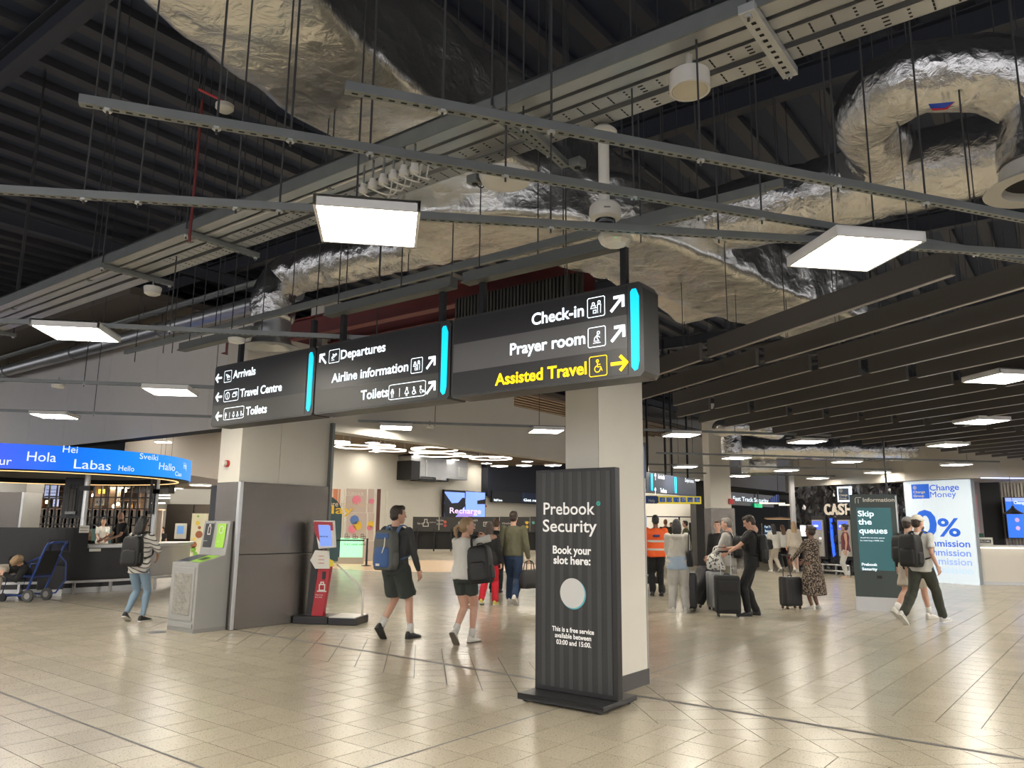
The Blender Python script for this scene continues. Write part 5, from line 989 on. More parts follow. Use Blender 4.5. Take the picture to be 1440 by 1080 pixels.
# luggage trolleys
def trolley(first=[None]):
    t = empty('luggage_trolley', 'x', 'trolley', (0, 0, 0)); m = steel_lt
    MB().tube([(-.28, 0, .25), (-.28, .15, 1.0), (.28, .15, 1.0), (.28, 0, .25)], .016, 8).build('handle_frame', m, t, smooth=True); b = MB()
    for k in range(7): b.cyl((-.24 + .08 * k, 0, .25), (-.24 + .08 * k, .14, .92), .006, 5)
    b.build('back_grid', m, t, kind='stuff'); MB().b2((-.26, -.8, .20), (.26, 0, .24)).build('deck', m, t)
    for x, y in ((-.25, -.05), (.25, -.05), (0, -.75)): MB().cyl((x - .02, y, .08), (x + .02, y, .08), .08, 12).build('wheel', black, t)
    return t
tr0 = trolley()
for k in range(6): p = V((X(972 + k * 4.6, 37.5), 37.5 + .1 * k, 0)); o = at(tr0, p, R(180 + 18)) if k == 0 else dup(tr0, p, R(198)); o['label'] = 'nested luggage trolley by the black wall, %s from the left' % ['first', 'second', 'third', 'fourth', 'fifth', 'last'][k]; o['group'] = 'nested luggage trolleys'

# ================================================================ fast track doorway
fo = P(1030, 684, 3.3); FT = Plane((fo.x, fo.y, 0), 40)
ftx = FT(1114, 700)[0]
w = slab('wall_fast_track_lintel', FT.o, 40, -.4, ftx, 3.3, 4.9, .3, mat('cool white wall', (.50, .50, .52), .6))
w = slab('wall_fast_track_inner', FT.o + BV * 6 + AV * 2, 40, 10.5, ftx + 14, 0, 3.5, .3, black_matt); w = slab('ceiling_fast_track', FT.o, 40, -.4, ftx + 2, 3.25, 3.3, 6, black_matt)
t = empty('fast_track_sign', 'black fascia sign reading Fast Track Security over the dark doorway', 'sign', FT.o, rz(40)); a = FT(1024, 709); b_ = FT(1096, 697); MB().b2((a[0], .3, a[1]), (b_[0], .5, b_[1])).build('fascia', blk_gloss, t)
FTi = Plane(FT.o + hv(-50) * .3, 40); a = FTi(1030.5, 705); b_ = FTi(1080, 705.5); text(t, 'Fast Track Security', a[0], a[1] + .04, .19, em_white, w=b_[0] - a[0], y=.28, bold=.015)
for k in range(5): a = FTi(1083 + k * 2.6, 705); MB().b2((a[0], .27, a[1] - .05), (a[0] + .12, .29, a[1] + .12 + .07 * min(k, 3))).build('blue_bar', mat('sign blue bars', (.03, .06, .20), .4, emit=(.04, .08, .3), es=.6), t)
a = FTi(1059, 713.5); b_ = FTi(1069, 708.5); t = empty('exit_sign', 'green running man exit sign beneath the fast track sign', 'sign', FT.o, rz(40)); MB().b2((a[0], .2, a[1]), (b_[0], .24, b_[1])).build('lit_box', mat('exit green', (0, .5, .2), .4, emit=(.02, .62, .25), es=1.0), t); b = MB(); strokes(b, [[(0, .5), (.35, .5)], [(.2, .7), (0, .5), (.2, .3)], circ(.62, .85, .08), [(.6, .7), (.55, .4), (.7, .1)], [(.55, .4), (.42, .1)], [(.45, .6), (.75, .6)]], a[0] + .12, a[1] + .02, .28, .12, y=.19); b.build('running_man', plastic_w, t); MB().b2(((a[0] + b_[0]) / 2 - .02, .2, b_[1]), ((a[0] + b_[0]) / 2 + .02, .24, 3.25)).build('hanger', black, t)
q = PD(1082, 770, 35); t = empty('fast_track_screen', 'dark information screen with white lines inside the fast track doorway', 'screen', (X(1082, 35), 35, 0)); MB().b2((-.35, 0, 0), (.28, .15, PD(1082, 736, 35).z)).build('case', black, t); MB().b2((-.29, -.01, .7), (.22, 0, PD(1082, 739, 35).z)).build('display', mat('navy display', (.01, .02, .05), .3, emit=(.01, .03, .07), es=1), t)
for k, s_ in enumerate(('Fast Track', 'Security', 'open now')): text(t, s_, -.25, 1.55 - k * .18, .1, stw, w=.4, y=-.02)
t = empty('oval_pendant', 'oval copper pendant lamp inside the doorway', 'lamp', PD(1096, 730, 34)); MB().lathe([(.62, 0), (.62, .05), (.05, .09)], n=28).build('shade', mat('copper', (.5, .25, .12), .35, .6), t); MB().lathe([(.55, -.005), (.55, .0)], n=24).build('glow', mat('soft warm glow', (1, .7, .4), .5, emit=(1, .7, .4), es=1.2), t); MB().cyl((0, 0, .05), (0, 0, ZR - t.location.z), .01).build('cord', black, t)
for k, (px0, px1, py) in enumerate(((1069, 1104, 708.5), (1096, 1112, 710.8))): a = PD(px0, py, 35.5); b_ = PD(px1, py, 35.5); t = tag(MB().b2((0, 0, 0), (b_.x - a.x, .1, .06)).build('warm_light_line', mat('line glow', (1, .9, .7), .5, emit=(1, .85, .62), es=1.5)), ['long warm light line inside the fast track doorway', 'short warm light line right of the long one'][k], 'light'); t.location = a
# white vertical pier between doorway and black wall
struct(MB().b2((X(1113, 28.6), 28.6, 0), (X(1119, 28.6), 28.75, 4.9)).build('wall_pier_right', mat('cool white wall', (.50, .50, .52), .6)))
# ================================================================ black faceted cash wall
A0 = P(1118.5, 688, 3.0); A1 = P(1271, 682, 3.0); A0.z = A1.z = 0
mid = (A0 + A1) / 2 + V((-.45, -.5, 0))
def crv(t_): return A0 * (1 - t_) ** 2 + mid * 2 * t_ * (1 - t_) + A1 * t_ ** 2
CWm = mat('faceted black gloss', (.02, .02, .024), .16)
CW = struct(MB().b2((0, 0, 0), (.01, .01, .01)).build('wall_cash', CWm)); rnd = random.Random(11); nu, nz = 44, 22; grid = [[None] * (nz + 1) for _ in range(nu + 1)]; b = MB(); vs = []
for i in range(nu + 1):
    for j in range(nz + 1):
        p = crv(min(1, max(0, (i + (rnd.random() - .5) * .7) / nu))); d_ = (crv(min(1, i / nu + .02)) - crv(max(0, i / nu - .02))).normalized(); nrm = V((d_.y, -d_.x, 0)); z = 3.08 * (j + (rnd.random() - .5) * .7 * (0 < j < nz)) / nz
        vs.append(p + nrm * rnd.uniform(-.02, .11) + V((0, 0, z)))
fs = []
for i in range(nu):
    for j in range(nz):
        a_, b_, c_, d_ = i * (nz + 1) + j, (i + 1) * (nz + 1) + j, (i + 1) * (nz + 1) + j + 1, i * (nz + 1) + j + 1
        fs += [(a_, b_, c_), (a_, c_, d_)] if rnd.random() < .5 else [(a_, b_, d_), (b_, c_, d_)]
b.add(vs, fs); me = b.mesh('wall_cash', CWm); CW.data = me
CP = Plane(A0 + V((-.15, -.55, 0)), math.degrees(atan2((A1 - A0).x, (A1 - A0).y)))
ct = empty('cash_lettering_sign', 'cream raised CASH letters on the black faceted wall', 'sign', CP.o, rz(CP.h)); a = CP(1159, 723.5); b_ = CP(1199, 723.5)
vs, fs = glyphs('CASH', .03); 
for k, ch in enumerate('CASH'):
    vs, fs = glyphs(ch, .035); x0_, x1_ = min(v[0] for v in vs), max(v[0] for v in vs); wl_ = (b_[0] - a[0]) / 4 * .92; mb = MB(); H_ = .36
    for y_ in (0, .06): mb.add([(a[0] + (b_[0] - a[0]) / 4 * k + (v[0] - x0_) / (x1_ - x0_) * wl_, y_, a[1] + v[1] / .7 * H_) for v in vs], fs)
    mb.build('letter', mat('cream letter', (.72, .64, .54), .5, emit=(1, .88, .72), es=.25), ct)
a = CP(1179.5, 706); b_ = CP(1196.5, 684); t = empty('cash_logo_box', 'square logo light box with a glowing white outline on the faceted wall', 'sign', CP.o, rz(CP.h)); MB().b2((a[0], -.05, a[1]), (b_[0], .2, b_[1])).build('glowing_outline', mat('white outline glow', (1, 1, 1), .5, emit=(.75, .88, 1), es=1.5), t); MB().b2((a[0] + .06, -.07, a[1] + .06), (b_[0] - .06, -.05, b_[1] - .06)).build('navy_face', mat('logo navy', (.03, .07, .16), .4), t)
text(t, 'Change', a[0] + .1, a[1] + .20, .07, plastic_w, w=b_[0] - a[0] - .2, y=-.08, bold=.03); text(t, 'Group', a[0] + .1, a[1] + .09, .07, plastic_w, w=b_[0] - a[0] - .24, y=-.08, bold=.03); b = MB(); strokes(b, [circ(.5, .5, .4), circ(.5, .5, .15)], a[0] + .1, a[1] + .32, .14, .15, y=-.08); b.build('round_mark', plastic_w, t)
def atm(px, w_px, label, flip=0):
    g_ = CP(px, 760)[0]; w2 = CP(px + w_px, 760)[0] - g_; t = empty('cash_machine', label, 'cash machine', CP.o + CP.d * g_, rz(CP.h), 'cash machines in the faceted wall')
    z0, z1 = CP(px, 782)[1], CP(px, 731)[1]; MB().b2((-.06, -.02, .5), (w2 + .1, .45, z1 + .14)).build('black_surround', blk_gloss, t); MB().b2((0, -.10, z0), (w2, 0, z1)).build('case', mat('atm silver', (.42, .40, .36), .4, .3), t, bevel=.02); MB().b2((.05, -.11, z1 - .34), (w2 - .05, -.10, z1 - .05)).build('screen', mat('atm screen', (.05, .1, .8), .4, emit=(.08, .14, .95), es=1.1), t)
    MB().b2((.08, -.14, z0 + .42), (w2 - .08, -.10, z0 + .5)).build('keypad', mat('atm grey', (.2, .2, .2), .4), t); MB().b2((w2 - .14, -.12, z0 + .6), (w2 - .06, -.10, z0 + .66)).build('card_slot', mat('atm slot glow', (1, 1, 1), .5, emit=(.9, .95, 1), es=1), t); text(t, 'atm', .09, z1 - .25, .1, stw, w=w2 * .45, y=-.12, bold=.03)
atm(1145, 15, 'silver cash machine behind the leopard print dress'); atm(1181, 17, 'silver cash machine behind the woman in the sleeveless top'); 
blu = mat('blue light slash', (.02, .08, .9), .4, emit=(.02, .10, 1), es=1.6)
a = [CP(x, y) for x, y in ((1166, 729), (1169, 729), (1170, 745), (1171, 760), (1174, 780), (1171, 783), (1168, 760), (1167, 745))]; t = empty('blue_light_slash', 'jagged blue light between the two cash machines', 'light', CP.o, rz(CP.h)); MB().prism_xz(a, .02, .06).build('glow_panel', blu, t); MB().b2((a[0][0] - .05, .06, a[4][1]), (a[4][0], .3, a[0][1])).build('backing', blk_gloss, t)
t = empty('low_steel_rail', 'double steel guard rail along the foot of the faceted wall', 'rail', CP.o, rz(CP.h)); a = CP(1150, 795)[0]; b_ = CP(1205, 795)[0]
for z in (.34, .14): MB().cyl((a, -.4, z), (b_, -.4, z), .03, 10).build('bar', steel_lt, t, smooth=True)
for k in range(4): x = a + (b_ - a) * k / 3; MB().b2((x - .03, -.42, 0), (x + .03, -.36, .36)).build('upright', steel_lt, t)
t = empty('bright_display_strip', 'narrow bright white display at the left end of the faceted wall', 'display', CP.o, rz(CP.h)); 
for k, px in enumerate((1127, 1130.5)): a = CP(px, 754); b_ = CP(px + 2.5, 739); MB().b2((a[0], -.05, a[1]), (b_[0], 0, b_[1])).build('lit_strip', mat('white strip glow', (1, 1, 1), .5, emit=(.85, .92, 1), es=1.2), t)
MB().b2((CP(1126, 754)[0], .0, 0), (CP(1135, 750)[0], .1, CP(1126, 738)[1])).build('backing', blk_gloss, t)
# ================================================================ glowing change money wall
B0 = P(1270, 677.5, 3.05); B1 = P(1363, 673.6, 3.05); B0.z = B1.z = 0; hW = math.degrees(atan2((B1 - B0).x, (B1 - B0).y)); MWP = Plane(B0, hW); Lw = (B1 - B0).length
MW = empty('glowing_money_wall', 'glowing white panelled wall advertising change money at zero commission', 'sign wall', B0, rz(hW))
glow = mat('glowing wall panel', (.45, .5, .53), .5, emit=(.66, .76, .84), es=.62)
cuts = [0] + [MWP(px, 740)[0] for px in (1300, 1318.5, 1333)] + [Lw]
for a_, b_ in zip(cuts, cuts[1:]): MB().b2((a_ + .006, 0, 0.0), (b_ - .006, .06, 3.05)).build('lit_panel', glow, MW)
MB().b2((0, .06, 0), (Lw, .25, 3.05)).build('carcass', mat('panel gap grey', (.3, .33, .36), .5), MW)
mb_ = mat('money blue', (.01, .09, .55), .4, emit=(.01, .13, .62), es=.55)
def tm(s, x0, y0, x1, cap, m=mb_, bold=.012): a = MWP(x0, y0); b_ = MWP(x1, y0); text(MW, s, a[0], a[1], cap, m, w=b_[0] - a[0], y=-.006, bold=bold)
tm('Change', 1307.5, 690, 1349, .175); tm('Money', 1308.5, 699.5, 1345, .175, bold=.0); tm('0', 1288, 754, 1319, .78, bold=.03); tm('%', 1320, 753.5, 1351.5, .52, bold=.02)
for k, (y, c_) in enumerate(((767.5, .0), (780, .22), (792, .42), (803.5, .68))): mm = mat('money blue fade %d' % k, (.01 + c_ * .6, .09 + c_ * .7, .55 + c_ * .3), .4, emit=(.01 + c_ * .62, .13 + c_ * .62, .62 + c_ * .2), es=.55 + c_ * .25); tm('commission', 1292 + k * .7, y, 1364.5 + k * 1.3, .20, mm, .014)
a = MWP(1283, 701.5); b_ = MWP(1306, 680.5); MB().b2((a[0], -.006, a[1]), (b_[0], -.002, b_[1])).build('blue_square', mb_, MW); text(MW, 'Change', a[0] + .05, a[1] + .17, .075, plastic_w, w=.38, y=-.01, bold=.03); text(MW, 'Group', a[0] + .05, a[1] + .05, .075, plastic_w, w=.34, y=-.01, bold=.03); b = MB(); strokes(b, [circ(.5, .5, .4), circ(.5, .5, .15)], a[0] + .05, a[1] + .28, .12, .15, y=-.01); b.build('round_mark', plastic_w, MW)
# pale curved bulkhead above the shops at right
cp_ = [P(1116, 690, 3.06), P(1190, 684, 3.06), P(1270, 677.5, 3.06), P(1363, 673.6, 3.06), P(1440, 672, 3.06), P(1600, 664, 3.06), P(1800, 655, 3.06)]
cv = path_pts([V((p.x, p.y, 0)) for p in cp_], .6); b = MB(); fr_ = [(p + V((-.12, -.35, 0)), p + V((.6, 2.6, 0))) for p in cv]
b.rings([[(f.x, f.y, 3.07), (f.x, f.y, 4.25), (r_.x, r_.y, 4.25), (r_.x, r_.y, 3.07)] for f, r_ in fr_]); struct(b.build('wall_shop_bulkhead', mat('bulkhead stone', (.46, .43, .38), .6)))
# right hand counter
G0 = P(1377, 822); CPn = Plane(G0, 96); t = empty('service_counter', 'long white service counter with lit top edge at the right border', 'counter', G0, rz(96)); MB().b2((0, 0, .09), (7, .9, 1.07)).build('front', mat('counter white', (.68, .64, .57), .35), t); MB().b2((.02, .03, 0), (7, .85, .09)).build('kick_plate', steel_lt, t); MB().b2((-.02, -.04, 1.07), (7, .95, 1.13)).build('worktop', plastic_w, t); MB().b2((0, -.045, 1.05), (7, -.01, 1.07)).build('lit_edge', mat('counter strip glow', (1, 1, 1), .5, emit=(1, .95, .85), es=2.5), t)
a = CPn(1380, 766); b_ = CPn(1405, 758); q = G0 + CPn.d * a[0]; t = empty('welcome_box', 'white box lettered WELCOME on the service counter', 'sign', (q.x, q.y + .3, 1.13), rz(96)); w2 = b_[0] - a[0]; MB().b2((0, 0, 0), (w2, .15, .22)).build('box', plastic_w, t, bevel=.01); MB().b2((.06, -.004, .06), (w2 - .06, 0, .16)).build('black_strip', black, t); text(t, 'WELCOME', .09, .085, .055, plastic_w, w=w2 - .18, y=-.008, bold=.02)
t = empty('green_box', 'small dark green box behind the welcome box', 'box', (q.x + .12, q.y + .65, 1.13), rz(96)); MB().b2((0, 0, 0), (.36, .2, .34)).build('box', mat('dark green', (.02, .12, .07), .5), t, bevel=.01)
Yc_ = 25.6; struct(MB().b2((X(1405, Yc_), Yc_, 0), (X(1405, Yc_) + 8, Yc_ + .2, 3.2)).build('wall_ribbed_right', mat('slatted wall beige', (.40, .36, .31), .6)))
sl_ = MB().b2((0, -.03, 0), (.05, 0, 3.1)).mesh('slat', mat('slat beige', (.46, .42, .36), .6)); sw2 = bpy.data.objects['wall_ribbed_right']
for k in range(45): o = bpy.data.objects.new('slat', sl_); COL.objects.link(o); o.parent = sw2; o.location = (X(1405, Yc_) + k * .11, Yc_, 0)
struct(MB().b2((X(1380, Yc_ - .2), Yc_ - .2, 0), (X(1409, Yc_ - .2), Yc_ - .0, 3.2)).build('wall_black_panel', black_matt)); struct(MB().b2((X(1360, Yc_ - 1), Yc_ - 1, 0), (X(1381, Yc_ - 1), Yc_ - .8, 3.2)).build('wall_mauve_panel', mat('mauve grey', (.30, .27, .28), .6)))
q = PD(1367, 768, Yc_ - 1.05); t = empty('pink_poster', 'pink poster with large letters right of the glowing wall', 'poster', (q.x, q.y, 0)); MB().b2((-.02, 0, 1.3), (.30, .03, PD(1367, 695, Yc_ - 1).z)).build('sheet', mat('poster pink', (.62, .30, .34), .5), t); MB().b2((.02, -.01, 2.0), (.24, 0, 2.4)).build('white_square', plastic_w, t); MB().b2((.05, -.01, 1.0), (.36, .03, 1.28)).build('yellow_card', mat('poster ochre', (.45, .28, .05), .5), t); text(t, 'E', .05, 2.08, .24, mat('poster red', (.4, .08, .1), .5), w=.16, y=-.02); text(t, 'ni', .04, 1.42, .26, plastic_w, w=.22, y=-.01)
q = PD(1419, 756, Yc_ - .5); q2 = PD(1419, 700, Yc_ - .5); t = empty('menu_television', 'blue television screen with small pictures on the slatted wall', 'screen', (q.x, q.y, 0), rz(96)); MB().b2((0, 0, q.z), (1.7, .06, q2.z)).build('display', mat('tv blue', (.02, .12, .7), .4, emit=(.02, .16, .75), es=.95), t); MB().b2((-.02, .01, q.z - .02), (1.72, .1, q2.z + .02)).build('frame', black, t); MB().b2((0, -.004, q2.z - .12), (1.7, 0, q2.z)).build('pale_band', mat('tv pale', (.3, .4, .8), .4, emit=(.35, .45, .85), es=.8), t); text(t, 'Change Money', .25, q2.z - .2, .09, stw, w=.75, y=-.01, bold=.03)
for i in range(2):
    for j in range(3): MB().cyl((.3 + i * .35, -.006, q.z + .3 + j * .26), (.3 + i * .35, 0, q.z + .3 + j * .26), .07, 10).build('picture', mat('tv lilac', (.6, .4, .7), .4, emit=(.6, .45, .7), es=.6), t)
q = PD(1425, 723, 21.8); t = empty('black_pendant_lamp', 'black dome pendant lamp over the service counter', 'lamp', q); MB().lathe([(.26, 0), (.25, .02), (.14, .09), (.05, .17), (.03, .24)], n=28).build('shade', black, t, smooth=True); MB().lathe([(.245, .004), (.245, .012)], n=24).build('diffuser', plastic_w, t); MB().cyl((0, 0, .24), (0, 0, 3.07 - q.z), .006, 6).build('cord', black, t)
q = P(1400, 671.5, 3.06); t = tag(MB().b2((-.4, 0, 0), (2.6, .06, .03)).build('ceiling_light_line', mat('cool line', (.7, .8, 1), .5, emit=(.55, .62, 1), es=1.5)), 'cool white light line on the soffit above the counter', 'light'); t.location = (q.x, q.y + .0, 3.03)

for i in range(14):  # grid of fill lights added to brighten the rear hall and its wall
    for j in range(5):
        q = BK.o + AV * (1.5 + i * 3.6) + BV * (9.5 + j * 3.6)
        if q.y < 56: dup(lt, (q.x, q.y, 5.85), rz(37), 'square fill light added between the timber slats to brighten the rear hall', 'added fill lights of the rear hall')

struct(MB().b2((X(880, 38), 38, 3.95), (X(1004, 38), 38.2, 7.55)).build('wall_queue_upper', white_wall))
for k, (px, Y_) in enumerate(((900, 36), (925, 37), (950, 36), (975, 37), (905, 42), (935, 43), (965, 42), (990, 43))):  # fill lights added so the wall behind the queue is not dark
    q = PD(px, 700, Y_); dup(lt, (q.x, q.y, 3.75), rz(90), 'square fill light added above the distant queue area', 'added fill lights of the distant queue area')
q = PD(1029, 705, 26.9); t = empty('small_fire_alarm', 'small red alarm box on the far column beside the fast track doorway', 'alarm', q); MB().b2((-.09, 0, -.09), (.09, .1, .09)).build('case', red_m, t, bevel=.01); MB().cyl((0, -.03, 0), (0, 0, 0), .05, 12).build('lens', red_m, t)
# ================================================================ PEOPLE
def remesh(b, vox, it=4, name='body', dsp=0, seed=0):
    me = b.mesh('tmp', None); o = bpy.data.objects.new('tmp', me); TSC.collection.objects.link(o)
    md = o.modifiers.new('r', 'REMESH'); md.mode = 'VOXEL'; md.voxel_size = vox; md.use_smooth_shade = True
    if it: s_ = o.modifiers.new('s', 'SMOOTH'); s_.iterations = it; s_.factor = .6
    dg = TSC.view_layers[0].depsgraph; TSC.view_layers[0].update(); dg.update(); ne = bpy.data.meshes.new_from_object(o.evaluated_get(dg)); bpy.data.objects.remove(o); bpy.data.meshes.remove(me); ne.name = name
    if dsp:
        for v in ne.vertices: q = V((v.co.x * 7 + seed, v.co.y * 7, v.co.z * 5)); v.co += v.normal * (dsp * (NZ.noise(q) + .6 * NZ.noise(q * 2.4)))
    ne.shade_smooth(); return ne
def ik(a, c, l1, l2, hint):
    a, c = V(a), V(c); d = c - a; L_ = min(d.length, (l1 + l2) * .995); u = d.normalized(); c = a + u * L_
    x = (l1 * l1 - l2 * l2 + L_ * L_) / (2 * L_); h = sqrt(max(0, l1 * l1 - x * x)); hn = V(hint); hn = (hn - u * hn.dot(u)).normalized(); return a + u * x + hn * h, c
_hc = {}
def hand_mesh(grip):
    if grip in _hc: return _hc[grip]
    b = MB(); b.cap_tube([(0, 0, .01), (0, 0, -.03), (0, 0, -.085)], [(.026, .017), (.038, .015), (.040, .014)], 10, ref=(0, 1, 0))
    k = 2.3 if grip else 1
    for i, (x, l) in enumerate(((-.030, .070), (-.010, .080), (.010, .076), (.029, .060))):
        p = V((x, 0, -.09)); a = .12 * k; pts = [p + V((0, 0, .02))]; 
        for s_ in (.42, .32, .26): pts.append(p); p = p + V((x * .12, -sin(a) * l * s_, -cos(a) * l * s_)); a += .38 * k
        pts.append(p); b.cap_tube(pts, [.0095, .0095, .009, .008, .007], 8, ref=(0, 1, 0))
    b.cap_tube([(.028, 0, -.02), (.052, -.012, -.05), (.060, -.024, -.078), (.056, -.036 * (1 + .3 * grip), -.10)], [.012, .0115, .010, .008], 8, ref=(0, 1, 0))
    me = remesh(b, .0052, 1); _hc[grip] = ([v.co.copy() for v in me.vertices], [tuple(p.vertices) for p in me.polygons]); return _hc[grip]
def head_mesh(fem, vox=.0085):
    if ('h', fem) in _hc: return _hc[('h', fem)]
    b = MB(); prof = [(-.125, .020, .030, .046), (-.115, .036, .042, .034), (-.09, .052, .064, .020), (-.06, .062, .082, .008), (-.02, .069, .094, .0), (.02, .073, .099, -.004), (.06, .072, .096, -.008), (.09, .060, .080, -.010), (.108, .040, .055, -.012), (.116, .015, .02, -.012)]
    b.rings([[(rx * cos(2 * pi * k / 20), cy + ry * sin(2 * pi * k / 20), z) for k in range(20)] for z, rx, ry, cy in prof])
    b.cap_tube([(0, .088, .01), (0, .104, -.018), (0, .113, -.034)], [.009, .011, .013], 8); b.ell((0, .10, -.012), (.02, .012, .02), 8, 6)
    b.ell((0, .086, -.070), (.024, .013, .010), 10, 6); b.ell((0, .075, -.098), (.024, .020, .018), 10, 6)
    for s_ in (-1, 1): b.ell((s_ * .074, -.004, -.012), (.010, .019, .031), 8, 8); b.ell((s_ * .028, .078, .026), (.022, .014, .008), 8, 6)
    b.cap_tube([(0, -.018, -.07), (0, -.035, -.17)], [(.052, .055), (.054, .056)] if not fem else [(.044, .048), (.046, .049)], 12)
    me = remesh(b, vox, 2); _hc[('h', fem)] = ([v.co.copy() for v in me.vertices], [tuple(p.vertices) for p in me.polygons]); return _hc[('h', fem)]
skin_l = mat('skin light', (.56, .33, .24), .5, bump=.05, bscale=80); skin_t = mat('skin tan', (.44, .24, .16), .5); skin_d = mat('skin brown', (.20, .10, .065), .5)
def cloth(name, c, r=.85, var=.12): return mat('cloth ' + name, c, r, bump=1.0, bscale=11, var=var, vscale=5, stretch=(1, 1, .6), detail=5)
def hairm(name, c): return mat('hair ' + name, c, .45, bump=.9, bscale=60, stretch=(1, 1, .15), var=.3, vscale=20)
eye_m = mat('eye dark', (.02, .015, .012), .2); brow_m = mat('brow', (.06, .035, .02), .8)
def person(label, pos, heading, H=1.75, fem=False, skin=skin_l, hair=('short', None), top=('short', None), bot=('trousers', None), shoe=None, sole=None, sock=None,
           ankL=(-.10, 0, 0, 0), ankR=(.10, 0, 0, 0), wrL=None, wrR=None, elL=(-.35, -1, -.1), elR=(.35, -1, -.1), lean=0, side=0, headyaw=0, headpitch=0, hipz=None, gripL=0, gripR=0, fat=1.0,
           knL=(0, 1, .1), knR=(0, 1, .1), hem=.84, hips=(0, 0), vox=.0165, name='person', hipfwd=0, twist=0, group=None, collar=False, sleeve_r=1.0, leg_r=1.0, torso_yaw=0):
    k = H / 1.75; root = empty(name, label, 'person', pos, rz(heading) - pi / 2, group)
    hz = (hipz if hipz is not None else .925)
    sw_ = (.165 if fem else .192) * (1 + (fat - 1) * .4); HP = V((hips[0], hips[1], 0))
    piv = V((0, 0, hz)) + HP; RB = M.Rotation(R(-lean), 4, 'X') @ M.Rotation(R(side), 4, 'Y') @ M.Rotation(R(torso_yaw), 4, 'Z')
    off = hz - .925
    def T(p): p = V(p) + V((0, 0, off)) + HP; return piv + RB @ (p - piv)             # upper body transform (from neutral standing)
    def foot(a):                                                                    # (x, y, pitch heel-up deg, yaw) -> ankle
        x, y, pt, yw = a[:4]; lift = a[4] if len(a) > 4 else 0; r_ = R(abs(pt)); z = .085 * cos(r_) + (.165 * sin(r_) if pt > 0 else .055 * sin(r_)) + lift; return V((x, y, z))
    fem_r = {}
    hipL, hipR = V((-.088, 0, hz - .03)) + HP, V((.088, 0, hz - .03)) + HP
    kL, aL = ik(hipL, foot(ankL), .425, .425, knL); kR, aR = ik(hipR, foot(ankR), .425, .425, knR)
    shL, shR = T((-sw_, -.005, 1.415)), T((sw_, -.005, 1.415))
    wrL = V(wrL if wrL else (-sw_ - .09, .02, .84 + off)) ; wrR = V(wrR if wrR else (sw_ + .09, .02, .84 + off))
    eL, wL = ik(shL, wrL, .285, .25, elL); eR, wR = ik(shR, wrR, .285, .25, elR)
    f = fat
    tors = [(.84, .13 * f, .10 * f, 0), (.93, (.172 if fem else .160) * f, (.118 if fem else .108) * f, -.005), (1.03, (.150 if fem else .150) * f, .105 * f, .0), (1.12, (.130 if fem else .148) * f, .098 * f, .005), (1.24, (.148 if fem else .165) * (f * .6 + .4), (.112 if fem else .112) * f, .004), (1.34, sw_ - .015, .112, -.004), (1.42, sw_ - .03, .085, -.012), (1.465, .085, .062, -.018)]
    def torso(b, g=0, z0=.0, z1=9, shrink=1):
        ps = [(z, a + g, c + g, y) for z, a, c, y in tors if z0 <= z <= z1]
        b.rings([[tuple(T((a * cos(2 * pi * j / 22), y + c * sin(2 * pi * j / 22), z))) for j in range(22)] for z, a, c, y in ps])
    def leg(b, h, kn, an, g=0, frac=1.0, flare=0):
        t_r, k_r, c_r, a_r = (.083 + g) * f, .054 * (f * .5 + .5) + g, .052 * (f * .5 + .5) + g, .036 + g + flare
        m1 = h.lerp(kn, .5); c1_ = kn.lerp(an, .3) + V((0, -.012, 0))
        if frac >= 1: pts = [h, m1, kn, c1_, kn.lerp(an, .7), an]; rr = [t_r, (.069 + g) * f, k_r, c_r + .002, (c_r + a_r) / 2 - .004, a_r]
        else: e_ = h.lerp(kn, frac); pts = [h, h.lerp(kn, frac * .5), e_]; rr = [t_r, (.076 + g) * f, (.068 + g + flare) * f]
        if frac < 1: b.tube([h + V((0, 0, .03))] + pts[1:], [(q, q) for q in rr], 16, ref=(0, 1, 0)); return
        b.cap_tube(pts, rr, 14, ref=(0, 1, 0))
    def arm(b, s, e, w, g=0, frac=1.0, tg=None):
        q = .92 if fem else 1
        if frac >= 1: b.cap_tube([s, s.lerp(e, .5), e, e.lerp(w, .35), w], [(.050 * q + g), .044 * q + g, .037 * q + g, .036 * q + g, (.026 * q + g * .8)], 12, ref=(0, 1, 0))
        elif frac > .5: b.cap_tube([s, s.lerp(e, .5), e, e.lerp(w, (frac - .5) * 2)], [(.050 * q + g), .045 * q + g, .038 * q + g, (.034 * q + g)], 12, ref=(0, 1, 0))
        else: b.ell(s, (.052 * q + g * .6, .052 * q + g * .6, .05 * q + g * .6), 12, 8); b.tube([s, s.lerp(e, frac), s.lerp(e, frac * 2)], [(q_, q_) for q_ in ((.050 * q + g * .6), .047 * q + g * .7, .045 * q + g + .002)], 12, ref=(0, 1, 0))
    # body
    b = MB(); torso(b)
    for h, kn, an in ((hipL, kL, aL), (hipR, kR, aR)): leg(b, h, kn, an)
    for s, e, w in ((shL, eL, wL), (shR, eR, wR)): arm(b, s, e, w)
    nb, nt_ = T((0, -.015, 1.43)), T((0, -.01, 1.52)); b.cap_tube([nb, nt_], [.058, .05], 12)
    body = remesh(b, vox, 2); full = MB(); full.add([tuple(v.co) for v in body.vertices], [tuple(p.vertices) for p in body.polygons]); bpy.data.meshes.remove(body)
    hc = T((0, .01, 1.635)); HR = M.Translation(hc) @ (RB.to_3x3().to_4x4()) @ M.Rotation(R(-headyaw), 4, 'Z') @ M.Rotation(R(headpitch), 4, 'X')
    hv_, hf_ = head_mesh(fem); full.add(hv_, hf_, HR)
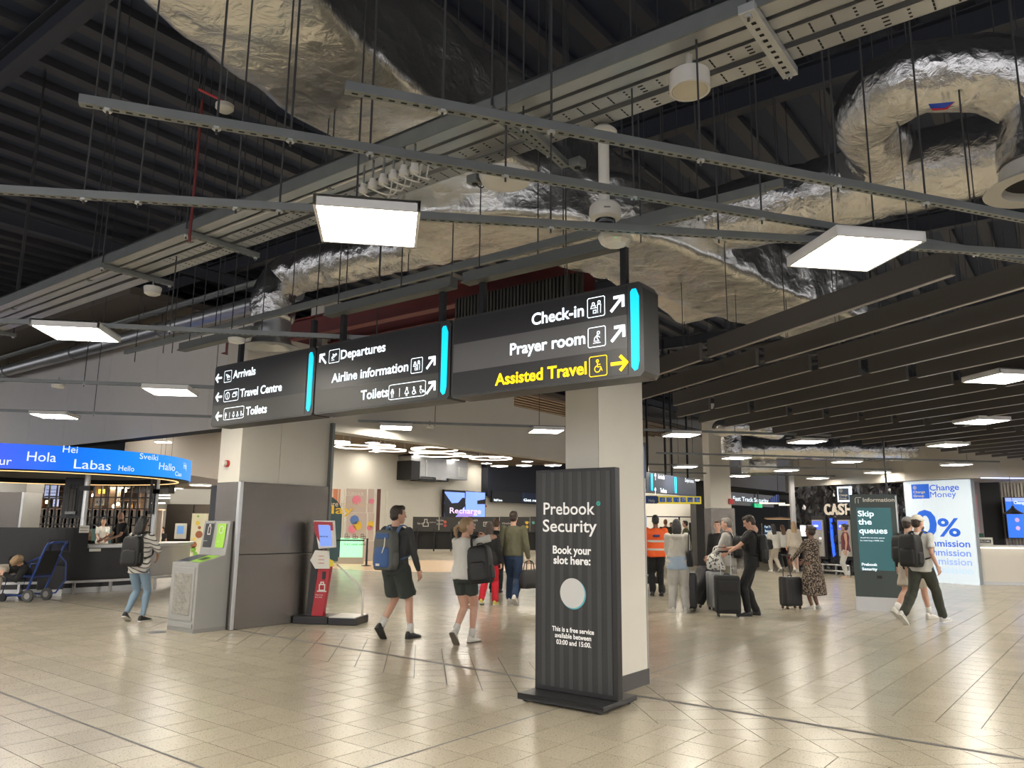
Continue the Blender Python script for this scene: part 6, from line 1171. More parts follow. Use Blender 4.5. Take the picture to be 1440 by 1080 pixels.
    for sgn, e, w, gp in ((-1, eL, wL, gripL), (1, eR, wR, gripR)):
        z_ = (e - w).normalized(); y_ = V((-sgn, 0, 0)) * 1.0; y_ = V((sgn * 1.0, -.25, 0)); y_ = (y_ - z_ * y_.dot(z_)); y_ = y_.normalized() if y_.length > .1 else V((0, -1, 0)); x_ = y_.cross(z_)
        mt = M((x_, y_, z_)).transposed().to_4x4(); mir = M.Diagonal((sgn * (1 if sgn > 0 else 1), 1, 1, 1)); vs, fs = hand_mesh(gp); thumb = 1 if x_.y > 0 else -1
        full.add([M.Translation(w) @ mt @ V((v.x * thumb, v.y, v.z)) for v in vs], [f_ if thumb > 0 else f_[::-1] for f_ in fs])
    me = full.mesh('body', skin, True); me.transform(M.Scale(k, 4)); o = bpy.data.objects.new('body', me); COL.objects.link(o); o.parent = root
    def put(b, nm, m, vx=None, it=2, dsp=.004, solid=False, lbl=None):
        me = b.mesh(nm, m, True) if solid else remesh(b, vx or vox, it, nm, dsp, hash(label) % 50)
        if not solid: me.materials.append(m)
        me.transform(M.Scale(k, 4)); me.name = nm; o = bpy.data.objects.new(nm, me); COL.objects.link(o); o.parent = root; return o
    # face
    b = MB()
    for s_ in (-1, 1): b.ell((s_ * .029, .086, .008), (.012, .008, .006), 8, 6, T=HR)
    put(b, 'eyes', eye_m, solid=True)
    b = MB()
    for s_ in (-1, 1): b.cap_tube([(s_ * .014, .094, .028), (s_ * .03, .095, .033), (s_ * .045, .084, .028)], [.004, .004, .003], 6, T=HR)
    put(b, 'eyebrows', hair[1] or brow_m, solid=True)
    b = MB(); b.cap_tube([(-.018, .0985, -.071), (0, .101, -.070), (.018, .0985, -.071)], [.003, .0035, .003], 6, T=HR); put(b, 'mouth', mat('lip', (.35, .12, .10), .5), solid=True)
    # hair
    hk, hm = hair
    b = MB()
    if hk != 'bald':
        b.ell((0, -.020, .030), (.082, .100, .098), 20, 12, T=HR)
        if hk == 'short': b.ell((0, -.045, -.02), (.076, .072, .075), 16, 10, T=HR); b.ell((0, .04, .085), (.062, .055, .042), 14, 8, T=HR)
        if hk in ('long', 'pony', 'bun', 'bob'): b.ell((0, -.045, -.02), (.082, .080, .085), 16, 10, T=HR); b.ell((0, .03, .075), (.066, .060, .048), 14, 8, T=HR)
        if hk == 'long': b.cap_tube([HR @ V((0, -.05, .0)), HR @ V((0, -.075, -.12)), HR @ V((0, -.10, -.26)), HR @ V((0, -.105, -.36))], [(.085, .07), (.100, .052), (.095, .040), (.06, .025)], 14, ref=(0, 1, 0))
        if hk == 'bob': b.cap_tube([HR @ V((0, -.04, .0)), HR @ V((0, -.055, -.10)), HR @ V((0, -.06, -.17))], [(.09, .08), (.095, .07), (.085, .05)], 14, ref=(0, 1, 0))
        if hk == 'pony': b.ell((0, -.115, .01), (.032, .03, .03), 10, 8, T=HR); b.cap_tube([HR @ V((0, -.12, .01)), HR @ V((-.02, -.165, -.04)), HR @ V((-.03, -.16, -.12)), HR @ V((-.03, -.14, -.17))], [.022, .032, .028, .014], 10)
        if hk == 'bun': b.ell((0, -.11, .055), (.05, .045, .045), 12, 8, T=HR)
        put(b, 'hair', hm, .0095, 2, .004)
    else: b.ell((0, -.04, -.035), (.078, .078, .04), 16, 8, T=HR); put(b, 'stubble_hair', hm, .0095, 2, 0)
    # top
    tk, tm_ = top
    if tk:
        b = MB(); g = .016
        zs_ = [(hem, (.165 if fem else .168) * f + g + .004, .115 * f + g + .004, -.004)] + [(z, a + g + (.012 if z < 1.2 else 0), c + g + (.008 if z < 1.2 else 0), y) for z, a, c, y in tors if z > hem + .03]
        zs_[-1] = (1.475, .075, .066, -.018)
        b.rings([[tuple(T((a * cos(2 * pi * j / 24), y + c * sin(2 * pi * j / 24), z))) for j in range(24)] for z, a, c, y in zs_])
        if tk != 'vest':
            for s, e, w in ((shL, eL, wL), (shR, eR, wR)): arm(b, s, e, w, {'short': .016, 'long': .014, 'loose': .026, 'elbow': .02}[tk] * sleeve_r, {'short': .36, 'long': 1.0, 'loose': 1.0, 'elbow': .55}[tk])
        if collar: b.cap_tube([T((0, -.06, 1.46)), T((0, -.10, 1.44))], [(.11, .05), (.10, .05)], 12); b.ell(T((0, -.10, 1.42)), (.12, .07, .07), 14, 8)
        put(b, {'short': 't_shirt', 'long': 'sweater', 'loose': 'jacket', 'elbow': 'shirt', 'vest': 'vest_top'}[tk], tm_, None, 2, .012 if tk in ('loose', 'elbow') else .009)
    bk, bm_ = bot[:2]
    b = MB()
    if bk in ('trousers', 'shorts', 'tight', 'cycling'):
        g = {'trousers': .020, 'shorts': .030, 'tight': .009, 'cycling': .010}[bk] * leg_r; fr = {'trousers': 1.0, 'tight': 1.0, 'shorts': .84, 'cycling': .56}[bk]
        ps = [(.83, .15 * f, .105 * f)] + [(.93, ((.172 if fem else .160) + g * .7) * f, (.116 + g * .7) * f), (1.0, (.155) * f + g * .8, .108 * f + g * .6)]
        b.rings([[tuple(V((a * cos(2 * pi * j / 20), c * sin(2 * pi * j / 20) - .004, z + off)) + HP) for j in range(20)] for z, a, c in ps])
        for h, kn, an in ((hipL, kL, aL), (hipR, kR, aR)): leg(b, h, kn, an + (an - kn).normalized() * -.03, g, fr, .018 if bk == 'shorts' else (.012 if bk == 'trousers' else 0))
        put(b, {'tight': 'jeans', 'cycling': 'shorts'}.get(bk, bk), bm_, None, 2, .004 if bk in ('tight', 'cycling') else .011)
    elif bk == 'dress':
        hh = bot[2]; b.rings([[tuple(V((a * cos(2 * pi * j / 28) * (1 + .05 * cos(7 * 2 * pi * j / 28) * (z < .8)), c * sin(2 * pi * j / 28) * (1 + .05 * cos(6 * 2 * pi * j / 28) * (z < .8)), z)) + HP) for j in range(28)] for z, a, c in ((hh, .27, .24), (.6, .245, .22), (.8, .225, .19), (.95, .20, .155), (1.06, .165, .13), (1.12, .15, .12))]); put(b, 'skirt', bm_, None, 2, .005)
    # feet
    for nm_, a_, an in (('L', ankL, aL), ('R', ankR, aR)):
        Tm = M.Translation(an) @ M.Rotation(R(-a_[3]), 4, 'Z') @ M.Rotation(R(-a_[2]), 4, 'X')
        secs = [(-.075, .020, -.065, -.02), (-.065, .033, -.078, .01), (-.02, .038, -.08, .018), (.04, .041, -.08, -.006), (.10, .047, -.08, -.030), (.15, .045, -.08, -.042), (.185, .032, -.078, -.052), (.198, .015, -.072, -.06)]
        b = MB(); b.rings([[(w * 1.0 * x_, y, zb + (zt_ - zb) * h_) for x_, h_ in ((-1, .0), (-1, .45), (-.72, .85), (-.3, 1), (.3, 1), (.72, .85), (1, .45), (1, .0))] for y, w, zb, zt_ in secs], T=Tm)
        so = put(b, 'shoe', shoe, solid=True)
        b = MB(); b.rings([[((w + .004) * x_, y * 1.02, zz_) for x_, zz_ in ((-1, -.085), (1, -.085), (1, -.068), (-1, -.068))] for y, w, zb, zt_ in secs], T=Tm); me = b.mesh('sole', sole or shoe); me.transform(M.Scale(k, 4)); q = bpy.data.objects.new('sole', me); COL.objects.link(q); q.parent = so
        if sock:
            kn = kL if nm_ == 'L' else kR; b = MB(); b.tube([an + (an - kn).normalized() * .01, an.lerp(kn, .10), an.lerp(kn, .27)], [.047, .046, .052], 12); put(b, 'sock', sock, solid=True)
    J = dict(k=k, T=T, HR=HR, shL=shL, shR=shR, wL=wL, wR=wR, root=root, put=put, hz=hz, eL=eL, eR=eR)
    return J
def wear(J, name, label, cat):                        # an own top-level thing that shares the wearer's frame
    r = J['root']; t = empty(name, label, cat, r.location, r.rotation_euler.z); return t
def backpack(J, label, m, m2=None, w=.30, h=.46, d=.17, zc=1.20, strap=None, shift=(0, 0, 0), rot=0, front=None, badge=None, logo=None, straps=True, name='backpack'):
    t = wear(J, name, label, 'backpack'); k = J['k']; T = J['T']; m2 = m2 or m; strap = strap or m
    B_ = M.Scale(k, 4); c = V((shift[0], -.135 - d / 2 + shift[1], zc + shift[2]))
    q0 = T(c); Ru = (T(c + V((0, 0, 1))) - q0).normalized(); Rf = (T(c + V((0, 1, 0))) - q0).normalized(); Rx = Rf.cross(Ru); F_ = B_ @ M.Translation(q0) @ M((Rx, Rf, Ru)).transposed().to_4x4() @ M.Rotation(R(rot), 4, 'Y')
    def rbox(w_, d_, h_, c_, nm, mm, tp=.85, r=.04, parent=None):
        b = MB(); rs = []
        for z, s_ in ((-.5, .80), (-.46, .93), (-.35, 1), (0, 1), (.25, .97), (.40, tp + .05), (.47, tp - .1), (.5, tp - .3)):
            rs.append([(c_[0] + x * s_, c_[1] + y * (s_ * .5 + .5 if z < 0 else s_), c_[2] + z * h_) for x, y in rrect(w_ / 2, d_ / 2, min(r, d_ * .45), 3)])
        b.rings(rs); me = b.mesh(nm, mm, True); me.transform(F_); o = bpy.data.objects.new(nm, me); COL.objects.link(o); o.parent = parent or t; return o
    rbox(w, d, h, (0, 0, 0), 'main_bag', m); rbox(w * .8, d * .5, h * .5, (0, -d * .38, -h * .18), 'front_pocket', front or m2, .9)
    for s_ in (-1, 1): rbox(.05, d * .6, h * .35, (s_ * w * .5, 0, -h * .22), 'side_pocket', m2, .9, .02)
    b = MB(); b.tube(path_pts([(-.05, d * .3, h * .46), (-.04, d * .2, h * .55), (.04, d * .2, h * .55), (.05, d * .3, h * .46)], .02), .009, 6, T=F_); b.build('top_handle', strap, t, smooth=True)
    b = MB(); b.tube([(-w * .36, -d * .42, h * .12), (-w * .34, -d * .44, h * .33), (0, -d * .40, h * .43), (w * .34, -d * .44, h * .33), (w * .36, -d * .42, h * .12)], .005, 6, T=F_); b.build('zip', mat('zip grey', (.08, .08, .08), .4), t)
    if badge: b = MB(); b.box((0, -d * .66, -h * .32), (.05, .006, .035), T=F_); b.build('badge', badge, t)
    if straps:
        for sg in (-1, 1):
            x = sg * .105; b = MB(); pp = path_pts([T((x * .8, -.13, 1.38)), T((x, -.07, 1.478)), T((x * 1.1, .05, 1.475)), T((x * 1.2, .142, 1.36)), T((x * 1.35, .15, 1.20)), T((sg * .185, .05, 1.09)), T((sg * .17, -.12, 1.05))], .03); b.tube([B_ @ p for p in pp], (.028, .008) and [(.026, .009)] * len(pp), 8, ref=(0, 1, 0)); b.build('shoulder_strap', strap, t, smooth=True)
    return t, F_
def suitcase(name, label, loc, rot, w, d, h, m, ribs=True, handle=.35, wheelm=None, grp=None, tilt=0, soft=False):
    t = empty(name, label, 'suitcase', loc, rot, grp)
    if tilt: t.rotation_euler = (R(tilt), 0, rot)
    b = MB(); rs = []
    for z, s_ in ((0, .90), (.02, .98), (.05, 1), (h - .05, 1), (h - .02, .98), (h, .90)): rs.append([(x * s_, y * (1 - (1 - s_) * w / d), z + .06) for x, y in rrect(w / 2, d / 2, .04, 4)])
    b.rings(rs).build('shell', m, t, smooth=True)
    if ribs:
        for sy in (-1, 1):
            for i in range(7): x = -w / 2 + w * (i + 1) / 8; MB().b2((x - .012, sy * (d / 2 - .002), .13), (x + .012, sy * (d / 2 + .006), h)).build('rib', m, t, bevel=.004)
    else:
        MB().b2((-w * .42, -d / 2 - .03, .12), (w * .42, -d / 2 + .01, .12 + h * .42)).build('front_pocket', m, t, bevel=.015); MB().b2((-w * .40, -d / 2 - .02, .16 + h * .42), (w * .40, -d / 2 + .01, h * .95)).build('upper_pocket', m, t, bevel=.012)
    MB().b2((-w / 2 - .003, -.004, .1), (w / 2 + .003, .004, h + .03)).build('zip_line', mat('zip grey', (.08, .08, .08), .4), t)
    wm = wheelm or black
    for x in (-w / 2 + .05, w / 2 - .05):
        for y in (-d / 2 + .05, d / 2 - .05): q = MB().cyl((x - .012, y, .028), (x + .012, y, .028), .028, 14).build('wheel', wm, t); MB().b2((x - .016, y - .016, .03), (x + .016, y + .016, .07)).build('fork', wm, q)
    MB().tube([(-.05, 0, h + .06), (-.045, 0, h + .085), (.045, 0, h + .085), (.05, 0, h + .06)], .009, 8).build('carry_handle', black, t, smooth=True)
    if handle:
        for x in (-.09, .09): MB().cyl((x, d / 2 - .04, h + .05), (x, d / 2 - .04, h + .06 + handle), .008, 8).build('handle_bar', steel_lt if soft else black, t)
        MB().cap_tube([(-.11, d / 2 - .04, h + .06 + handle), (.11, d / 2 - .04, h + .06 + handle)], [.016, .016], 10).build('grip', black, t, smooth=True)
    return t
def hbag(name, label, pos, rot, w, d, h, m, cat='bag', handle=.2, par=None, hm=None, z=0):
    t = empty(name, label, cat, pos, rot); b = MB(); rs = []
    for q, s_ in ((0, .85), (.04, .97), (.3, 1.04), (.7, 1.0), (.93, .88), (1, .7)): rs.append([(x * s_, y * s_ * (1 if q < .7 else .7), q * h) for x, y in rrect(w / 2, d / 2, d * .3, 4)])
    b.rings(rs).build('bag_body', m, t, smooth=True)
    for y in (-d * .25, d * .25): MB().tube(path_pts([(-w * .25, y, h * .9), (-w * .2, y * .6, h + handle * .8), (0, 0, h + handle), (w * .2, y * .6, h + handle * .8), (w * .25, y, h * .9)], .03), .009, 6).build('handle', hm or m, t, smooth=True)
    return t
blk = cloth('black', (.010, .010, .011)); dgrey = cloth('dark grey', (.045, .048, .05)); dgreen = cloth('dark green grey', (.035, .042, .038)); whitec = cloth('white', (.62, .61, .57), var=.05); offw = cloth('off white', (.50, .48, .43), var=.06)
denim_l = cloth('light denim', (.20, .29, .38)); denim_d = cloth('dark denim', (.02, .045, .10)); red_c = cloth('red', (.55, .015, .03)); olive = cloth('olive', (.105, .10, .06)); khaki = cloth('dark khaki', (.035, .038, .028))
beige_c = cloth('beige', (.45, .40, .33)); tee_grey = cloth('pale grey', (.50, .50, .47)); lgrey = cloth('light grey marl', (.47, .46, .43))
h_blk = hairm('black', (.012, .010, .010)); h_dk = hairm('dark brown', (.035, .022, .015)); h_bl = hairm('blonde', (.33, .22, .12)); h_gr = hairm('grey', (.20, .18, .16)); h_br = hairm('brown', (.10, .055, .03)); h_gn = hairm('ginger', (.25, .10, .04))
sh_b = mat('shoe black', (.015, .015, .016), .5); sh_w = mat('shoe white', (.62, .60, .55), .5); sole_w = mat('sole white', (.65, .63, .58), .6); sole_b = mat('sole black', (.02, .02, .02), .6)
def stripe_mat():
    m = bpy.data.materials.new('striped shirt'); m.use_nodes = True; nt = m.node_tree; b = nt.nodes['Principled BSDF']; tc = nt.nodes.new('ShaderNodeTexCoord'); w = nt.nodes.new('ShaderNodeTexWave'); w.bands_direction = 'X'; w.inputs['Scale'].default_value = 5.2; w.inputs['Distortion'].default_value = .8; w.inputs['Detail'].default_value = 1
    mp = nt.nodes.new('ShaderNodeMapping'); mp.inputs['Rotation'].default_value = (0, R(60), R(20)); nt.links.new(tc.outputs['Object'], mp.inputs[0]); nt.links.new(mp.outputs[0], w.inputs['Vector'])
    r_ = nt.nodes.new('ShaderNodeValToRGB'); r_.color_ramp.elements[0].position = .12; r_.color_ramp.elements[0].color = (.06, .06, .07, 1); r_.color_ramp.elements[1].position = .2; r_.color_ramp.elements[1].color = (.60, .58, .53, 1); nt.links.new(w.outputs[0], r_.inputs[0]); nt.links.new(r_.outputs[0], b.inputs['Base Color']); b.inputs['Roughness'].default_value = .9; return m
def spot_mat(name, c1_, c2_, sc=60, thr=.5):
    m = bpy.data.materials.new(name); m.use_nodes = True; nt = m.node_tree; b = nt.nodes['Principled BSDF']; tc = nt.nodes.new('ShaderNodeTexCoord'); w = nt.nodes.new('ShaderNodeTexNoise'); w.inputs['Scale'].default_value = sc; w.inputs['Detail'].default_value = 1; nt.links.new(tc.outputs['Object'], w.inputs['Vector'])
    r_ = nt.nodes.new('ShaderNodeValToRGB'); r_.color_ramp.interpolation = 'CONSTANT'; r_.color_ramp.elements[0].color = (*c1_, 1); r_.color_ramp.elements[1].position = thr; r_.color_ramp.elements[1].color = (*c2_, 1); nt.links.new(w.outputs[0], r_.inputs[0]); nt.links.new(r_.outputs[0], b.inputs['Base Color']); b.inputs['Roughness'].default_value = .9; return m
# ---------------------------------------------------------------- woman in striped shirt at the left
J = person('woman in striped shirt, light jeans and black backpack standing at the round desk', P(188, 874), 8, 1.66, True, skin_t, ('bob', h_blk), ('elbow', stripe_mat()), ('tight', denim_l), sh_b, sole_w, None,
           ankL=(-.11, -.06, 22, -12), ankR=(.12, .05, 0, 10), wrL=(-.16, .30, 1.02), wrR=(.14, .30, 1.05), elL=(-.6, -.6, -.5), elR=(1, -.4, -.4), hem=.80, fat=1.06, headpitch=-14)
t, F_ = backpack(J, 'large plain black backpack on the woman in the striped shirt', mat('nylon black', (.008, .008, .009), .55, bump=.3, bscale=40), w=.33, h=.50, d=.17, zc=1.17, badge=None); b = MB(); b.box((-.02, -.088, .03), (.02, .004, .012), T=F_); b.build('small_logo', plastic_w, t)
# ---------------------------------------------------------------- man with the blue rucksack, mid stride
J = person('man in dark sweater and shorts walking with a blue rucksack', P(553, 899.5), 28, 1.84, False, skin_l, ('short', h_dk), ('long', dgrey), ('shorts', dgreen), sh_b, sole_b, mat('sock white', (.62, .61, .58), .9),
           ankL=(-.13, -.10, 42, -4), ankR=(.13, .20, 0, 6), wrL=(-.13, .22, 1.30), wrR=(.27, .16, .86), elL=(-1, -.35, -.1), elR=(.5, -1, 0), headyaw=38, hem=.86, fat=1.04, leg_r=1.2)
blue_n = mat('nylon blue', (.03, .085, .24), .6, bump=.3, bscale=40); grey_n = mat('nylon grey', (.10, .105, .10), .65, bump=.3, bscale=40)
t, F_ = backpack(J, 'blue and grey rucksack with pale zip on the man in shorts', grey_n, grey_n, w=.31, h=.52, d=.19, zc=1.17, strap=mat('strap blue', (.10, .17, .30), .6), front=blue_n); b = MB(); b.tube([(.05, -.10, .16), (.06, -.125, .05), (.03, -.13, -.04)], .008, 6, T=F_); b.build('pale_zip', plastic_w, t); b = MB(); b.box((-.03, -.135, -.19), (.06, .006, .03), T=F_); b.build('badge', plastic_w, t); b = MB(); b.box((.0, -.09, .18), (.20, .03, .07), T=F_); b.build('blue_yoke', blue_n, t, bevel=.01)
# ---------------------------------------------------------------- woman in white tee adjusting her backpack
J = person('blonde woman in white t-shirt and dark cycling shorts walking, right arm raised', P(652, 905), 25, 1.68, True, skin_l, ('pony', h_bl), ('short', whitec), ('cycling', dgreen), sh_w, mat('sole dark', (.12, .10, .08), .6), mat('sock white', (.62, .61, .58), .9),
           ankL=(-.02, -.22, 48, 0), ankR=(.06, .12, 0, 10), wrL=(-.10, .30, 1.10), wrR=(.20, .22, 1.48), elR=(1, .4, .3), elL=(-.3, -1, -.2), headyaw=50, hem=.88, fat=1.15, lean=2, gripR=1)
b = MB(); T_ = J['T']
t, F_ = backpack(J, 'black backpack slung on the right side of the woman in the white t-shirt', mat('nylon black', (.008, .008, .009), .55, bump=.3, bscale=40), w=.34, h=.52, d=.20, zc=1.10, shift=(.30, .12, 0), rot=-8, straps=False)
b = MB(); k_ = J['k']; b.tube([p * k_ for p in path_pts([T_((.12, .13, 1.25)), T_((.13, .08, 1.46)), T_((.12, -.06, 1.47)), T_((.17, -.14, 1.32)), T_((.24, -.16, 1.1)), T_((.26, -.12, .92))], .03)], [(.024, .008)] * len(path_pts([T_((.12, .13, 1.25)), T_((.13, .08, 1.46)), T_((.12, -.06, 1.47)), T_((.17, -.14, 1.32)), T_((.24, -.16, 1.1)), T_((.26, -.12, .92))], .03)), 8); b.build('shoulder_strap', blk, t, smooth=True)
t = wear(J, 'hair_clip', 'white flower hair clip on the blonde ponytail', 'hair clip'); b = MB(); 
for a_ in range(5): b.ell((.0 + .02 * cos(a_ * 1.257), -.125, .03 + .02 * sin(a_ * 1.257)), (.012, .008, .012), 8, 5, T=M.Scale(k_, 4) @ J['HR'])
b.build('petals', plastic_w, t, smooth=True)
# ---------------------------------------------------------------- couple ahead
J = person('dark haired woman in black top and red trousers walking ahead', P(687, 851), 12, 1.64, True, skin_l, ('long', h_dk), ('loose', blk), ('trousers', red_c), mat('shoe yellow', (.5, .42, .08), .5), sole_w, None, ankL=(-.14, -.08, 12, -6), ankR=(.12, .10, 0, 4), fat=1.05, hem=.82, gripR=1, leg_r=1.3)
J = person('dark haired man in olive jacket and blue jeans walking with a black bag', P(721, 850), 14, 1.86, False, skin_l, ('short', h_dk), ('loose', olive), ('trousers', denim_d), sh_w, sole_w, None, ankL=(-.12, .22, -6, -6), ankR=(.10, -.24, 34, 4), fat=1.06, hem=.90, gripR=1, wrR=(.30, .0, .85))
q = J['wR']; t_ = J['root']; p = t_.matrix_basis @ (q * J['k']); hbag('black_tote_bag', 'soft black bag hanging from the hand of the man in the olive jacket', (p.x + .02, p.y, p.z - .62), R(40), .42, .20, .36, mat('leather black', (.012, .012, .013), .45), handle=.18)
J = person('short brown haired person seen beyond the couple at the printed barrier', P(697, 833), 10, 1.72, False, skin_l, ('short', h_br), ('short', blk), ('trousers', blk), sh_b, None, None, vox=.022)
# ---------------------------------------------------------------- slumped person in a blue wheelchair
wc = P(34, 845); WCH = empty('blue_wheelchair', 'blue framed assistance wheelchair parked against the round desk', 'wheelchair', wc, rz(100)); bluem = mat('frame blue', (.01, .04, .20), .35)
for y in (-.24, .24):
    MB().tube(path_pts([(.62, y, 1.13), (.55, y, 1.05), (.36, y, .55), (.22, y, .18), (.1, y, .12)], .05), .022, 8).build('side_frame', bluem, WCH, smooth=True)
    MB().tube([(.34, y, .50), (-.22, y, .50), (-.30, y, .14), (.1, y, .12)], .018, 8).build('seat_rail', bluem, WCH, smooth=True); MB().tube([(.50, y, .88), (.1, y, .72), (-.15, y, .70), (-.18, y, .5)], .017, 8).build('armrest', bluem, WCH, smooth=True)
    MB().cyl((.28, y - .025, .12), (.28, y + .025, .12), .12, 22).build('rear_wheel', mat('tyre grey', (.06, .06, .06), .6), WCH); MB().cyl((.28, y - .03, .12), (.28, y + .03, .12), .06, 16).build('hub', mat('hub grey', (.25, .25, .25), .4), WCH); MB().cyl((-.28, y - .02, .08), (-.28, y + .02, .08), .08, 18).build('front_wheel', black, WCH)
MB().b2((-.25, -.24, .46), (.36, .24, .50)).build('seat', mat('seat blue', (.015, .03, .12), .6), WCH, bevel=.01); MB().tube([(.62, -.24, 1.13), (.66, -.2, 1.15), (.66, .2, 1.15), (.62, .24, 1.13)], .02, 8).build('push_bar', bluem, WCH, smooth=True); MB().add([(.36, -.22, .52), (.36, .22, .52), (.52, .22, .98), (.52, -.22, .98)], [(0, 1, 2, 3)]).build('backrest', black_matt, WCH)
MB().tube([(.5, .2, .9), (.62, .26, .75), (.66, .26, .4), (.48, .24, .15), (.1, .24, .12)], .016, 8).build('rear_brace', bluem, WCH, smooth=True); MB().b2((-.55, -.2, .08), (-.3, .2, .11)).build('footplate', bluem, WCH)
g = WCH.location + hv(100) * .04
g = WCH.location + hv(100) * -.12
J = person('fair haired person slumped sideways asleep in the blue wheelchair', (g.x, g.y, 0), 225, 1.66, True, skin_l, ('bob', h_bl), ('loose', blk), ('trousers', beige_c), mat('shoe brown', (.06, .035, .025), .5), None, None, hipz=.60, ankL=(-.12, .46, 0, 0, .05), ankR=(.12, .40, 0, 0, .05), lean=48, side=-58, headpitch=-15, wrL=(-.42, .40, .58), wrR=(-.10, .45, .62), elL=(-.6, 0, -1), elR=(.6, 0, -1))
b = MB(); 
for x, y, z, rx, ry, rz_ in ((0, .25, .66, .26, .24, .05), (-.18, .42, .60, .12, .16, .08), (.16, .44, .56, .14, .15, .10), (0, .50, .50, .22, .08, .16), (.1, .12, .66, .16, .14, .05)): b.ell((x, y, z), (rx, ry, rz_), 14, 8)
t = wear(J, 'beige_coat', 'crumpled beige coat laid over the lap of the slumped person', 'coat'); me = remesh(b, .02, 2, 'coat', .03, 3); me.materials.append(beige_c); o = bpy.data.objects.new('coat_cloth', me); COL.objects.link(o); o.parent = t
# pink sleeved person cut by the left edge
q = P(-36, 925); J = person('person in pink top at the very left edge, only hand and shoe in view', (q.x, q.y, 0), 205, 1.35, True, skin_l, ('long', h_br), ('elbow', cloth('pink', (.62, .33, .36))), ('trousers', whitec), sh_w, sole_w, None, wrL=(-.30, .06, .78), ankL=(-.12, .12, 0, 0), vox=.02)
# ---------------------------------------------------------------- at and behind the round desk
def at_depth(px, Y): d = ray(px, 740); return (d.x / d.y * Y, Y, 0)
J = person('bald bearded man in black t-shirt leaning over the steel counter', at_depth(176, 21.6), 222, 1.82, False, skin_l, ('bald', h_br), ('short', blk), ('trousers', blk), sh_b, None, None, wrL=(-.20, .42, 1.06), wrR=(.3, .42, 1.04), lean=10, headyaw=-60, fat=1.1, vox=.02)
b = MB(); b.ell((0, .055, -.085), (.058, .052, .045), 14, 8, T=J['HR']); J['put'](b, 'beard', h_br, .011, 2, 0)
J = person('dark haired woman in white t-shirt seated beyond the bald man', at_depth(145, 24.5), 150, 1.66, True, skin_l, ('bun', h_blk), ('short', whitec), ('trousers', blk), sh_b, None, None, vox=.022, wrL=(-.1, .3, 1.0), wrR=(.1, .3, 1.0))
J = person('fair haired woman in black and white seated behind the desk', at_depth(125, 20.2), 190, 1.62, True, skin_l, ('bob', h_bl), ('short', blk), ('trousers', blk), sh_b, None, None, hipz=.62, ankL=(-.1, .4, 0, 0), ankR=(.1, .4, 0, 0), vox=.022)
for px, lb, hm_, Hh in ((35, 'only the top of a fair head above the black desk at far left', h_bl, 1.60), (57, 'only the top of a brown head above the desk beside the cable', h_br, 1.56), (97, 'only the top of a ginger head above the desk left of the notice', h_gn, 1.60), (113, 'only the top of a dark head beside the white notice', h_dk, 1.66)):
    J = person('seated person, ' + lb, at_depth(px, 20.6), 200, Hh, False, skin_l, ('short', hm_), ('short', blk), ('trousers', blk), sh_b, None, None, hipz=.64, ankL=(-.1, .4, 0, 0), ankR=(.1, .4, 0, 0), vox=.03)
t = wear(J, 'maroon_chair_back', 'maroon chair back behind the notice on the desk', 'chair'); 
for k, (px, Y_, hm_, tp_, lb) in enumerate(((222, 33, h_br, whitec, 'seated traveller in pale clothes in the far corridor'), (229, 34.5, h_blk, blk, 'seated dark clothed traveller in the far corridor'))):
    J = person(lb, at_depth(px, Y_), 200, 1.68, k == 0, skin_l, ('bob' if k == 0 else 'short', hm_), ('short', tp_), ('trousers', denim_l if k == 0 else blk), sh_b, None, None, hipz=.55, ankL=(-.1, .45, 0, 0), ankR=(.1, .42, 0, 0), vox=.035)
bpy.data.objects.remove(t)
# ---------------------------------------------------------------- right hand side travellers
J = person('worker in orange high visibility jacket seen from behind', P(924, 838), 5, 1.84, False, skin_d, ('short', h_blk), ('loose', mat('hi vis orange', (.85, .12, .02), .7, emit=(.9, .12, .02), es=.0)), ('trousers', blk), sh_b, None, None, fat=1.1, vox=.02)
t = wear(J, 'reflective_bands', 'silver reflective bands and print of the orange jacket', 'band'); bpy.data.objects.remove(t)
refl = mat('reflective band', (.55, .56, .52), .4, .2); T_ = J['T']
for z, nm_ in ((.98, 'reflective_band'), (1.16, 'reflective_band')): b = MB(); b.rings([[tuple(T_(((.205) * cos(2 * pi * j / 24), .15 * sin(2 * pi * j / 24), z + dz))) for j in range(24)] for dz in (0, .045)], cap=False); J['put'](b, nm_, refl, solid=True)
b = MB(); b.box(T_((.0, -.155, 1.30)), (.15, .012, .05)); J['put'](b, 'back_print', mat('print navy', (.05, .05, .18), .6), solid=True)
J = person('traveller in cream hoodie, blue shirt and pale joggers with a black shoulder bag', P(955, 861), 12, 1.72, True, skin_t, ('bob', h_blk), ('loose', offw), ('trousers', lgrey), sh_w, sole_w, None, fat=1.12, collar=True, hem=1.02, leg_r=1.6, ankL=(-.12, 0, 0, -14), ankR=(.13, .04, 0, 14), headpitch=-18, wrL=(-.12, .30, 1.05), wrR=(.16, .28, 1.05), sleeve_r=1.3)
b = MB(); b.rings([[tuple(J['T']((a * cos(2 * pi * j / 24), c * sin(2 * pi * j / 24), z))) for j in range(24)] for z, a, c in ((.80, .215, .17), (.88, .213, .168), (1.06, .19, .15))]); J['put'](b, 'blue_shirt', cloth('pale blue', (.33, .42, .52)), .02, 2, .006)
p = J['root'].matrix_basis @ (V((.24, -.02, .98)) * J['k']); hbag('black_shoulder_bag', 'flat black shoulder bag on the right hip of the hooded traveller', (p.x, p.y, p.z - .12), R(70), .26, .10, .30, blk, handle=.36)
jp = J['root'].location
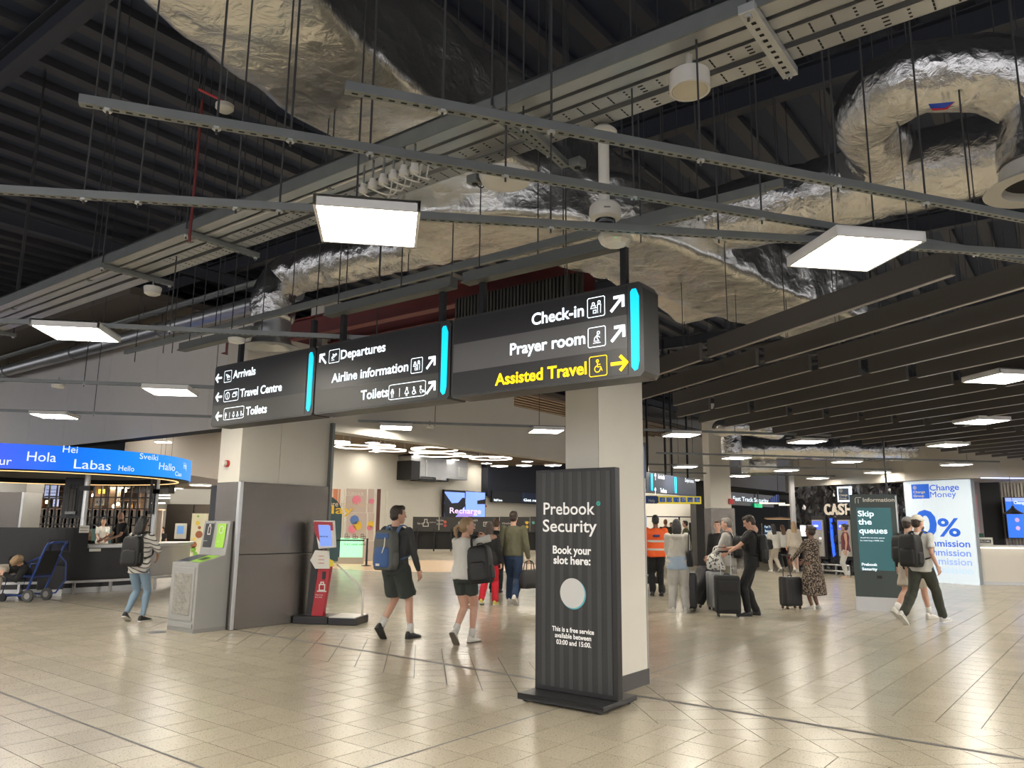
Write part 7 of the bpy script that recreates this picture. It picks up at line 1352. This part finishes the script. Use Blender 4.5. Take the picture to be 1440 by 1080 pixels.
suitcase('black_suitcase', 'black hard suitcase standing close behind the pale joggers', (jp.x + .28, jp.y + .30, 0), R(75), .44, .27, .66, mat('case black', (.018, .018, .02), .4), handle=0)
suitcase('leaning_black_suitcase', 'black suitcase tilted to the right beside the hooded traveller', (jp.x + .42, jp.y + .75, .07), R(-80), .46, .28, .72, mat('case black', (.018, .018, .02), .4), handle=0, tilt=-28)
# pushchair half behind the column
q = P(912, 833); t = empty('dark_pushchair', 'dark green folded pushchair half hidden behind the cream column', 'pushchair', q, R(10)); pg = cloth('pushchair green', (.03, .035, .025))
for x in (-.26, .26):
    MB().tube(path_pts([(x, .35, 1.02), (x, .1, .75), (x, -.25, .2)], .05), .014, 8).build('side_tube', black, t, smooth=True); MB().tube([(x, .3, .14), (x, -.05, .62)], .014, 8).build('rear_tube', black, t)
    for y in (-.3, .32): w_ = MB().cyl((x - .02, y, .11), (x + .02, y, .11), .11, 20).build('wheel', black, t); MB().cyl((x - .024, y, .11), (x + .024, y, .11), .05, 12).build('hub', galv, w_)
MB().cyl((-.26, .35, 1.02), (.26, .35, 1.02), .018, 10).build('push_handle', black, t); b = MB(); b.ell((0, -.02, .82), (.27, .30, .22), 16, 10); b.ell((0, .0, .58), (.25, .28, .16), 16, 10); me = remesh(b, .02, 2, 'hood', .01, 1); me.materials.append(pg); o = bpy.data.objects.new('hood_and_seat', me); COL.objects.link(o); o.parent = t; MB().b2((-.22, -.2, .22), (.22, .25, .38)).build('basket', mat('basket black', (.02, .02, .02), .8), t, bevel=.03)
# queue people in the distance
QP = [(904.5, 36, 0, h_dk, cloth('grey blue', (.12, .14, .16)), 'distant queue member in grey, left of the orange jacket', 1.78, 20), (936, 33, 0, h_gn, cloth('moss', (.06, .065, .04)), 'ginger haired queue member right of the orange jacket', 1.86, 10), (944, 37, 0, h_blk, dgrey, 'dark haired queue member behind the ginger haired one', 1.75, 190), (964, 31, 0, h_dk, cloth('camouflage', (.07, .08, .04)), 'short haired queue member in olive camouflage, facing left', 1.80, 285), (951, 38, 1, h_blk, blk, 'queue member in black between the hooded traveller and the camouflage jacket', 1.70, 180), (990, 37, 0, h_dk, tee_grey, 'distant person in pale top above the luggage trolleys', 1.70, 270)]
for px, Y_, fm, hm_, cm, lb, Hh, hd_ in QP: J = person(lb, at_depth(px, Y_), hd_, Hh, bool(fm), skin_l, ('short', hm_), ('long', cm), ('trousers', blk), sh_b, None, None, vox=.03, group='people in the distant queue')
J = person('grey haired man in pale sweatshirt with a small black backpack', P(1027, 858), 300, 1.76, False, skin_l, ('short', h_gr), ('long', lgrey), ('trousers', cloth('stone', (.25, .23, .18))), sh_w, sole_w, None, fat=1.12, headpitch=-8, wrL=(-.2, .3, 1.0), wrR=(.25, .25, 1.0))
backpack(J, 'small black backpack on the grey haired man', mat('nylon black', (.008, .008, .009), .55, bump=.3, bscale=40), w=.28, h=.42, d=.15, zc=1.2)
J = person('person with reddish face half hidden left of the grey haired man', at_depth(1009, 17.5), 200, 1.72, True, skin_l, ('short', h_br), ('long', blk), ('trousers', blk), sh_b, None, None, vox=.025)
# grey suitcase with patterned holdall on top, black rolling suitcase
q = P(1018, 860); suitcase('grey_suitcase', 'pale grey ribbed suitcase carrying the patterned white holdall', (q.x, q.y + .25, 0), R(10), .46, .28, .68, mat('case silver', (.32, .33, .34), .4), handle=0)
ht = hbag('patterned_holdall', 'white patterned holdall on top of the grey suitcase', (q.x + .02, q.y + .22, .76), R(12), .50, .26, .30, spot_mat('patterned white', (.08, .09, .09), (.60, .59, .55), 22, .43), handle=.16, hm=plastic_w)
q = P(1024, 867); suitcase('black_soft_suitcase', 'black fabric suitcase with raised handle before the man in black', (q.x, q.y, 0), R(-8), .44, .28, .66, mat('case fabric black', (.016, .016, .017), .75), ribs=False, handle=.42, soft=True)
J = person('bespectacled man all in black looking down at his phone', P(1060, 866), 285, 1.80, False, skin_l, ('short', h_dk), ('short', blk), ('trousers', blk), sh_b, sole_b, None, ankL=(-.11, .10, 0, -12), ankR=(.12, -.05, 0, 16), wrL=(-.16, .42, 1.08), wrR=(.12, .40, 1.16), elL=(-.3, -.5, -1), elR=(.3, -.5, -1), headpitch=-24, gripL=1, gripR=1, fat=1.03)
b = MB(); 
for s_ in (-1, 1): b.tube([(s_ * .03 + .02 * cos(a_ * pi / 5), .103, .008 + .015 * sin(a_ * pi / 5)) for a_ in range(11)], .0025, 5, T=J['HR']); b.cyl((s_ * .05, .10, .012), (s_ * .074, .0, .012), .0025, 5, T=J['HR'])
J['put'](b, 'spectacles', black, solid=True)
t = wear(J, 'phone', 'dark phone held up by the man in black', 'phone'); k_ = J['k']; pw = J['wR'] * k_; MB().box((pw.x - .01, pw.y + .10, pw.z + .02), (.075, .14, .012)).build('phone_body', glass_dark, t, bevel=.004)
backpack(J, 'soft black backpack on the man looking at his phone', mat('nylon black', (.008, .008, .009), .55, bump=.3, bscale=40), w=.30, h=.48, d=.15, zc=1.18)
J = person('woman in leopard print dress holding a suitcase handle', P(1146, 857), 325, 1.64, True, skin_d, ('bun', h_dk), ('long', spot_mat('leopard print', (.30, .24, .19), (.035, .026, .022), 38, .47)), ('dress', bpy.data.materials['leopard print'], .30), sh_w, sole_w, None, fat=1.22, wrL=(-.24, .36, .98), wrR=(.16, .28, 1.0), elL=(-.6, -.4, -1), gripL=1, headpitch=6, hem=.98)
q = P(1113, 856); suitcase('black_ribbed_suitcase', 'black ribbed cabin suitcase with brown trim held by the leopard print dress', (q.x, q.y, 0), R(20), .40, .25, .56, mat('case black', (.018, .018, .02), .4), handle=.42, wheelm=mat('wheel brown', (.12, .05, .03), .5))
# three women walking away
J = person('young woman in cream sweatshirt and beige joggers, left of the walking three', P(1090, 804), 350, 1.70, True, skin_l, ('long', h_blk), ('loose', offw), ('trousers', beige_c), sh_w, None, None, ankL=(-.08, .12, 0, 0), ankR=(.10, -.18, 30, 0), vox=.022, leg_r=1.5); backpack(J, 'dark backpack low on the left of the walking women', blk, w=.26, h=.36, d=.14, zc=1.0, shift=(-.25, .1, 0), straps=False)
J = person('young woman in white top and black trousers, middle of the walking three', P(1103, 800), 350, 1.68, True, skin_l, ('long', h_br), ('loose', whitec), ('trousers', blk), sh_w, None, None, vox=.022); hh_ = J['root'].location
hbag('maroon_bag', 'maroon travel bag carried between the walking women', (hh_.x + .30, hh_.y - .25, .30), R(30), .50, .24, .50, mat('maroon fabric', (.20, .015, .04), .7), handle=.2)
J = person('long haired blonde woman in beige jumper and shorts, right of the walking three', P(1119, 805), 5, 1.80, True, skin_l, ('long', h_bl), ('loose', beige_c), ('shorts', beige_c), sh_w, sole_w, None, ankL=(-.08, -.15, 25, 0), ankR=(.10, .12, 0, 0), vox=.022)
J = person('woman in dark sleeveless top and grey joggers at the cash machines', P(1192, 813), 290, 1.72, True, skin_t, ('bun', h_blk), ('vest', cloth('wine', (.12, .03, .04))), ('trousers', lgrey), mat('sandal tan', (.4, .28, .2), .5), None, None, vox=.022, leg_r=1.4)
# two men with caps
def cap(J, m):
    HR = J['HR']; b = MB(); b.ell((0, -.012, .052), (.086, .108, .082), 18, 10, T=HR); J['put'](b, 'cap', m, .011, 2, 0); b = MB(); b.prism([(-.07, .06), (-.055, .125), (0, .15), (.055, .125), (.07, .06)], .038, .046, T=HR); J['put'](b, 'cap_peak', m, solid=True)
J = person('man in grey cap, black top and cream shorts walking behind his friend', P(1287, 870), 62, 1.80, False, skin_l, ('short', h_dk), ('long', blk), ('shorts', beige_c), sh_w, sole_w, mat('sock white', (.62, .61, .58), .9), ankL=(-.10, -.36, 36, 0), ankR=(.10, .26, 0, 0), leg_r=1.4, fat=1.05); cap(J, mat('cap grey', (.22, .21, .20), .8))
backpack(J, 'black backpack on the man in the grey cap', mat('nylon black', (.008, .008, .009), .55, bump=.3, bscale=40), w=.30, h=.46, d=.18, zc=1.2)
J = person('bearded man in cream cap, grey t-shirt and dark joggers walking right', P(1302, 878), 60, 1.82, False, skin_l, ('short', h_dk), ('short', tee_grey), ('trousers', khaki), mat('shoe pale grey', (.48, .48, .47), .5), sole_w, None, ankL=(-.10, -.42, 44, 0), ankR=(.10, .34, -4, 0), wrR=(.24, .06, .93), elR=(.2, -1, 0), fat=1.05, headyaw=10, leg_r=1.25); cap(J, mat('cap cream', (.60, .56, .48), .8)); b = MB(); b.ell((0, .055, -.085), (.058, .052, .045), 14, 8, T=J['HR']); J['put'](b, 'beard', h_dk, .011, 2, 0)
backpack(J, 'bulky black backpack with a water bottle on the man in the cream cap', mat('nylon black', (.008, .008, .009), .55, bump=.3, bscale=40), w=.33, h=.52, d=.22, zc=1.18)
bpy.data.scenes.remove(TSC)
